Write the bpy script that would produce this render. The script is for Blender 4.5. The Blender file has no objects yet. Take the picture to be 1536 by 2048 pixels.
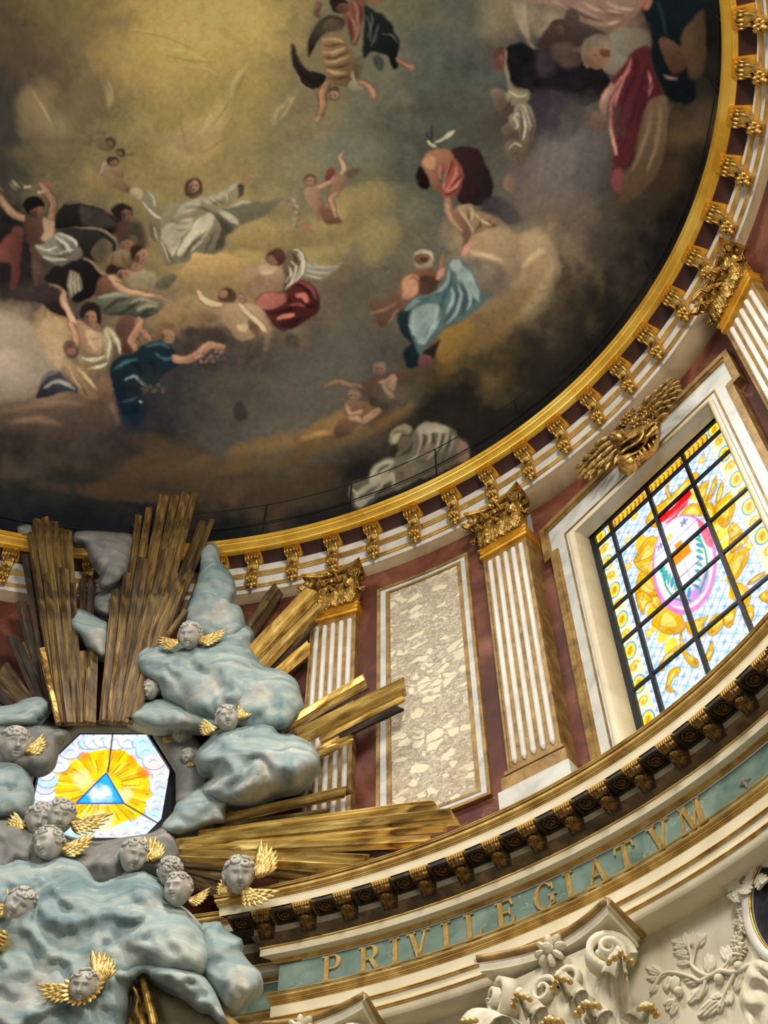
import bpy, math, random
import numpy as np
from mathutils import Matrix, Vector
from mathutils.geometry import delaunay_2d_cdt
S = bpy.context.scene
C = S.collection
R = math.radians
# ---------------------------------------------------------------- camera
CX, CY, YAW, PIT, ROL, FPX = 5.4814, -5.50974, 1.765678, 0.97337, -0.002282, 2403.8
A0, B0 = 10.0, 8.27355            # semi-axes of the oval drum at the gold ring; camera eye is z = 0
FW = np.array([math.cos(PIT)*math.cos(YAW), math.cos(PIT)*math.sin(YAW), math.sin(PIT)])
_r = np.array([math.sin(YAW), -math.cos(YAW), 0.0]); _u = np.cross(_r, FW)
RT = math.cos(ROL)*_r+math.sin(ROL)*_u; UP = -math.sin(ROL)*_r+math.cos(ROL)*_u
cam = bpy.data.cameras.new('camera'); co = bpy.data.objects.new('camera', cam); C.objects.link(co)
cam.sensor_fit = 'VERTICAL'; cam.sensor_height = 36; cam.lens = FPX/2048*36; cam.clip_end = 200
co.matrix_world = Matrix(((RT[0], UP[0], -FW[0], CX), (RT[1], UP[1], -FW[1], CY), (RT[2], UP[2], -FW[2], 0), (0, 0, 0, 1)))
S.camera = co
# ---------------------------------------------------------------- light of the place
vs = S.view_settings; vs.view_transform = 'Standard'; vs.look = 'None'; vs.gamma = 1; vs.use_curve_mapping = False
vs.exposure = 0.0
W = bpy.data.worlds.new('nave_light'); S.world = W; W.use_nodes = True
bg = W.node_tree.nodes['Background']; bg.inputs[0].default_value = (1.0, .94, .84, 1); bg.inputs[1].default_value = .19
def area(name, loc, aim, sx, sy, power, col):
    L = bpy.data.lights.new(name, 'AREA'); L.shape = 'RECTANGLE'; L.size = sx; L.size_y = sy; L.energy = power; L.color = col
    o = bpy.data.objects.new(name, L); C.objects.link(o); o.location = loc
    o.rotation_euler = (Vector(aim)-Vector(loc)).to_track_quat('-Z', 'Y').to_euler(); return o
# daylight: the lantern of the dome, the drum windows across the oval, and the tall nave windows behind the visitor
area('lantern_light', (1.2, -1.2, 28.2), (1.2, -1.1, 0), 3.4, 3.4, 1700, (1.0, .95, .86)).data.spread = R(88)
area('drum_window_light_east', (6.9, -6.2, 16.2), (0, 8, 12.5), 3.0, 4.5, 1700, (1.0, .95, .86))
area('drum_window_light_west', (-7.0, -6.2, 16.2), (3, 8, 12.5), 3.0, 4.5, 500, (.90, .95, 1.0))
area('nave_window_light', (10, -16, 4), (1, 8, 14), 6, 7, 520, (1.0, .93, .8))
# ---------------------------------------------------------------- measuring helpers
def ray(px, py): return FW+(px-768)/FPX*RT-(py-1024)/FPX*UP
def pt(t, off, z):
    t = R(t); return np.array([(A0+off)*math.cos(t), (B0+off)*math.sin(t), z])
def at(px, py, off):
    """point where the sight line through a pixel of the photo meets the oval surface 'off' metres behind the gold ring's face"""
    D = ray(px, py); a, b = A0+off, B0+off
    A = (D[0]/a)**2+(D[1]/b)**2; B = 2*(CX*D[0]/a**2+CY*D[1]/b**2); K = (CX/a)**2+(CY/b)**2-1
    return np.array([CX, CY, 0])+(-B+math.sqrt(B*B-4*A*K))/(2*A)*D
def tz(px, py, off):
    P = at(px, py, off); return math.degrees(math.atan2(P[1]/(B0+off), P[0]/(A0+off))), P[2]
def fm(t, off, z):
    """frame on the drum: x to the right, y out through the wall, z up"""
    a, b = A0+off, B0+off; T = Vector((a*math.sin(R(t)), -b*math.cos(R(t)), 0)).normalized(); N = Vector((-T.y, T.x, 0)); P = pt(t, off, z)
    return Matrix(((T.x, N.x, 0, P[0]), (T.y, N.y, 0, P[1]), (0, 0, 1, P[2]), (0, 0, 0, 1)))
def onplane(px, py, M, dep=0):
    N = np.array(M.col[1][:3]); T = np.array(M.col[0][:3]); O = np.array(M.col[3][:3])+N*dep
    D = ray(px, py); E = np.array([CX, CY, 0]); k = ((O-E)@N)/(D@N); P = E+k*D; return (P-O)@T, P[2]-O[2]
def proj(P):
    d = P-np.array([CX, CY, 0]); w = d@FW; return 768+FPX*(d@RT)/w, 1024-FPX*(d@UP)/w
# ---------------------------------------------------------------- mesh helpers
class MB:
    def __init__(s): s.v = []; s.f = []; s.m = []; s.s = []
    def add(s, vf, mat=0, smooth=False, M=None):
        n = len(s.v); V, F = vf
        s.v += [tuple(M @ Vector(v)) for v in V] if M is not None else [tuple(v) for v in V]
        s.f += [tuple(i+n for i in f) for f in F]; s.m += [mat]*len(F); s.s += [smooth]*len(F); return s
    def build(s, name, mats, parent=None, M=None, recentre=False):
        if recentre and s.v:
            c = np.mean(np.array(s.v), 0); s.v = [tuple(np.array(v)-c) for v in s.v]; M = Matrix.Translation(c)
        me = bpy.data.meshes.new(name); me.from_pydata(s.v, [], s.f)
        for m in (mats if isinstance(mats, (list, tuple)) else [mats]): me.materials.append(m)
        me.polygons.foreach_set('material_index', s.m); me.polygons.foreach_set('use_smooth', s.s); me.update()
        o = bpy.data.objects.new(name, me); C.objects.link(o)
        if parent is not None:
            o.parent = parent
            if M is not None: o.matrix_local = parent_world(parent).inverted() @ M
        elif M is not None: o.matrix_world = M
        return o
def parent_world(o):
    m = o.matrix_basis.copy()
    while o.parent: o = o.parent; m = o.matrix_basis @ m
    return m
def struct(o): o['kind'] = 'structure'; return o
def tag(o, label, cat, group=None):
    o['label'] = label; o['category'] = cat
    if group: o['group'] = group
    return o
def thing(name, label, cat, M, group=None):
    o = bpy.data.objects.new(name, None); C.objects.link(o); o.matrix_world = M; o.empty_display_size = .1
    return tag(o, label, cat, group)
def copy_tree(o, M):
    c = o.copy(); C.objects.link(c); c.matrix_world = M
    for ch in [x for x in bpy.data.objects if x.parent == o]:
        d = ch.copy(); C.objects.link(d); d.parent = c
        for g in [x for x in bpy.data.objects if x.parent == ch]:
            e = g.copy(); C.objects.link(e); e.parent = d
    return c
def bx(x0, x1, y0, y1, z0, z1, b=0.0):
    if b:
        o = [(x0+b, y0), (x1-b, y0), (x1, y0+b), (x1, y1), (x0, y1), (x0, y0+b)]
        return prism_z(o, z0, z1)
    V = [(x, y, z) for z in (z0, z1) for x, y in ((x0, y0), (x1, y0), (x1, y1), (x0, y1))]
    return V, [(0, 3, 2, 1), (4, 5, 6, 7), (0, 1, 5, 4), (1, 2, 6, 5), (2, 3, 7, 6), (3, 0, 4, 7)]
def prism_z(P, z0, z1):
    n = len(P); V = [(x, y, z0) for x, y in P]+[(x, y, z1) for x, y in P]
    return V, [tuple(range(n))[::-1], tuple(range(n, 2*n))]+[(i, (i+1) % n, n+(i+1) % n, n+i) for i in range(n)]
def prism_y(P, y0, y1):
    n = len(P); V = [(x, y0, z) for x, z in P]+[(x, y1, z) for x, z in P]
    return V, [tuple(range(n)), tuple(range(n, 2*n))[::-1]]+[(i, n+i, n+(i+1) % n, (i+1) % n) for i in range(n)]
def prism_x(P, x0, x1):
    n = len(P); V = [(x0, y, z) for y, z in P]+[(x1, y, z) for y, z in P]
    return V, [tuple(range(n)), tuple(range(n, 2*n))[::-1]]+[(i, n+i, n+(i+1) % n, (i+1) % n) for i in range(n)]
def rod(P, rad, n=8):
    """tube along points; rad is a number or a list"""
    P = [Vector(p) for p in P]; k = len(P); rad = rad if isinstance(rad, (list, tuple)) else [rad]*k
    V = []; F = []; ref = Vector((.31, .87, .37))
    for i, p in enumerate(P):
        d = (P[min(i+1, k-1)]-P[max(i-1, 0)]).normalized(); a = d.cross(ref).normalized(); b = d.cross(a)
        V += [tuple(p+a*math.cos(2*math.pi*j/n)*rad[i]+b*math.sin(2*math.pi*j/n)*rad[i]) for j in range(n)]
    for i in range(k-1):
        F += [(i*n+j, i*n+(j+1) % n, (i+1)*n+(j+1) % n, (i+1)*n+j) for j in range(n)]
    F += [tuple(range(n))[::-1], tuple(range((k-1)*n, k*n))]
    return V, F
def lathe_x(prof, n=14, c=(0, 0, 0)):
    """prof: (x, r) pairs around an axis along x"""
    V = []; F = []; k = len(prof)
    for x, r in prof: V += [(c[0]+x, c[1]+r*math.cos(2*math.pi*j/n), c[2]+r*math.sin(2*math.pi*j/n)) for j in range(n)]
    for i in range(k-1): F += [(i*n+j, i*n+(j+1) % n, (i+1)*n+(j+1) % n, (i+1)*n+j) for j in range(n)]
    F += [tuple(range(n)), tuple(range((k-1)*n, k*n))[::-1]]
    return V, F
def ell(c, r, nu=10, nv=7):
    V = [(c[0], c[1], c[2]-r[2])]; F = []
    for i in range(1, nv):
        a = -math.pi/2+math.pi*i/nv
        V += [(c[0]+r[0]*math.cos(a)*math.cos(2*math.pi*j/nu), c[1]+r[1]*math.cos(a)*math.sin(2*math.pi*j/nu), c[2]+r[2]*math.sin(a)) for j in range(nu)]
    V.append((c[0], c[1], c[2]+r[2])); n = len(V)-1
    for j in range(nu):
        F.append((0, 1+(j+1) % nu, 1+j)); F.append((n, n-nu+j, n-nu+(j+1) % nu))
        for i in range(nv-2): F.append((1+i*nu+j, 1+i*nu+(j+1) % nu, 1+(i+1)*nu+(j+1) % nu, 1+(i+1)*nu+j))
    return V, F
def leaf(w, h, curl=.35, lobes=5, rib=.035, th=.02, nu=16, nv=26):
    """acanthus leaf standing on z = 0 against y = 0, its lobed tip rolling over towards -y"""
    V = []; F = []
    for side in (0, 1):
        for j in range(nv+1):
            v = j/nv; q_ = lobes*v*1.05
            wid = w*.5*(.55+.5*math.sin(math.pi*min(v*1.02+.06, 1)))*(1-.34*(1-abs(math.sin(math.pi*q_)))**1.5)*(1 if v < .84 else max(.2, 1-(v-.84)/.16*.7))
            a = max(0, v-.62)/.38*math.pi*.9; k = curl*h*.30
            yy = -.13*h*v**1.6-(k*(1-math.cos(a)) if v > .62 else 0)
            zz = h*v if v <= .62 else h*.62+k*1.5*math.sin(a)+h*.10*(v-.62)
            for i in range(nu+1):
                u = i/nu*2-1
                groove = .5+.5*math.cos(u*math.pi*5+abs(u)*2.5*math.sin(math.pi*q_))
                V.append((wid*u, yy-rib*h*groove*(1-abs(u)*.3)-.03*h*math.exp(-(u/.14)**2)+.09*h*u*u*(.5+v)+side*th, zz-.10*h*abs(u)**1.5*(.4+v)))
    n = (nv+1)*(nu+1)
    for s_ in (0, 1):
        for j in range(nv):
            for i in range(nu):
                q = (s_*n+j*(nu+1)+i, s_*n+j*(nu+1)+i+1, s_*n+(j+1)*(nu+1)+i+1, s_*n+(j+1)*(nu+1)+i); F.append(q if s_ == 0 else q[::-1])
    for j in range(nv):
        for i in (0, nu):
            a, b = j*(nu+1)+i, (j+1)*(nu+1)+i; F.append((a, b, n+b, n+a))
    for i in range(nu):
        a = nv*(nu+1)+i; F.append((a, a+1, n+a+1, n+a))
    return V, F
def spiral(r, turns=2.2, wid=.18, th=.1, hand=1, n=40):
    """flat scroll in the xz plane, extruded along y, starting at its outer rim"""
    P = []; 
    for i in range(n+1):
        u = i/n; a = u*turns*2*math.pi; q = r*(1-u)**.8+.02*r; P.append((hand*q*math.cos(a), q*math.sin(a), wid*r*(1-.6*u)))
    V = []; F = []
    for i, (x, z, w) in enumerate(P):
        d = math.hypot(x, z)+1e-6; nx, nz = x/d, z/d
        V += [(x, -th*(.5+.5*i/n), z), (x, 0, z), (x-nx*w, 0, z-nz*w), (x-nx*w, -th*(.5+.5*i/n), z-nz*w)]
    for i in range(n):
        for k in range(4): F.append((i*4+k, i*4+(k+1) % 4, (i+1)*4+(k+1) % 4, (i+1)*4+k))
    F += [(0, 1, 2, 3), (n*4+3, n*4+2, n*4+1, n*4)]
    return V, F
def rosette(r, petals=8, th=.04, y=0):
    m = MB()
    for k in range(petals):
        a = 2*math.pi*k/petals
        m.add(ell((0, 0, 0), (r*.2, th*.6, r*.36), 8, 5), 0, True, Matrix.Translation((r*.6*math.sin(a), y, r*.6*math.cos(a))) @ Matrix.Rotation(a, 4, 'Y'))
    m.add(ell((0, y-th*.3, 0), (r*.3, th*.9, r*.3), 10, 6), 0, True)
    return m.v, m.f
def cbox(t0, t1, o0, o1, z0, z1, n=10):
    V = []; F = []
    for i in range(n+1):
        t = t0+(t1-t0)*i/n
        V += [tuple(pt(t, o0, z0)), tuple(pt(t, o0, z1)), tuple(pt(t, o1, z1)), tuple(pt(t, o1, z0))]
    for i in range(n):
        for k in range(4): F.append((i*4+k, i*4+(k+1) % 4, (i+1)*4+(k+1) % 4, (i+1)*4+k))
    F += [(0, 1, 2, 3), (n*4+3, n*4+2, n*4+1, n*4)]
    return V, F
def sweep(name, strips, mats, t0=-26, t1=152, n=420, mitre=None):
    """mouldings: each strip is (material index, [(off, z) ...]); mitre gives the end angle for an offset"""
    m = MB()
    for mat, P in strips:
        k = len(P); V = []
        for i in range(n+1):
            for o, z in P:
                e = mitre(o) if mitre else t1
                V.append(tuple(pt(t0+(e-t0)*i/n, o, z)))
        m.add((V, [(i*k+j, (i+1)*k+j, (i+1)*k+j+1, i*k+j+1) for i in range(n) for j in range(k-1)]), mat, True)
    return struct(m.build(name, mats))
def arc(o0, z0, o1, z1, bulge, n=6):
    """profile points from one point to another with a round bulge towards the room"""
    dx, dz = o1-o0, z1-z0; out = []
    for i in range(n+1):
        u = i/n; s = math.sin(math.pi*u)*bulge; out.append((o0+dx*u-s*abs(dz)/max(abs(dz)+abs(dx), 1e-6), z0+dz*u+s*0))
    return out
# ---------------------------------------------------------------- materials (all procedural)
def srgb(c): return tuple(x/12.92 if x <= .04045 else ((x+.055)/1.055)**2.4 for x in [v/255 for v in c])+(1,)
class NT:
    def __init__(s, name):
        s.m = bpy.data.materials.new(name); s.m.use_nodes = True; s.t = s.m.node_tree; s.b = s.t.nodes['Principled BSDF']
        s.co = s.n('ShaderNodeTexCoord').outputs['Object']
    def n(s, ty, **k):
        x = s.t.nodes.new(ty)
        for a, b in k.items(): setattr(x, a, b)
        return x
    def l(s, a, b): s.t.links.new(a, b)
    def map(s, sc=(1, 1, 1), rot=(0, 0, 0), src=None):
        x = s.n('ShaderNodeMapping'); x.inputs['Scale'].default_value = sc; x.inputs['Rotation'].default_value = rot; s.l(src or s.co, x.inputs[0]); return x.outputs[0]
    def noise(s, sc, det=4, dist=0, vec=None, rough=.55):
        x = s.n('ShaderNodeTexNoise'); x.inputs['Scale'].default_value = sc; x.inputs['Detail'].default_value = det; x.inputs['Distortion'].default_value = dist; x.inputs['Roughness'].default_value = rough
        s.l(vec or s.co, x.inputs['Vector']); return x.outputs['Fac']
    def ramp(s, fac, stops, interp='LINEAR'):
        x = s.n('ShaderNodeValToRGB'); x.color_ramp.interpolation = interp; e = x.color_ramp.elements
        while len(e) < len(stops): e.new(.5)
        for q, (p, c) in zip(e, stops): q.position = p; q.color = srgb(c) if len(c) == 3 else c
        s.l(fac, x.inputs[0]); return x.outputs[0]
    def mix(s, f, a, b, mode='MIX'):
        x = s.n('ShaderNodeMix', data_type='RGBA', blend_type=mode)
        for v, i in ((f, 0), (a, 6), (b, 7)):
            if hasattr(v, 'links') or hasattr(v, 'is_linked'): s.l(v, x.inputs[i])
            elif isinstance(v, (int, float)): x.inputs[i].default_value = v
            else: x.inputs[i].default_value = srgb(v)
        return x.outputs[2]
    def bump(s, h, st=.3, d=.02):
        x = s.n('ShaderNodeBump'); x.inputs['Strength'].default_value = st; x.inputs['Distance'].default_value = d; s.l(h, x.inputs['Height']); s.l(x.outputs[0], s.b.inputs['Normal'])
    def fin(s, col=None, rough=.5, metal=0, spec=.5):
        if col is not None:
            if hasattr(col, 'is_linked'): s.l(col, s.b.inputs['Base Color'])
            else: s.b.inputs['Base Color'].default_value = srgb(col)
        s.b.inputs['Roughness'].default_value = rough; s.b.inputs['Metallic'].default_value = metal; s.b.inputs['Specular IOR Level'].default_value = spec
        return s.m
def gold(name, hi, mid, lo, rough=.36, metal=.8, sc=5, vec=(1, 1, 1), lohi=(.32, .5, .72), bs=.25):
    q = NT(name); v = q.map(vec)
    n = q.noise(sc, 6, .4, v); q.bump(q.noise(sc*5, 4, 0, v), bs, .015)
    return q.fin(q.ramp(n, [(lohi[0], lo), (lohi[1], mid), (lohi[2], hi)]), rough, metal)
def _scaled(q, r, k):
    m = q.n('ShaderNodeMath', operation='MULTIPLY'); m.inputs[1].default_value = k; q.l(r, m.inputs[0]); return m.outputs[0]
M = {}
M['ring'] = gold('bright_gold', (250, 210, 104), (234, 184, 66), (206, 152, 48), .34, .7, 1.2, bs=.0)
M['mould'] = gold('gilt_moulding', (226, 190, 112), (196, 156, 80), (140, 104, 48), .38, .6, 3, (1, 1, 1), (.25, .5, .7), .08)
M['gold'] = gold('gilding', (238, 204, 122), (196, 154, 74), (112, 80, 34), .33, .75, 7)
M['oldgold'] = gold('worn_gilding', (210, 176, 104), (156, 120, 60), (66, 48, 24), .4, .7, 9)
def timber(name, hi, mid, lo, rough, metal):
    q = NT(name); oi = q.n('ShaderNodeObjectInfo').outputs['Random']; v = q.map((.5, 3, 3)); n = q.noise(2.6, 6, .8, v)
    g = q.noise(1.0, 5, .3, q.map((.7, 14, 22))); col = q.ramp(n, [(.34, lo), (.5, mid), (.66, hi)])
    col = q.mix(_scaled(q, q.ramp(g, [(.45, (255, 255, 255)), (.6, (0, 0, 0))]), .4), col, lo)
    hsv = q.n('ShaderNodeHueSaturation'); r = q.n('ShaderNodeMapRange'); r.inputs['To Min'].default_value = .62; r.inputs['To Max'].default_value = 1.25; q.l(oi, r.inputs['Value']); q.l(r.outputs[0], hsv.inputs['Value']); q.l(col, hsv.inputs['Color'])
    q.bump(g, .35, .012); return q.fin(hsv.outputs[0], rough, metal)
M['raygold'] = timber('gilded_timber', (252, 220, 128), (216, 174, 84), (112, 82, 36), .4, .5)
M['raybrown'] = timber('brown_timber', (150, 122, 66), (108, 82, 42), (54, 39, 21), .55, .35)  # browner, duller planks, mostly those of the upper bundles
M['raydark'] = timber('dark_timber', (88, 68, 46), (58, 43, 31), (30, 23, 17), .7, .1)  # darkest brown planks, mostly set behind the others
M['bronze'] = gold('dark_bronze', (92, 76, 48), (58, 47, 32), (32, 26, 19), .5, .45, 8)
M['bronzegold'] = gold('rubbed_bronze', (176, 134, 62), (112, 82, 40), (50, 38, 22), .42, .7, 10)
M['antique'] = gold('dull_gold_paint', (176, 144, 84), (146, 114, 62), (112, 86, 46), .55, .25, 4)
def stone(name, a, b, c, sc=2.2, veins=None, rough=.4, vs=1.6):
    q = NT(name); n = q.noise(sc, 7, .8); col = q.ramp(n, [(.3, a), (.5, b), (.72, c)])
    if veins:
        w = q.n('ShaderNodeTexNoise'); w.inputs['Scale'].default_value = vs; w.inputs['Detail'].default_value = 8; w.inputs['Distortion'].default_value = 1.6; q.l(q.co, w.inputs['Vector'])
        f = q.n('ShaderNodeMath', operation='SUBTRACT'); f.inputs[1].default_value = .5; q.l(w.outputs['Fac'], f.inputs[0])
        g = q.n('ShaderNodeMath', operation='ABSOLUTE'); q.l(f.outputs[0], g.inputs[0])
        r = q.ramp(g.outputs[0], [(0, (255, 255, 255)), (.012, (0, 0, 0))])
        k = q.ramp(q.noise(vs*.9, 3), [(.5, (0, 0, 0)), (.66, (255, 255, 255))]); p = q.n('ShaderNodeMath', operation='MULTIPLY'); q.l(r, p.inputs[0]); q.l(k, p.inputs[1])
        col = q.mix(_scaled(q, p.outputs[0], .6), col, veins)
    q.bump(q.noise(sc*6, 4), .08, .01)
    return q.fin(col, rough, 0, .28)
M['red'] = stone('red_marble', (54, 27, 20), (92, 46, 33), (142, 90, 66), .7, (170, 126, 106), .55, .9)
M['maroon'] = stone('maroon_paint', (52, 30, 27), (60, 34, 30), (68, 40, 35), 1.5, None, .6)
M['white'] = stone('white_marble', (196, 190, 178), (214, 208, 196), (226, 222, 212), 1.6, (170, 166, 156), .4, 1.1)
M['cream'] = stone('cream_stone', (204, 190, 156), (220, 206, 172), (230, 218, 188), 1.2, None, .5)
M['white2'] = stone('grey_veined_marble', (176, 176, 168), (198, 198, 190), (214, 214, 206), 2.0, (120, 124, 124), .35, 1.5)
M['tan'] = stone('tan_stucco', (128, 106, 78), (146, 124, 92), (160, 138, 106), 1.4, None, .6)
M['green'] = stone('green_marble', (92, 116, 106), (124, 146, 132), (150, 168, 154), 1.5, (214, 224, 212), .3, 1.5)
M['stucco'] = stone('ivory_stucco', (186, 176, 150), (206, 198, 172), (220, 214, 194), 1.2, None, .7)
M['relief'] = stone('stucco_relief', (196, 186, 160), (212, 203, 178), (224, 216, 196), 3, None, .65)
M['slate'] = stone('dark_slate', (28, 28, 34), (42, 42, 50), (62, 60, 66), 5, None, .35)
M['iron'] = NT('black_iron').fin((16, 16, 17), .6, .3)
M['lead'] = NT('dark_window_iron').fin((20, 24, 30), .5, .3)
M['stoneflesh'] = stone('pale_grey_plaster', (150, 146, 138), (176, 171, 161), (194, 189, 180), 4, None, .6)
M['plastergold'] = gold('bright_gilding', (250, 226, 158), (222, 188, 110), (140, 104, 52), .4, .5, 9)
M['bed'] = gold('brown_gilt', (120, 94, 54), (88, 68, 40), (56, 44, 28), .5, .3, 4)
M['letter'] = gold('letter_gold', (226, 196, 126), (206, 172, 100), (170, 136, 72), .4, .45, 4)
M['silver'] = NT('silvered_boss').fin((206, 200, 190), .3, .7)
M['board'] = stone('brown_board', (104, 92, 64), (122, 108, 76), (140, 124, 88), 2.5, None, .6)
# blue grey plaster clouds, streaked with rose and ivory
q = NT('cloud_plaster'); v = q.map((1, 1, 1.9), (0, .35, .2))
a = q.noise(.75, 5, 1.6, v); b = q.noise(1.1, 6, 2.2, v, .6); c_ = q.noise(.55, 4, 1.0)
col = q.ramp(a, [(.30, (98, 120, 124)), (.45, (132, 150, 150)), (.58, (158, 168, 162)), (.72, (186, 186, 174))])
col = q.mix(_scaled(q, q.ramp(b, [(.54, (0, 0, 0)), (.72, (255, 255, 255))]), .6), col, (206, 200, 184))
col = q.mix(_scaled(q, q.ramp(c_, [(.54, (0, 0, 0)), (.70, (255, 255, 255))]), .5), col, (150, 128, 118))
q.bump(q.noise(3, 6, 2.5, v), .22, .03); M['cloud'] = q.fin(col, .75, 0, .2)
q = NT('grey_cloud_plaster'); v = q.map((1, 1, 1.6)); a = q.noise(1.0, 5, 2.0, v); q.bump(q.noise(4, 6, 2.0, v), .25, .03)
M['cloudgrey'] = q.fin(q.ramp(a, [(.3, (98, 102, 100)), (.5, (122, 122, 116)), (.7, (152, 144, 134))]), .75, 0, .2)
# breccia: ivory lumps in a lilac-brown veined ground
q = NT('breccia_marble'); w = q.n('ShaderNodeTexNoise'); w.inputs['Scale'].default_value = 2.2; w.inputs['Detail'].default_value = 4; q.l(q.co, w.inputs['Vector'])
vm = q.n('ShaderNodeVectorMath', operation='MULTIPLY_ADD'); q.l(w.outputs['Color'], vm.inputs[0]); vm.inputs[1].default_value = (.5, .5, .5); q.l(q.map((1, 1, 1.5)), vm.inputs[2])
def voro(sc, feat):
    x = q.n('ShaderNodeTexVoronoi', feature=feat); x.inputs['Scale'].default_value = sc; q.l(vm.outputs[0], x.inputs['Vector']); return x
e1 = voro(3.6, 'DISTANCE_TO_EDGE'); e2 = voro(11, 'DISTANCE_TO_EDGE'); c1 = voro(3.6, 'F1'); c2 = voro(11, 'F1')
def sepx(o):
    x = q.n('ShaderNodeSeparateColor'); q.l(o, x.inputs[0]); return x.outputs[0]
base = q.ramp(sepx(c2.outputs['Color']), [(0, (168, 156, 134)), (.5, (192, 180, 154)), (1, (212, 202, 176))])
base = q.mix(_scaled(q, q.ramp(e2.outputs['Distance'], [(0, (255, 255, 255)), (.09, (0, 0, 0))]), .75), base, (124, 104, 96))
lump = q.ramp(sepx(c1.outputs['Color']), [(.60, (0, 0, 0)), (.63, (255, 255, 255))])
inner = q.ramp(e1.outputs['Distance'], [(.09, (0, 0, 0)), (.115, (255, 255, 255))]); 
mm = q.n('ShaderNodeMath', operation='MULTIPLY'); q.l(lump, mm.inputs[0]); q.l(inner, mm.inputs[1])
base = q.mix(mm.outputs[0], base, (228, 218, 186)); base = q.mix(_scaled(q, q.ramp(q.noise(1.1, 3), [(.5, (0, 0, 0)), (.7, (255, 255, 255))]), .3), base, (176, 150, 120))
M['breccia'] = q.fin(base, .35)
def painted(name, rough=.75, emit=0.0):
    q = NT(name); a = q.n('ShaderNodeAttribute', attribute_name='paint'); col = a.outputs['Color']
    if emit:
        q.l(col, q.b.inputs['Emission Color']); q.b.inputs['Emission Strength'].default_value = emit; q.fin((20, 20, 22), .2)
    else:
        q.l(col, q.b.inputs['Base Color']); q.bump(q.noise(30, 4), .06, .01); q.fin(None, .95, 0, .04)
    return q.m
M['fresco'] = painted('fresco_plaster'); M['glass'] = painted('stained_glass', emit=1.25); M['glass'].cycles.emission_sampling = 'NONE'
def set_paint(o, cols):
    at_ = o.data.color_attributes.new('paint', 'FLOAT_COLOR', 'POINT')
    d = np.ones((len(o.data.vertices), 4), np.float32); d[:, :3] = cols; at_.data.foreach_set('color', d.ravel())
def sample(im, X, Y):
    h, w = im.shape[:2]; X = np.clip(X, 0, w-1.001); Y = np.clip(Y, 0, h-1.001); xi = X.astype(int); yi = Y.astype(int)
    fx = (X-xi)[..., None]; fy = (Y-yi)[..., None]
    return (im[yi, xi]*(1-fx)+im[yi, xi+1]*fx)*(1-fy)+(im[yi+1, xi]*(1-fx)+im[yi+1, xi+1]*fx)*fy
# ---- fresco painter: a small brush kit on a numpy canvas -------------------
import numpy as np
PW, PH = 1500, 1130
SAT = .84
def lin(c):
    c = np.asarray(c, float)/255.0
    return np.where(c <= .04045, c/12.92, ((c+.055)/1.055)**2.4)
def vnoise(w, h, sx, sy, rs):
    gw, gh = int(w/sx)+3, int(h/sy)+3
    g = rs.rand(gh, gw)
    X = np.arange(w)/sx; Y = np.arange(h)/sy
    xi = X.astype(int); yi = Y.astype(int)
    fx = X-xi; fy = Y-yi
    fx = fx*fx*(3-2*fx); fy = (fy*fy*(3-2*fy))[:, None]
    a = g[np.ix_(yi, xi)]; b = g[np.ix_(yi, xi+1)]; c = g[np.ix_(yi+1, xi)]; d = g[np.ix_(yi+1, xi+1)]
    return (a*(1-fx)+b*fx)*(1-fy)+(c*(1-fx)+d*fx)*fy
def fbm(w, h, s, rs, n=4, ax=1.0):
    o = np.zeros((h, w)); amp = 1.; t = 0
    for _ in range(n):
        o += amp*vnoise(w, h, max(s*ax, 2), max(s, 2), rs); t += amp; amp *= .55; s /= 2.1
    return o/t
def spline(P, closed, k=8):
    P = np.asarray(P, float); n = len(P)
    if n < 3: return P if n == 1 else np.array([P[0]+(P[1]-P[0])*i/k for i in range(k+1)])
    out = []
    for i in range(n if closed else n-1):
        if closed: p0, p1, p2, p3 = P[i-1], P[i], P[(i+1) % n], P[(i+2) % n]
        else: p0, p1, p2, p3 = P[max(i-1, 0)], P[i], P[i+1], P[min(i+2, n-1)]
        for j in range(k):
            u = j/k
            out.append(.5*((2*p1)+(p2-p0)*u+(2*p0-5*p1+4*p2-p3)*u*u+(3*p1-p0-3*p2+p3)*u**3))
    if not closed: out.append(P[-1])
    return np.array(out)
def boxblur(a, r):
    if r < 1: return a
    for ax in (0, 1):
        p = np.concatenate([np.repeat(a.take([0], ax), r+1, ax), a, np.repeat(a.take([-1], ax), r, ax)], ax)
        c = np.cumsum(p, ax); n = a.shape[ax]
        a = (c.take(range(2*r+1, 2*r+1+n), ax)-c.take(range(0, n), ax))/(2*r+1)
    return a
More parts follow.
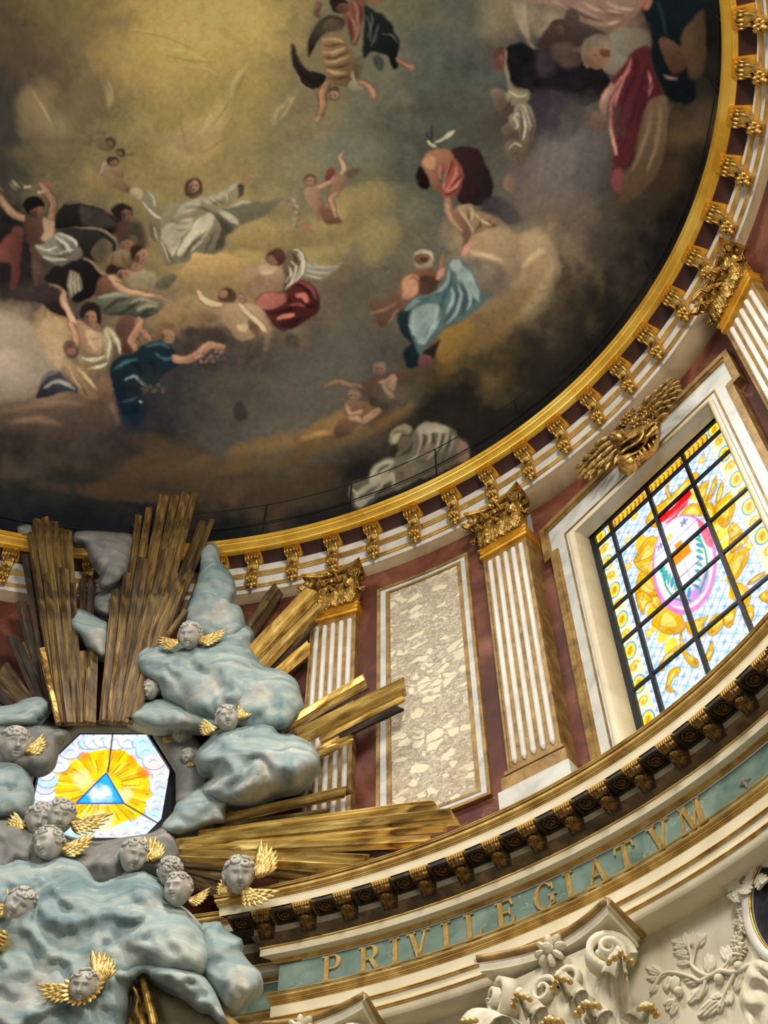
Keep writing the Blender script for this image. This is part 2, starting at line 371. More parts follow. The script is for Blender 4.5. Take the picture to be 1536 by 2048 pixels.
class Canvas:
    def __init__(s, w, h, x0=0, y0=0, sc=1.0, seed=3):
        s.w, s.h, s.x0, s.y0, s.sc = w, h, x0, y0, sc
        s.im = np.zeros((h, w, 3)); s.rs = np.random.RandomState(seed)
        s.nz = fbm(w, h, 26, s.rs, 4)-.5; s.fine = fbm(w, h, 7, s.rs, 2)-.5
    def _p(s, P): return (np.asarray(P, float)-[s.x0, s.y0])*s.sc
    def grid(s, rows, xs, ys):
        G = lin(np.array(rows)); X = np.clip((np.arange(s.w)/s.sc+s.x0-xs[0])/(xs[1]-xs[0]), 0, len(xs)-1.001)
        Y = np.clip((np.arange(s.h)/s.sc+s.y0-ys[0])/(ys[1]-ys[0]), 0, len(ys)-1.001)
        wx = (fbm(s.w, s.h, 90, s.rs, 4)-.5)*1.5; wy = (fbm(s.w, s.h, 90, s.rs, 4)-.5)*1.5
        XX = np.clip(X[None]+wx, 0, len(xs)-1.001); YY = np.clip(Y[:, None]+wy, 0, len(ys)-1.001)
        xi = XX.astype(int); yi = YY.astype(int); fx = (XX-xi)[..., None]; fy = (YY-yi)[..., None]
        fx = fx*fx*(3-2*fx); fy = fy*fy*(3-2*fy)
        s.im = (G[yi, xi]*(1-fx)+G[yi, xi+1]*fx)*(1-fy)+(G[yi+1, xi]*(1-fx)+G[yi+1, xi+1]*fx)*fy
    def _mask(s, C, pad):
        x0 = int(max(C[:, 0].min()-pad, 0)); x1 = int(min(C[:, 0].max()+pad+2, s.w))
        y0 = int(max(C[:, 1].min()-pad, 0)); y1 = int(min(C[:, 1].max()+pad+2, s.h))
        return (x0, y0, x1, y1) if x1 > x0 and y1 > y0 else None
    def poly(s, col, P, soft=1.5, al=1.0, sm=True, mott=.35, lo=None, dirv=None):
        C = spline(s._p(P), True, 6) if sm else s._p(P)
        b = s._mask(C, soft*3+2)
        if b is None: return
        x0, y0, x1, y1 = b
        X = np.arange(x0, x1)+.5; Y = np.arange(y0, y1)+.5
        M = np.zeros((len(Y), len(X)), bool)
        D = np.roll(C, -1, 0)
        for (ax, ay), (bx, by) in zip(C, D):
            if ay == by: continue
            r = (Y >= min(ay, by)) & (Y < max(ay, by))
            if not r.any(): continue
            xc = ax+(Y[r]-ay)*(bx-ax)/(by-ay)
            M[r] ^= X[None] > xc[:, None]
        m = M.astype(float); r = int(round(soft*s.sc))
        if r: m = boxblur(boxblur(m, r), max(r//2, 1))
        m = np.clip(m*al, 0, 1)[..., None]
        n = s.nz[y0:y1, x0:x1, None]
        c = lin(col)*(1+mott*n*2)
        if lo is not None:
            dx, dy = dirv or (0, 1)
            g = (X[None]-x0)/max(x1-x0, 1)*dx+(Y[:, None]-y0)/max(y1-y0, 1)*dy
            g = (g-g.min())/max(g.max()-g.min(), 1e-6)
            g = np.clip(g+n[..., 0]*.8, 0, 1)[..., None]
            g = g**.75; c = c*(1-g)+lin(lo)*.68*(1+mott*n*2)*g
        s.im[y0:y1, x0:x1] = s.im[y0:y1, x0:x1]*(1-m)+c*m
    def stroke(s, col, wd, P, soft=1.0, al=1.0, taper=(.25, .25)):
        C = spline(s._p(P), False, 8); n = len(C)
        if n < 2: return
        u = np.linspace(0, 1, n)
        w = wd*.5*np.where(u < .5, taper[0]+(1-taper[0])*np.sin(np.pi*u), taper[1]+(1-taper[1])*np.sin(np.pi*u))*s.sc
        T = np.gradient(C, axis=0); T /= np.linalg.norm(T, axis=1, keepdims=True)+1e-9
        N = np.stack([-T[:, 1], T[:, 0]], 1)*w[:, None]
        s.poly(col, (np.concatenate([C+N, (C-N)[::-1]])/s.sc+[s.x0, s.y0]), soft, al, False, .25)
    def blob(s, col, x, y, rx, ry, al=.8, rot=0, pw=1.0, nz=1.0):
        cx, cy = s._p((x, y)); rx *= s.sc; ry *= s.sc; R = max(rx, ry)*1.6
        x0, x1 = int(max(cx-R, 0)), int(min(cx+R, s.w)); y0, y1 = int(max(cy-R, 0)), int(min(cy+R, s.h))
        if x1 <= x0 or y1 <= y0: return
        X = np.arange(x0, x1)[None]-cx; Y = np.arange(y0, y1)[:, None]-cy
        a = np.radians(rot); u = (X*np.cos(a)+Y*np.sin(a))/rx; v = (-X*np.sin(a)+Y*np.cos(a))/ry
        d = u*u+v*v+nz*s.nz[y0:y1, x0:x1]*2.2
        m = (np.clip(1-d/1.4, 0, 1)**pw*al)[..., None]
        s.im[y0:y1, x0:x1] = s.im[y0:y1, x0:x1]*(1-m)+lin(col)*m
SKIN = (186, 146, 100); SKD = (110, 72, 48); SKL = (222, 190, 146); HAIR = (48, 34, 26)
def head(c, x, y, r, skin=SKIN, hair=HAIR, dx=.3, dy=.3):
    """small painted head: hair mass behind, face turned towards (dx, dy), one lit side"""
    c.poly(hair, [(x-r*.95-dx*r*.3, y-r*.1), (x-r*.5, y-r*1.0), (x+r*.5, y-r*1.0), (x+r*.9, y-r*.1), (x+r*.55, y+r*.6), (x-r*.7, y+r*.7)], 2)
    fx, fy = x+dx*r*1.1, y+dy*r
    dk = tuple(int(v*.5) for v in skin); li = tuple(min(255, int(v*1.12)) for v in skin)
    c.poly(skin, [(fx-r*.5, fy-r*.4), (fx, fy-r*.66), (fx+r*.5, fy-r*.4), (fx+r*.46, fy+r*.3), (fx+.12*r, fy+r*.8), (fx-r*.36, fy+r*.45)], 1.6, 1, True, .4, dk, (-1 if dx >= 0 else 1, .5))
    c.blob(dk, fx-r*.05, fy-r*.12, r*.5, r*.16, .75, 8, .8, 0)
    c.blob(li, fx+(.22 if dx >= 0 else -.22)*r, fy-r*.42, r*.26, r*.18, .7, 0, 1, 0)
    c.stroke(li, r*.16, [(fx+dx*r*.2, fy-r*.2), (fx+dx*r*.45, fy+r*.16)], .8, .75)
    c.blob(dk, fx+dx*r*.2, fy+r*.42, r*.2, r*.09, .7, 0, .8, 0); c.blob(dk, fx-dx*r*1.1, fy+r*.35, r*.24, r*.45, .55, 0, 1, 0)
    c.stroke(tuple(min(255, v+36) for v in hair), r*.12, [(x-r*.5, y-r*.5), (x, y-r*.8), (x+r*.5, y-r*.5)], 1.2, .5)
def limb(c, pts, w, col=SKIN, dark=None):
    c.stroke(dark or tuple(int(v*.6) for v in col), w*1.12, [(x+w*.1, y+w*.14) for x, y in pts], 1.2, .9, (.8, .55))
    c.stroke(col, w*.86, pts, 1.4, 1, (.8, .5))
    c.stroke(tuple(min(255, int(v*1.17)) for v in col), w*.28, [(x-w*.16, y-w*.16) for x, y in pts], 1.5, .6)
def hand(c, x, y, s, ang, col=SKIN):
    for k in (-.5, -.17, .17, .5):
        a = ang+k
        c.stroke(col, s*.3, [(x, y), (x+np.cos(a)*s*.9, y+np.sin(a)*s*.9), (x+np.cos(a+.25)*s*1.4, y+np.sin(a+.25)*s*1.4)], .8)
    c.blob(col, x, y, s*.55, s*.5, 1, 0, .5, 0)
def wing(c, root, tip, belly, col, n=8, hi=(190, 180, 150), al=1.):
    root, tip, belly = map(np.array, (root, tip, belly))
    c.poly(col, [root, (root+tip)/2+(root+tip)/2*0-(belly-(root+tip)/2)*.28, tip, (tip+belly)/2, belly], 2.5, al)
    for i in range(n):
        u = (i+1)/n; e = tip*(1-u)+belly*u+(belly-tip)*.04*np.sin(i*2.2)
        m = root*.5+e*.5-(belly-(root+tip)/2)*.10
        c.stroke(hi if i % 2 else tuple(int(v*.6) for v in col), 3.2, [root*.75+e*.25, m, e], 1, .55*al)
    c.stroke(hi, 3.5, [root, (root+tip)/2-(belly-(root+tip)/2)*.28, tip], 1, .7*al)
def folds(c, P, Q, n, light, dark, wd=4, sag=6, al=.7, seed=1):
    """drapery folds running from the curve P to the curve Q: soft dark troughs, broken bright ridges"""
    rs = np.random.RandomState(seed+n); P = spline(P, False, 8); Q = spline(Q, False, 8); n = max(3, int(n*.72))
    for i in range(n):
        u = (i+.5)/n+rs.uniform(-.35, .35)/n
        a = P[int(np.clip(u, 0, 1)*(len(P)-1))]; b = Q[int(np.clip(u+rs.uniform(-.16, .16), 0, 1)*(len(Q)-1))]
        t = b-a; nrm = np.array([-t[1], t[0]])/(np.hypot(*t)+1e-6)
        s1, s2 = rs.uniform(-sag, sag, 2)*1.7; f0 = rs.uniform(0, .3); f1 = rs.uniform(.6, 1.)
        pts = [a+t*f0, a+t*(f0+(f1-f0)*.35)+nrm*s1, a+t*(f0+(f1-f0)*.7)+nrm*s2, a+t*f1]
        w = wd*rs.uniform(.7, 1.6)
        c.stroke(dark, w*2.1, [p+nrm*w*.8 for p in pts], 3, al*.85, (.1, .3))
        c.stroke(light, w*1.1, pts, 1.8, al*.75, (.1, .2))
        if rs.rand() < .5: c.stroke(light, w*.8, [pts[1], pts[2]+nrm*w*2, pts[3]-nrm*w*4], 1.6, al*.5, (.1, .1))
def putto(c, x, y, s, ang=0., skin=(205, 168, 116), flip=1, winged=True):
    """a plump painted child: torso, head, bent limbs"""
    ca, sa = np.cos(ang), np.sin(ang)
    def t(u, v): return (x+(u*flip*ca-v*sa)*s, y+(u*flip*sa+v*ca)*s)
    if winged: wing(c, t(.2, -.1), t(1.2, -.5), t(1.0, .25), (110, 98, 76), 5)
    limb(c, [t(.05, .55), t(.35, .95), t(.15, 1.35)], s*.3, skin); limb(c, [t(-.15, .55), t(-.5, .85), t(-.3, 1.25)], s*.3, skin)
    c.poly(skin, [t(-.35, -.25), t(0, -.4), t(.35, -.2), t(.36, .3), t(.2, .7), t(-.2, .7), t(-.38, .3)], 1.4, 1, True, .3, tuple(int(v*.62) for v in skin), (flip*.8, .6))
    c.stroke((130, 86, 56), s*.06, [t(0, -.2), t(.03, .2), t(-.02, .55)], 1, .6)
    limb(c, [t(-.3, -.2), t(-.65, .05), t(-.95, -.2)], s*.21, skin); limb(c, [t(.3, -.15), t(.5, .2), t(.2, .4)], s*.21, skin)
    head(c, *t(-.05, -.72), s*.34, skin, (86, 58, 34), -.25*flip, .2)

FX0, FY0 = -350, -300
def paint_fresco():
    c = Canvas(PW+700, PH+500, FX0, FY0)
    xs = list(range(0, 1501, 150)); ys = list(range(0, 1081, 120))
    K = (20, 19, 18)
    c.grid([
     [(98,88,62),(128,115,74),(164,142,82),(180,156,88),(136,124,82),(112,108,84),(90,94,82),(124,114,92),(140,116,94),(26,34,34),K],
     [(90,79,62),(124,109,76),(160,139,84),(154,134,78),(122,113,80),(110,107,86),(86,92,84),(62,64,62),(92,74,62),(38,36,32),K],
     [(66,64,58),(110,99,72),(134,121,76),(132,120,76),(122,113,84),(102,101,86),(76,80,70),(72,66,60),(78,68,62),(70,56,38),K],
     [(60,58,52),(112,102,74),(132,118,74),(142,126,80),(114,109,84),(102,99,78),(74,78,70),(76,68,58),(66,60,54),(36,30,22),K],
     [(44,42,42),(72,66,56),(112,100,70),(132,118,76),(132,117,74),(100,93,74),(82,82,72),(122,104,80),(62,54,46),K,K],
     [(72,60,52),(72,62,56),(122,105,76),(140,120,78),(98,87,68),(82,77,66),(92,85,68),(108,92,64),(30,27,23),K,K],
     [(130,114,96),(122,102,78),(50,52,56),(74,66,58),(76,69,62),(78,73,64),(78,66,38),(36,33,28),K,K,K],
     [(80,67,56),(66,58,54),(38,37,40),(66,63,58),(80,77,66),(60,52,42),(32,31,27),(22,21,19),K,K,K],
     [(32,33,31),(38,37,33),(56,48,36),(66,54,38),(58,48,34),(28,27,25),(26,26,24),(22,21,19),K,K,K],
     [(20,23,28),(20,23,28),(20,23,28),(22,24,26),(24,25,26),(22,22,23),K,K,K,K,K]], xs, ys)
    B = c.blob; P = c.poly; S = c.stroke
    # glowing sky, clouds
    for a in [((196,170,96),430,30,170,110,.6),((186,160,88),330,110,150,70,.5),((170,150,84),430,190,120,110,.4),((178,156,104),385,285,70,45,.6,-25),((190,168,116),430,240,22,60,.5,25),
              ((150,132,92),72,215,34,60,.6,20),((150,136,100),110,250,40,26,.4),((164,144,84),540,500,150,50,.6,-8),((176,154,82),500,470,50,34,.6),((170,148,78),700,420,80,40,.6,-25),((150,134,76),745,470,50,60,.55),
              ((160,134,86),430,545,90,40,.8),((140,118,84),370,640,130,44,.7,-8),((108,88,64),410,690,120,30,.5),((44,40,44),420,690,110,40,.8),((52,46,48),520,720,60,30,.4),
              ((146,130,110),40,700,80,90,.85),((158,142,122),60,740,60,50,.6),((186,150,92),105,660,42,50,.75),((100,84,66),90,800,120,30,.5,-6),((46,42,44),250,850,120,60,.7),((30,30,34),300,900,60,30,.6),
              ((110,100,92),1000,470,60,26,.4),((150,128,92),960,490,80,60,.7,20),((160,138,104),1065,540,46,90,.85,10),((128,106,72),1010,610,90,36,.8,-30),((96,74,34),905,690,46,56,.85),((110,86,48),960,660,90,40,.7,-30),((88,76,64),1000,580,60,40,.6),
              ((40,37,32),1120,640,60,110,.6,35),((92,80,66),1120,420,70,90,.6,25),((120,108,100),1090,360,60,70,.5),((82,78,82),1160,330,60,100,.5,15),((104,96,98),1140,290,26,50,.5,20),
              ((58,60,60),780,720,60,60,.4),((84,86,74),640,760,90,70,.5),((84,88,78),690,690,60,60,.4),((150,140,96),610,330,60,40,.3),((118,124,116),700,300,90,40,.35),((62,66,62),820,270,60,60,.4)]: B(*a)
    for a in [((112,86,44),580,880,160,20,.8,-12),((124,96,48),680,845,70,22,.8,-25),((86,68,42),440,930,170,20,.8,-6),((80,64,42),330,900,80,24,.6,18),((76,62,42),230,985,160,14,.5,6),((64,54,40),520,960,90,18,.5,-8),((48,42,34),120,890,130,26,.6,10)]: B(*a)
    for i, (x, y, l, an) in enumerate([(420,260,70,-55),(300,90,120,15),(255,60,60,10),(470,190,60,-70),(215,160,50,80),(60,180,90,60),(80,35,30,40),(560,240,60,-60),(350,130,90,12),(400,310,60,-30)]):
        a = np.radians(an); S((196,176,120) if i % 3 else (110,92,52), 4, [(x, y), (x+l*.5*np.cos(a)+5, y+l*.5*np.sin(a)-4), (x+l*np.cos(a), y+l*np.sin(a))], 2, .5)
    crops = {1: (0, 300, 3.84), 2: (350, 300, 3.84), 3: (700, 250, 3.84), 4: (550, 0, 3.84), 5: (950, 0, 3.072), 6: (0, 600, 3.413), 7: (600, 650, 3.84), 8: (0, 0, 2.56)}
    def pts(k, t):
        ox, oy, q = crops[k]; v = [float(x) for x in t.replace(',', ' ').split()]; return [(ox+v[i]/q, oy+v[i+1]/q) for i in range(0, len(v), 2)]
    def D(k, col, t, soft=1.4, al=1., lo=None, dv=(.3, 1)): c.poly(col, pts(k, t), soft, al, True, .3, lo, dv)
    def K(k, col, wd, t, soft=1.0, al=.85, tp=(.2, .2)): c.stroke(col, wd, pts(k, t), soft, al, tp)
    SK, SM, SD = (190, 148, 102), (150, 106, 70), (84, 55, 40)
    HB, HD_ = (86, 58, 36), (36, 27, 24)
    def arm(k, t, w, col=SM, dk=SD):
        K(k, dk, w*1.25, t, 1.4, 1, (.75, .6)); K(k, col, w*.9, t, 1.6, 1, (.75, .5))
        P_ = pts(k, t); S(tuple(min(255, int(v*1.2)) for v in col), w*.35, [(x-w*.15, y-w*.18) for x, y in P_], 1.6, .75, (.5, .3))
    def fc(k, hair, face, skin=SK, hc=HB, sh=None, feat=None):
        """head from traced outlines: hair mass, face, shaded side, eye-line and mouth"""
        D(k, hc, hair, 1.6); D(k, skin, face, 1.2, 1, tuple(int(v*.55) for v in skin), (-.6, .8))
        if sh: D(k, tuple(int(v*.42) for v in skin), sh, 1.4, .85)
        if feat:
            for x, y in pts(k, feat): B((58, 34, 26), x, y, 2.6, 1.6, .85, 0, 1, 0)
    # --- modelled clouds: lit crowns, soft shaded bellies
    def CLD(k, t, hi, lo, soft=6, al=.8, dv=(.2, 1)): D(k, hi, t, soft, al, lo, dv)
    CLD(2, "380,660 470,610 520,570 600,555 700,590 760,640 860,600 960,620 1060,700 960,760 800,800 640,780 480,770 400,790", (176, 152, 92), (104, 92, 66), 5); CLD(2, "860,640 960,600 1100,620 1250,560 1400,400 1480,330 1536,420 1500,560 1380,640 1200,720 1040,760", (172, 150, 92), (100, 92, 70), 8, .7)
    CLD(2, "110,830 160,780 250,800 380,785 500,840 560,900 540,960 440,1000 300,1010 160,980 60,1030 20,980", (206, 170, 104), (134, 110, 72), 3, .9); CLD(2, "20,1040 120,1000 300,1010 480,1000 620,1030 560,1100 400,1090 200,1100 60,1150", (158, 130, 84), (112, 92, 66), 6, .8)
    CLD(2, "-100,1250 0,1190 120,1180 260,1230 340,1290 250,1340 80,1330 -80,1340", (176, 140, 96), (84, 66, 56), 5, .85); CLD(2, "560,1010 660,960 760,980 760,1060 640,1130 560,1110", (150, 118, 78), (104, 82, 58), 5, .8)
    CLD(1, "960,980 1030,930 1110,920 1200,960 1190,1040 1130,1090 1030,1080", (172, 158, 122), (120, 106, 80), 3, .85); CLD(1, "640,190 690,120 740,170 830,240 920,290 1000,340 940,380 800,360 700,300", (172, 146, 92), (112, 100, 70), 6, .7); CLD(1, "1180,1270 1300,1180 1480,1120 1536,1180 1536,1340 1400,1330 1240,1370 1120,1340", (188, 156, 100), (108, 86, 62), 5, .8)
    CLD(6, "-40,130 80,110 180,150 260,250 330,380 380,470 280,520 250,640 100,680 -40,700", (176, 160, 138), (120, 104, 90), 9, .8, (.3, .8)); CLD(6, "-20,360 100,340 200,420 240,520 160,600 -20,600", (190, 176, 156), (150, 132, 116), 9, .6)
    CLD(6, "-40,720 200,690 420,660 560,640 680,690 800,800 740,900 500,960 200,900 -40,860", (106, 84, 66), (62, 54, 52), 8, .7, (0, 1))
    for t in ("0,760 200,730 420,700 600,720", "60,840 260,810 420,860", "200,700 330,660 480,640"): K(6, (140, 112, 84), 12, t, 5, .45)
    CLD(3, "880,960 900,900 1000,830 1160,790 1290,830 1340,940 1330,1080 1290,1190 1200,1160 1180,1060 1100,1050 1000,1010", (172, 146, 104), (116, 98, 78), 5, .85, (.4, .8)); CLD(3, "1310,900 1360,820 1450,800 1536,900 1530,1080 1440,1250 1300,1360 1200,1380 1290,1260 1340,1140", (176, 150, 110), (96, 78, 56), 6, .85, (.2, 1))
    CLD(3, "1000,1430 1160,1360 1310,1240 1400,1300 1330,1420 1180,1520 1000,1600 880,1640 860,1560", (140, 116, 76), (72, 58, 40), 9, .8); CLD(3, "665,1680 700,1590 800,1540 920,1500 960,1560 900,1680 800,1800 730,1840 680,1780", (150, 118, 48), (92, 72, 34), 4, .9, (.6, .8))
    CLD(3, "0,520 120,450 260,440 320,520 300,640 160,720 60,800 0,840", (156, 136, 84), (104, 98, 76), 9, .7); K(3, (196, 170, 128), 10, "900,960 1000,1000 1100,1020 1180,1060", 4, .5); K(3, (190, 166, 124), 10, "1320,1100 1420,1000 1500,960", 5, .5)
    CLD(7, "-20,860 120,820 240,800 400,830 560,770 700,680 860,600 880,640 700,760 520,860 300,940 120,1000 -20,1090", (130, 100, 52), (62, 48, 34), 9, .8, (.1, 1)); K(7, (166, 130, 66), 9, "0,880 140,840 260,830", 5, .6); CLD(6, "820,1140 1000,1040 1160,1060 1300,1150 1536,1070 1536,1130 1300,1240 1100,1260 900,1340 560,1330 700,1230", (92, 70, 46), (54, 44, 34), 9, .75)
    CLD(6, "240,1010 420,1080 620,1120 820,1180 700,1200 480,1150 300,1090", (84, 68, 52), (50, 44, 38), 8, .6); CLD(5, "900,1240 1020,1080 1180,980 1280,1000 1260,1160 1100,1330 900,1382", (76, 60, 42), (40, 33, 26), 12, .7); CLD(5, "420,900 560,760 700,800 780,950 700,1150 560,1250 400,1200", (112, 106, 106), (80, 74, 72), 14, .6)
    CLD(5, "420,1180 560,1150 700,1230 760,1382 500,1382", (120, 106, 92), (92, 80, 68), 14, .6); CLD(8, "1090,600 1040,640 900,690 800,690 780,720 900,760 1000,800 1060,760 1130,680", (182, 160, 112), (140, 124, 86), 6, .6); CLD(8, "80,520 160,440 210,560 190,680 120,680", (160, 142, 104), (112, 98, 70), 8, .6)
    for t in ("1290,310 1200,420 1190,500", "1060,560 1080,620 1020,690", "540,430 560,500 550,560", "1500,500 1420,560 1400,640"): K(8, (196, 176, 122), 7, t, 4, .5)
    bg0 = c.im.copy()
    # --- putti climbing at the upper left
    for t in ("440,660 470,640 520,660 545,690 510,720 450,720", "480,700 520,690 560,720 580,760 520,770 490,740", "410,690 440,700 470,740 430,740"): D(8, (150, 132, 92), t, 2, .8, (84, 70, 50))
    fc(8, "540,720 560,705 592,715 594,745 570,755", "548,728 570,722 580,745 560,752", (150, 122, 82), (84, 62, 40)); fc(8, "596,770 615,760 640,770 640,795 610,800", "600,778 620,774 628,792 606,796", (150, 122, 82), (84, 62, 40)); K(8, (100, 74, 52), 5, "640,785 665,790 690,795", 1.5, .8)
    D(1, (176, 148, 100), "760,190 800,90 840,80 860,180 940,230 1000,290 1010,330 960,330 900,300 840,300 790,240", 1.8, 1, (104, 80, 54), (.6, .8)); D(1, (186, 146, 104), "850,130 910,110 940,160 950,210 900,210 870,180", 1.6, 1, (110, 78, 54)); D(1, (196, 170, 120), "1010,300 1060,290 1100,330 1080,390 1040,380 1000,330", 2, .8)
    fc(1, "820,80 850,55 900,60 915,100 890,130 840,115", "850,90 890,78 908,105 888,128 860,118", (166, 126, 86), (70, 48, 34)); K(1, (196, 172, 128), 4, "780,180 800,120 830,100", 1.2, .8)
    # --- seated woman in white
    WL, WM, WD = (220, 211, 172), (166, 156, 118), (62, 58, 44)
    D(1, (150, 142, 110), "1085,400 1135,310 1190,350 1200,430 1300,500 1335,530 1270,590 1240,640 1205,700 1160,660 1130,540 1105,460", 2, .95, (108, 98, 74), (-.2, 1)); K(1, WL, 5, "1095,395 1140,460 1230,520 1310,530", 1.4, .8); K(1, WL, 4, "1140,320 1180,370 1190,440", 1.4, .7); K(1, WD, 4, "1150,560 1190,640 1210,690", 1.6, .6); K(1, WL, 3.5, "1180,590 1200,650 1215,690", 1.2, .6)
    D(2, (128, 124, 98), "360,470 450,425 560,398 700,402 820,368 780,430 680,510 560,560 500,570", 3, .85, (92, 88, 70)); K(2, WL, 4.5, "400,450 500,410 590,402", 1.8, .7)
    D(2, WM, "-110,520 -60,430 0,420 60,420 130,385 200,355 300,345 400,300 490,248 522,300 520,350 480,375 430,400 350,455 400,478 470,520 500,570 480,612 420,640 385,665 395,740 350,772 280,800 150,785 110,850 0,880 -60,900 -80,870 -100,760 -105,660", 1.6, 1, (104, 96, 72), (.4, 1))
    D(2, WD, "292,505 335,540 355,600 335,680 310,765 372,745 392,665 440,622 400,560 350,520", 2.4, .85); D(2, (88, 82, 62), "190,432 250,455 300,480 440,520 480,560 430,630 380,560 300,500 240,480", 2.2, .8); D(2, (196, 186, 148), "330,470 400,480 470,520 495,565 440,560 380,520", 2, .8)
    D(2, WL, "110,640 150,560 210,505 270,492 305,520 280,590 210,640 130,700 50,800 15,805 20,760 70,690", 2, .95); D(2, (188, 178, 140), "200,368 300,350 390,310 475,262 480,290 400,345 310,395 230,410", 2, .9); D(2, (200, 190, 152), "40,430 130,392 190,370 200,430 130,470 40,500 0,520", 2, .8)
    D(2, (58, 52, 40), "482,275 525,255 524,345 484,372 492,320", 1.6, .9); D(2, (196, 186, 146), "-105,640 -60,570 40,540 130,520 120,600 60,660 0,760 -20,820 -40,800 -70,720", 2.2, .85)
    for t in ("60,450 140,440 230,450", "240,360 300,400 330,440", "-40,540 40,560 130,560", "300,360 350,400 380,420"): K(2, WD, 5, t, 1.8, .65)
    for t in ("15,800 90,700 190,620", "-20,820 0,760 40,690", "-95,700 -70,780 -40,860", "120,785 200,700 270,600", "380,320 400,350 410,390"): K(2, WL, 4, t, 1.3, .8)
    for t in ("60,830 130,740 230,660", "-60,760 -40,820 -20,860", "230,780 270,700 300,620", "0,600 60,620 100,600"): K(2, WD, 6, t, 2, .6)
    D(2, SM, "118,320 182,312 195,352 130,382", 1.4, 1, SD, (-1, .3)); fc(2, "72,290 95,235 150,212 202,235 216,300 205,356 186,335 112,362 85,345", "110,262 150,228 184,250 192,290 172,318 132,330 112,300", (208, 160, 116), (84, 56, 38), "112,270 135,262 132,325 114,300", "142,262 172,262 150,300")
    D(2, (196, 152, 108), "500,255 520,225 560,188 600,198 628,206 620,226 572,240 535,268", 1.3, 1, SM); K(2, (196, 152, 108), 3, "560,190 575,175 580,185", .8); D(1, (128, 124, 98), "1190,1050 1230,990 1320,955 1362,980 1340,1020 1270,1072 1210,1072", 1.8, 1, (66, 62, 48), (.6, 1))
    # --- left group: torso raising a garland, dark wings, kneeling figures
    D(1, (34, 33, 36), "0,470 120,440 190,560 260,760 300,1020 150,1080 0,1120", 4, .9); D(1, (146, 74, 56), "-20,760 30,690 110,640 180,680 170,760 160,860 150,980 110,1070 75,1060 85,960 80,870 0,850", 2, 1, (74, 36, 32), (1, .3)); D(1, (96, 54, 44), "90,610 130,580 180,610 180,660 120,660", 2)
    D(1, (52, 46, 42), "410,560 430,500 500,420 620,400 760,440 860,500 930,580 880,640 760,610 560,600 420,610", 2, 1, (26, 25, 26), (.2, 1)); K(1, (120, 108, 88), 4, "490,430 620,402 760,440 850,500", 1.4, .7); D(1, (78, 70, 60), "620,430 760,460 850,520 900,580 760,600 640,560", 3, .6)
    D(1, (60, 56, 50), "450,620 560,590 700,600 820,640 900,720 905,770 870,780 860,720 780,680 700,780 740,860 640,820 540,740 440,680", 2, 1, (30, 29, 30), (.4, 1)); K(1, (150, 126, 98), 5, "560,592 720,604 850,650 900,720 902,770", 1.4, .8)
    D(1, (44, 38, 38), "430,890 540,840 640,830 730,880 790,950 830,990 740,1100 650,1160 560,1160 480,1060 340,1000", 2, 1, (26, 24, 28), (.6, .8)); 
    for i in range(7): K(1, (172, 162, 126) if i % 2 else (120, 112, 88), 6, "%d,%d %d,%d %d,%d" % (540+i*12, 920+i*6, 530+i*16, 1030, 545+i*14, 1150-i*12), 1.4, .8)
    K(1, (160, 132, 92), 6, "640,830 720,870 780,940 840,985", 1.6, .8)
    D(1, (64, 48, 50), "110,1100 240,1040 380,1028 470,1060 510,1130 540,1240 600,1300 480,1290 300,1180 120,1150", 2.4, 1, (40, 30, 34), (.2, 1)); K(1, (176, 132, 96), 7, "380,1030 460,1060 500,1130 520,1210 570,1290", 1.6, .85)
    D(1, (118, 84, 64), "180,540 260,520 330,540 400,530 415,600 400,700 300,740 210,720 190,640", 1.8, 1, (58, 38, 34), (-1, .5)); D(1, (196, 158, 110), "330,540 405,525 415,600 400,690 320,690 340,620", 2, .9); D(1, (88, 64, 52), "230,720 300,730 320,880 290,1030 260,1020 250,880", 2.4, .9)
    arm(1, "190,530 100,490 40,420 0,345", 15, (170, 128, 88)); arm(1, "385,540 410,420 370,330 310,260", 16, (150, 110, 78))
    D(1, (166, 158, 136), "270,740 340,720 410,650 480,640 560,700 640,800 560,850 460,890 340,830 300,790", 1.8, 1, (80, 74, 66), (.5, 1)); 
    for t in ("280,740 360,770 440,740", "330,770 440,790 560,760", "420,660 500,720 540,790", "450,640 560,690 590,740", "320,820 420,840 520,840"): K(1, (226, 218, 194), 6, t, 1.3, .85)
    for t in ("300,760 400,790 500,770", "360,830 470,820 560,800", "430,690 480,740 500,800"): K(1, (66, 60, 54), 6, t, 1.8, .7)
    fc(1, "180,430 205,380 260,360 320,380 345,430 320,470 270,500 210,490", "240,470 300,440 330,440 322,490 296,530 256,510", (150, 104, 74), (26, 24, 25), "236,480 280,470 280,520 250,510")
    for i in range(15): B([(196, 176, 130), (150, 92, 82), (90, 90, 62), (206, 190, 150)][i % 4], 2+i*7, 377-9*np.sin(i*.35)+2*np.sin(i*3), 4.5, 4, .85, 0, 1, 0)
    K(1, (150, 84, 76), 4, "310,250 370,270 430,290", 1, .7); K(1, (150, 84, 76), 3, "320,240 380,250 420,270", 1, .6)
    D(1, (60, 46, 38), "880,560 960,540 1080,560 1130,680 1100,760 980,760 900,720", 6, .8); fc(1, "860,470 900,420 960,415 1010,450 1015,510 970,500 960,560 900,550", "950,470 1000,470 1005,530 970,560 940,540", (150, 104, 74), (46, 33, 29), "940,500 965,490 960,550", "985,490")
    D(1, SD, "900,570 960,560 960,640 900,700", 3, .8); fc(1, "990,660 1040,645 1065,690 1050,740 1020,760 1000,700", "930,720 990,690 1020,720 1010,760 960,780", (168, 120, 84), (92, 74, 50), None, "985,715")
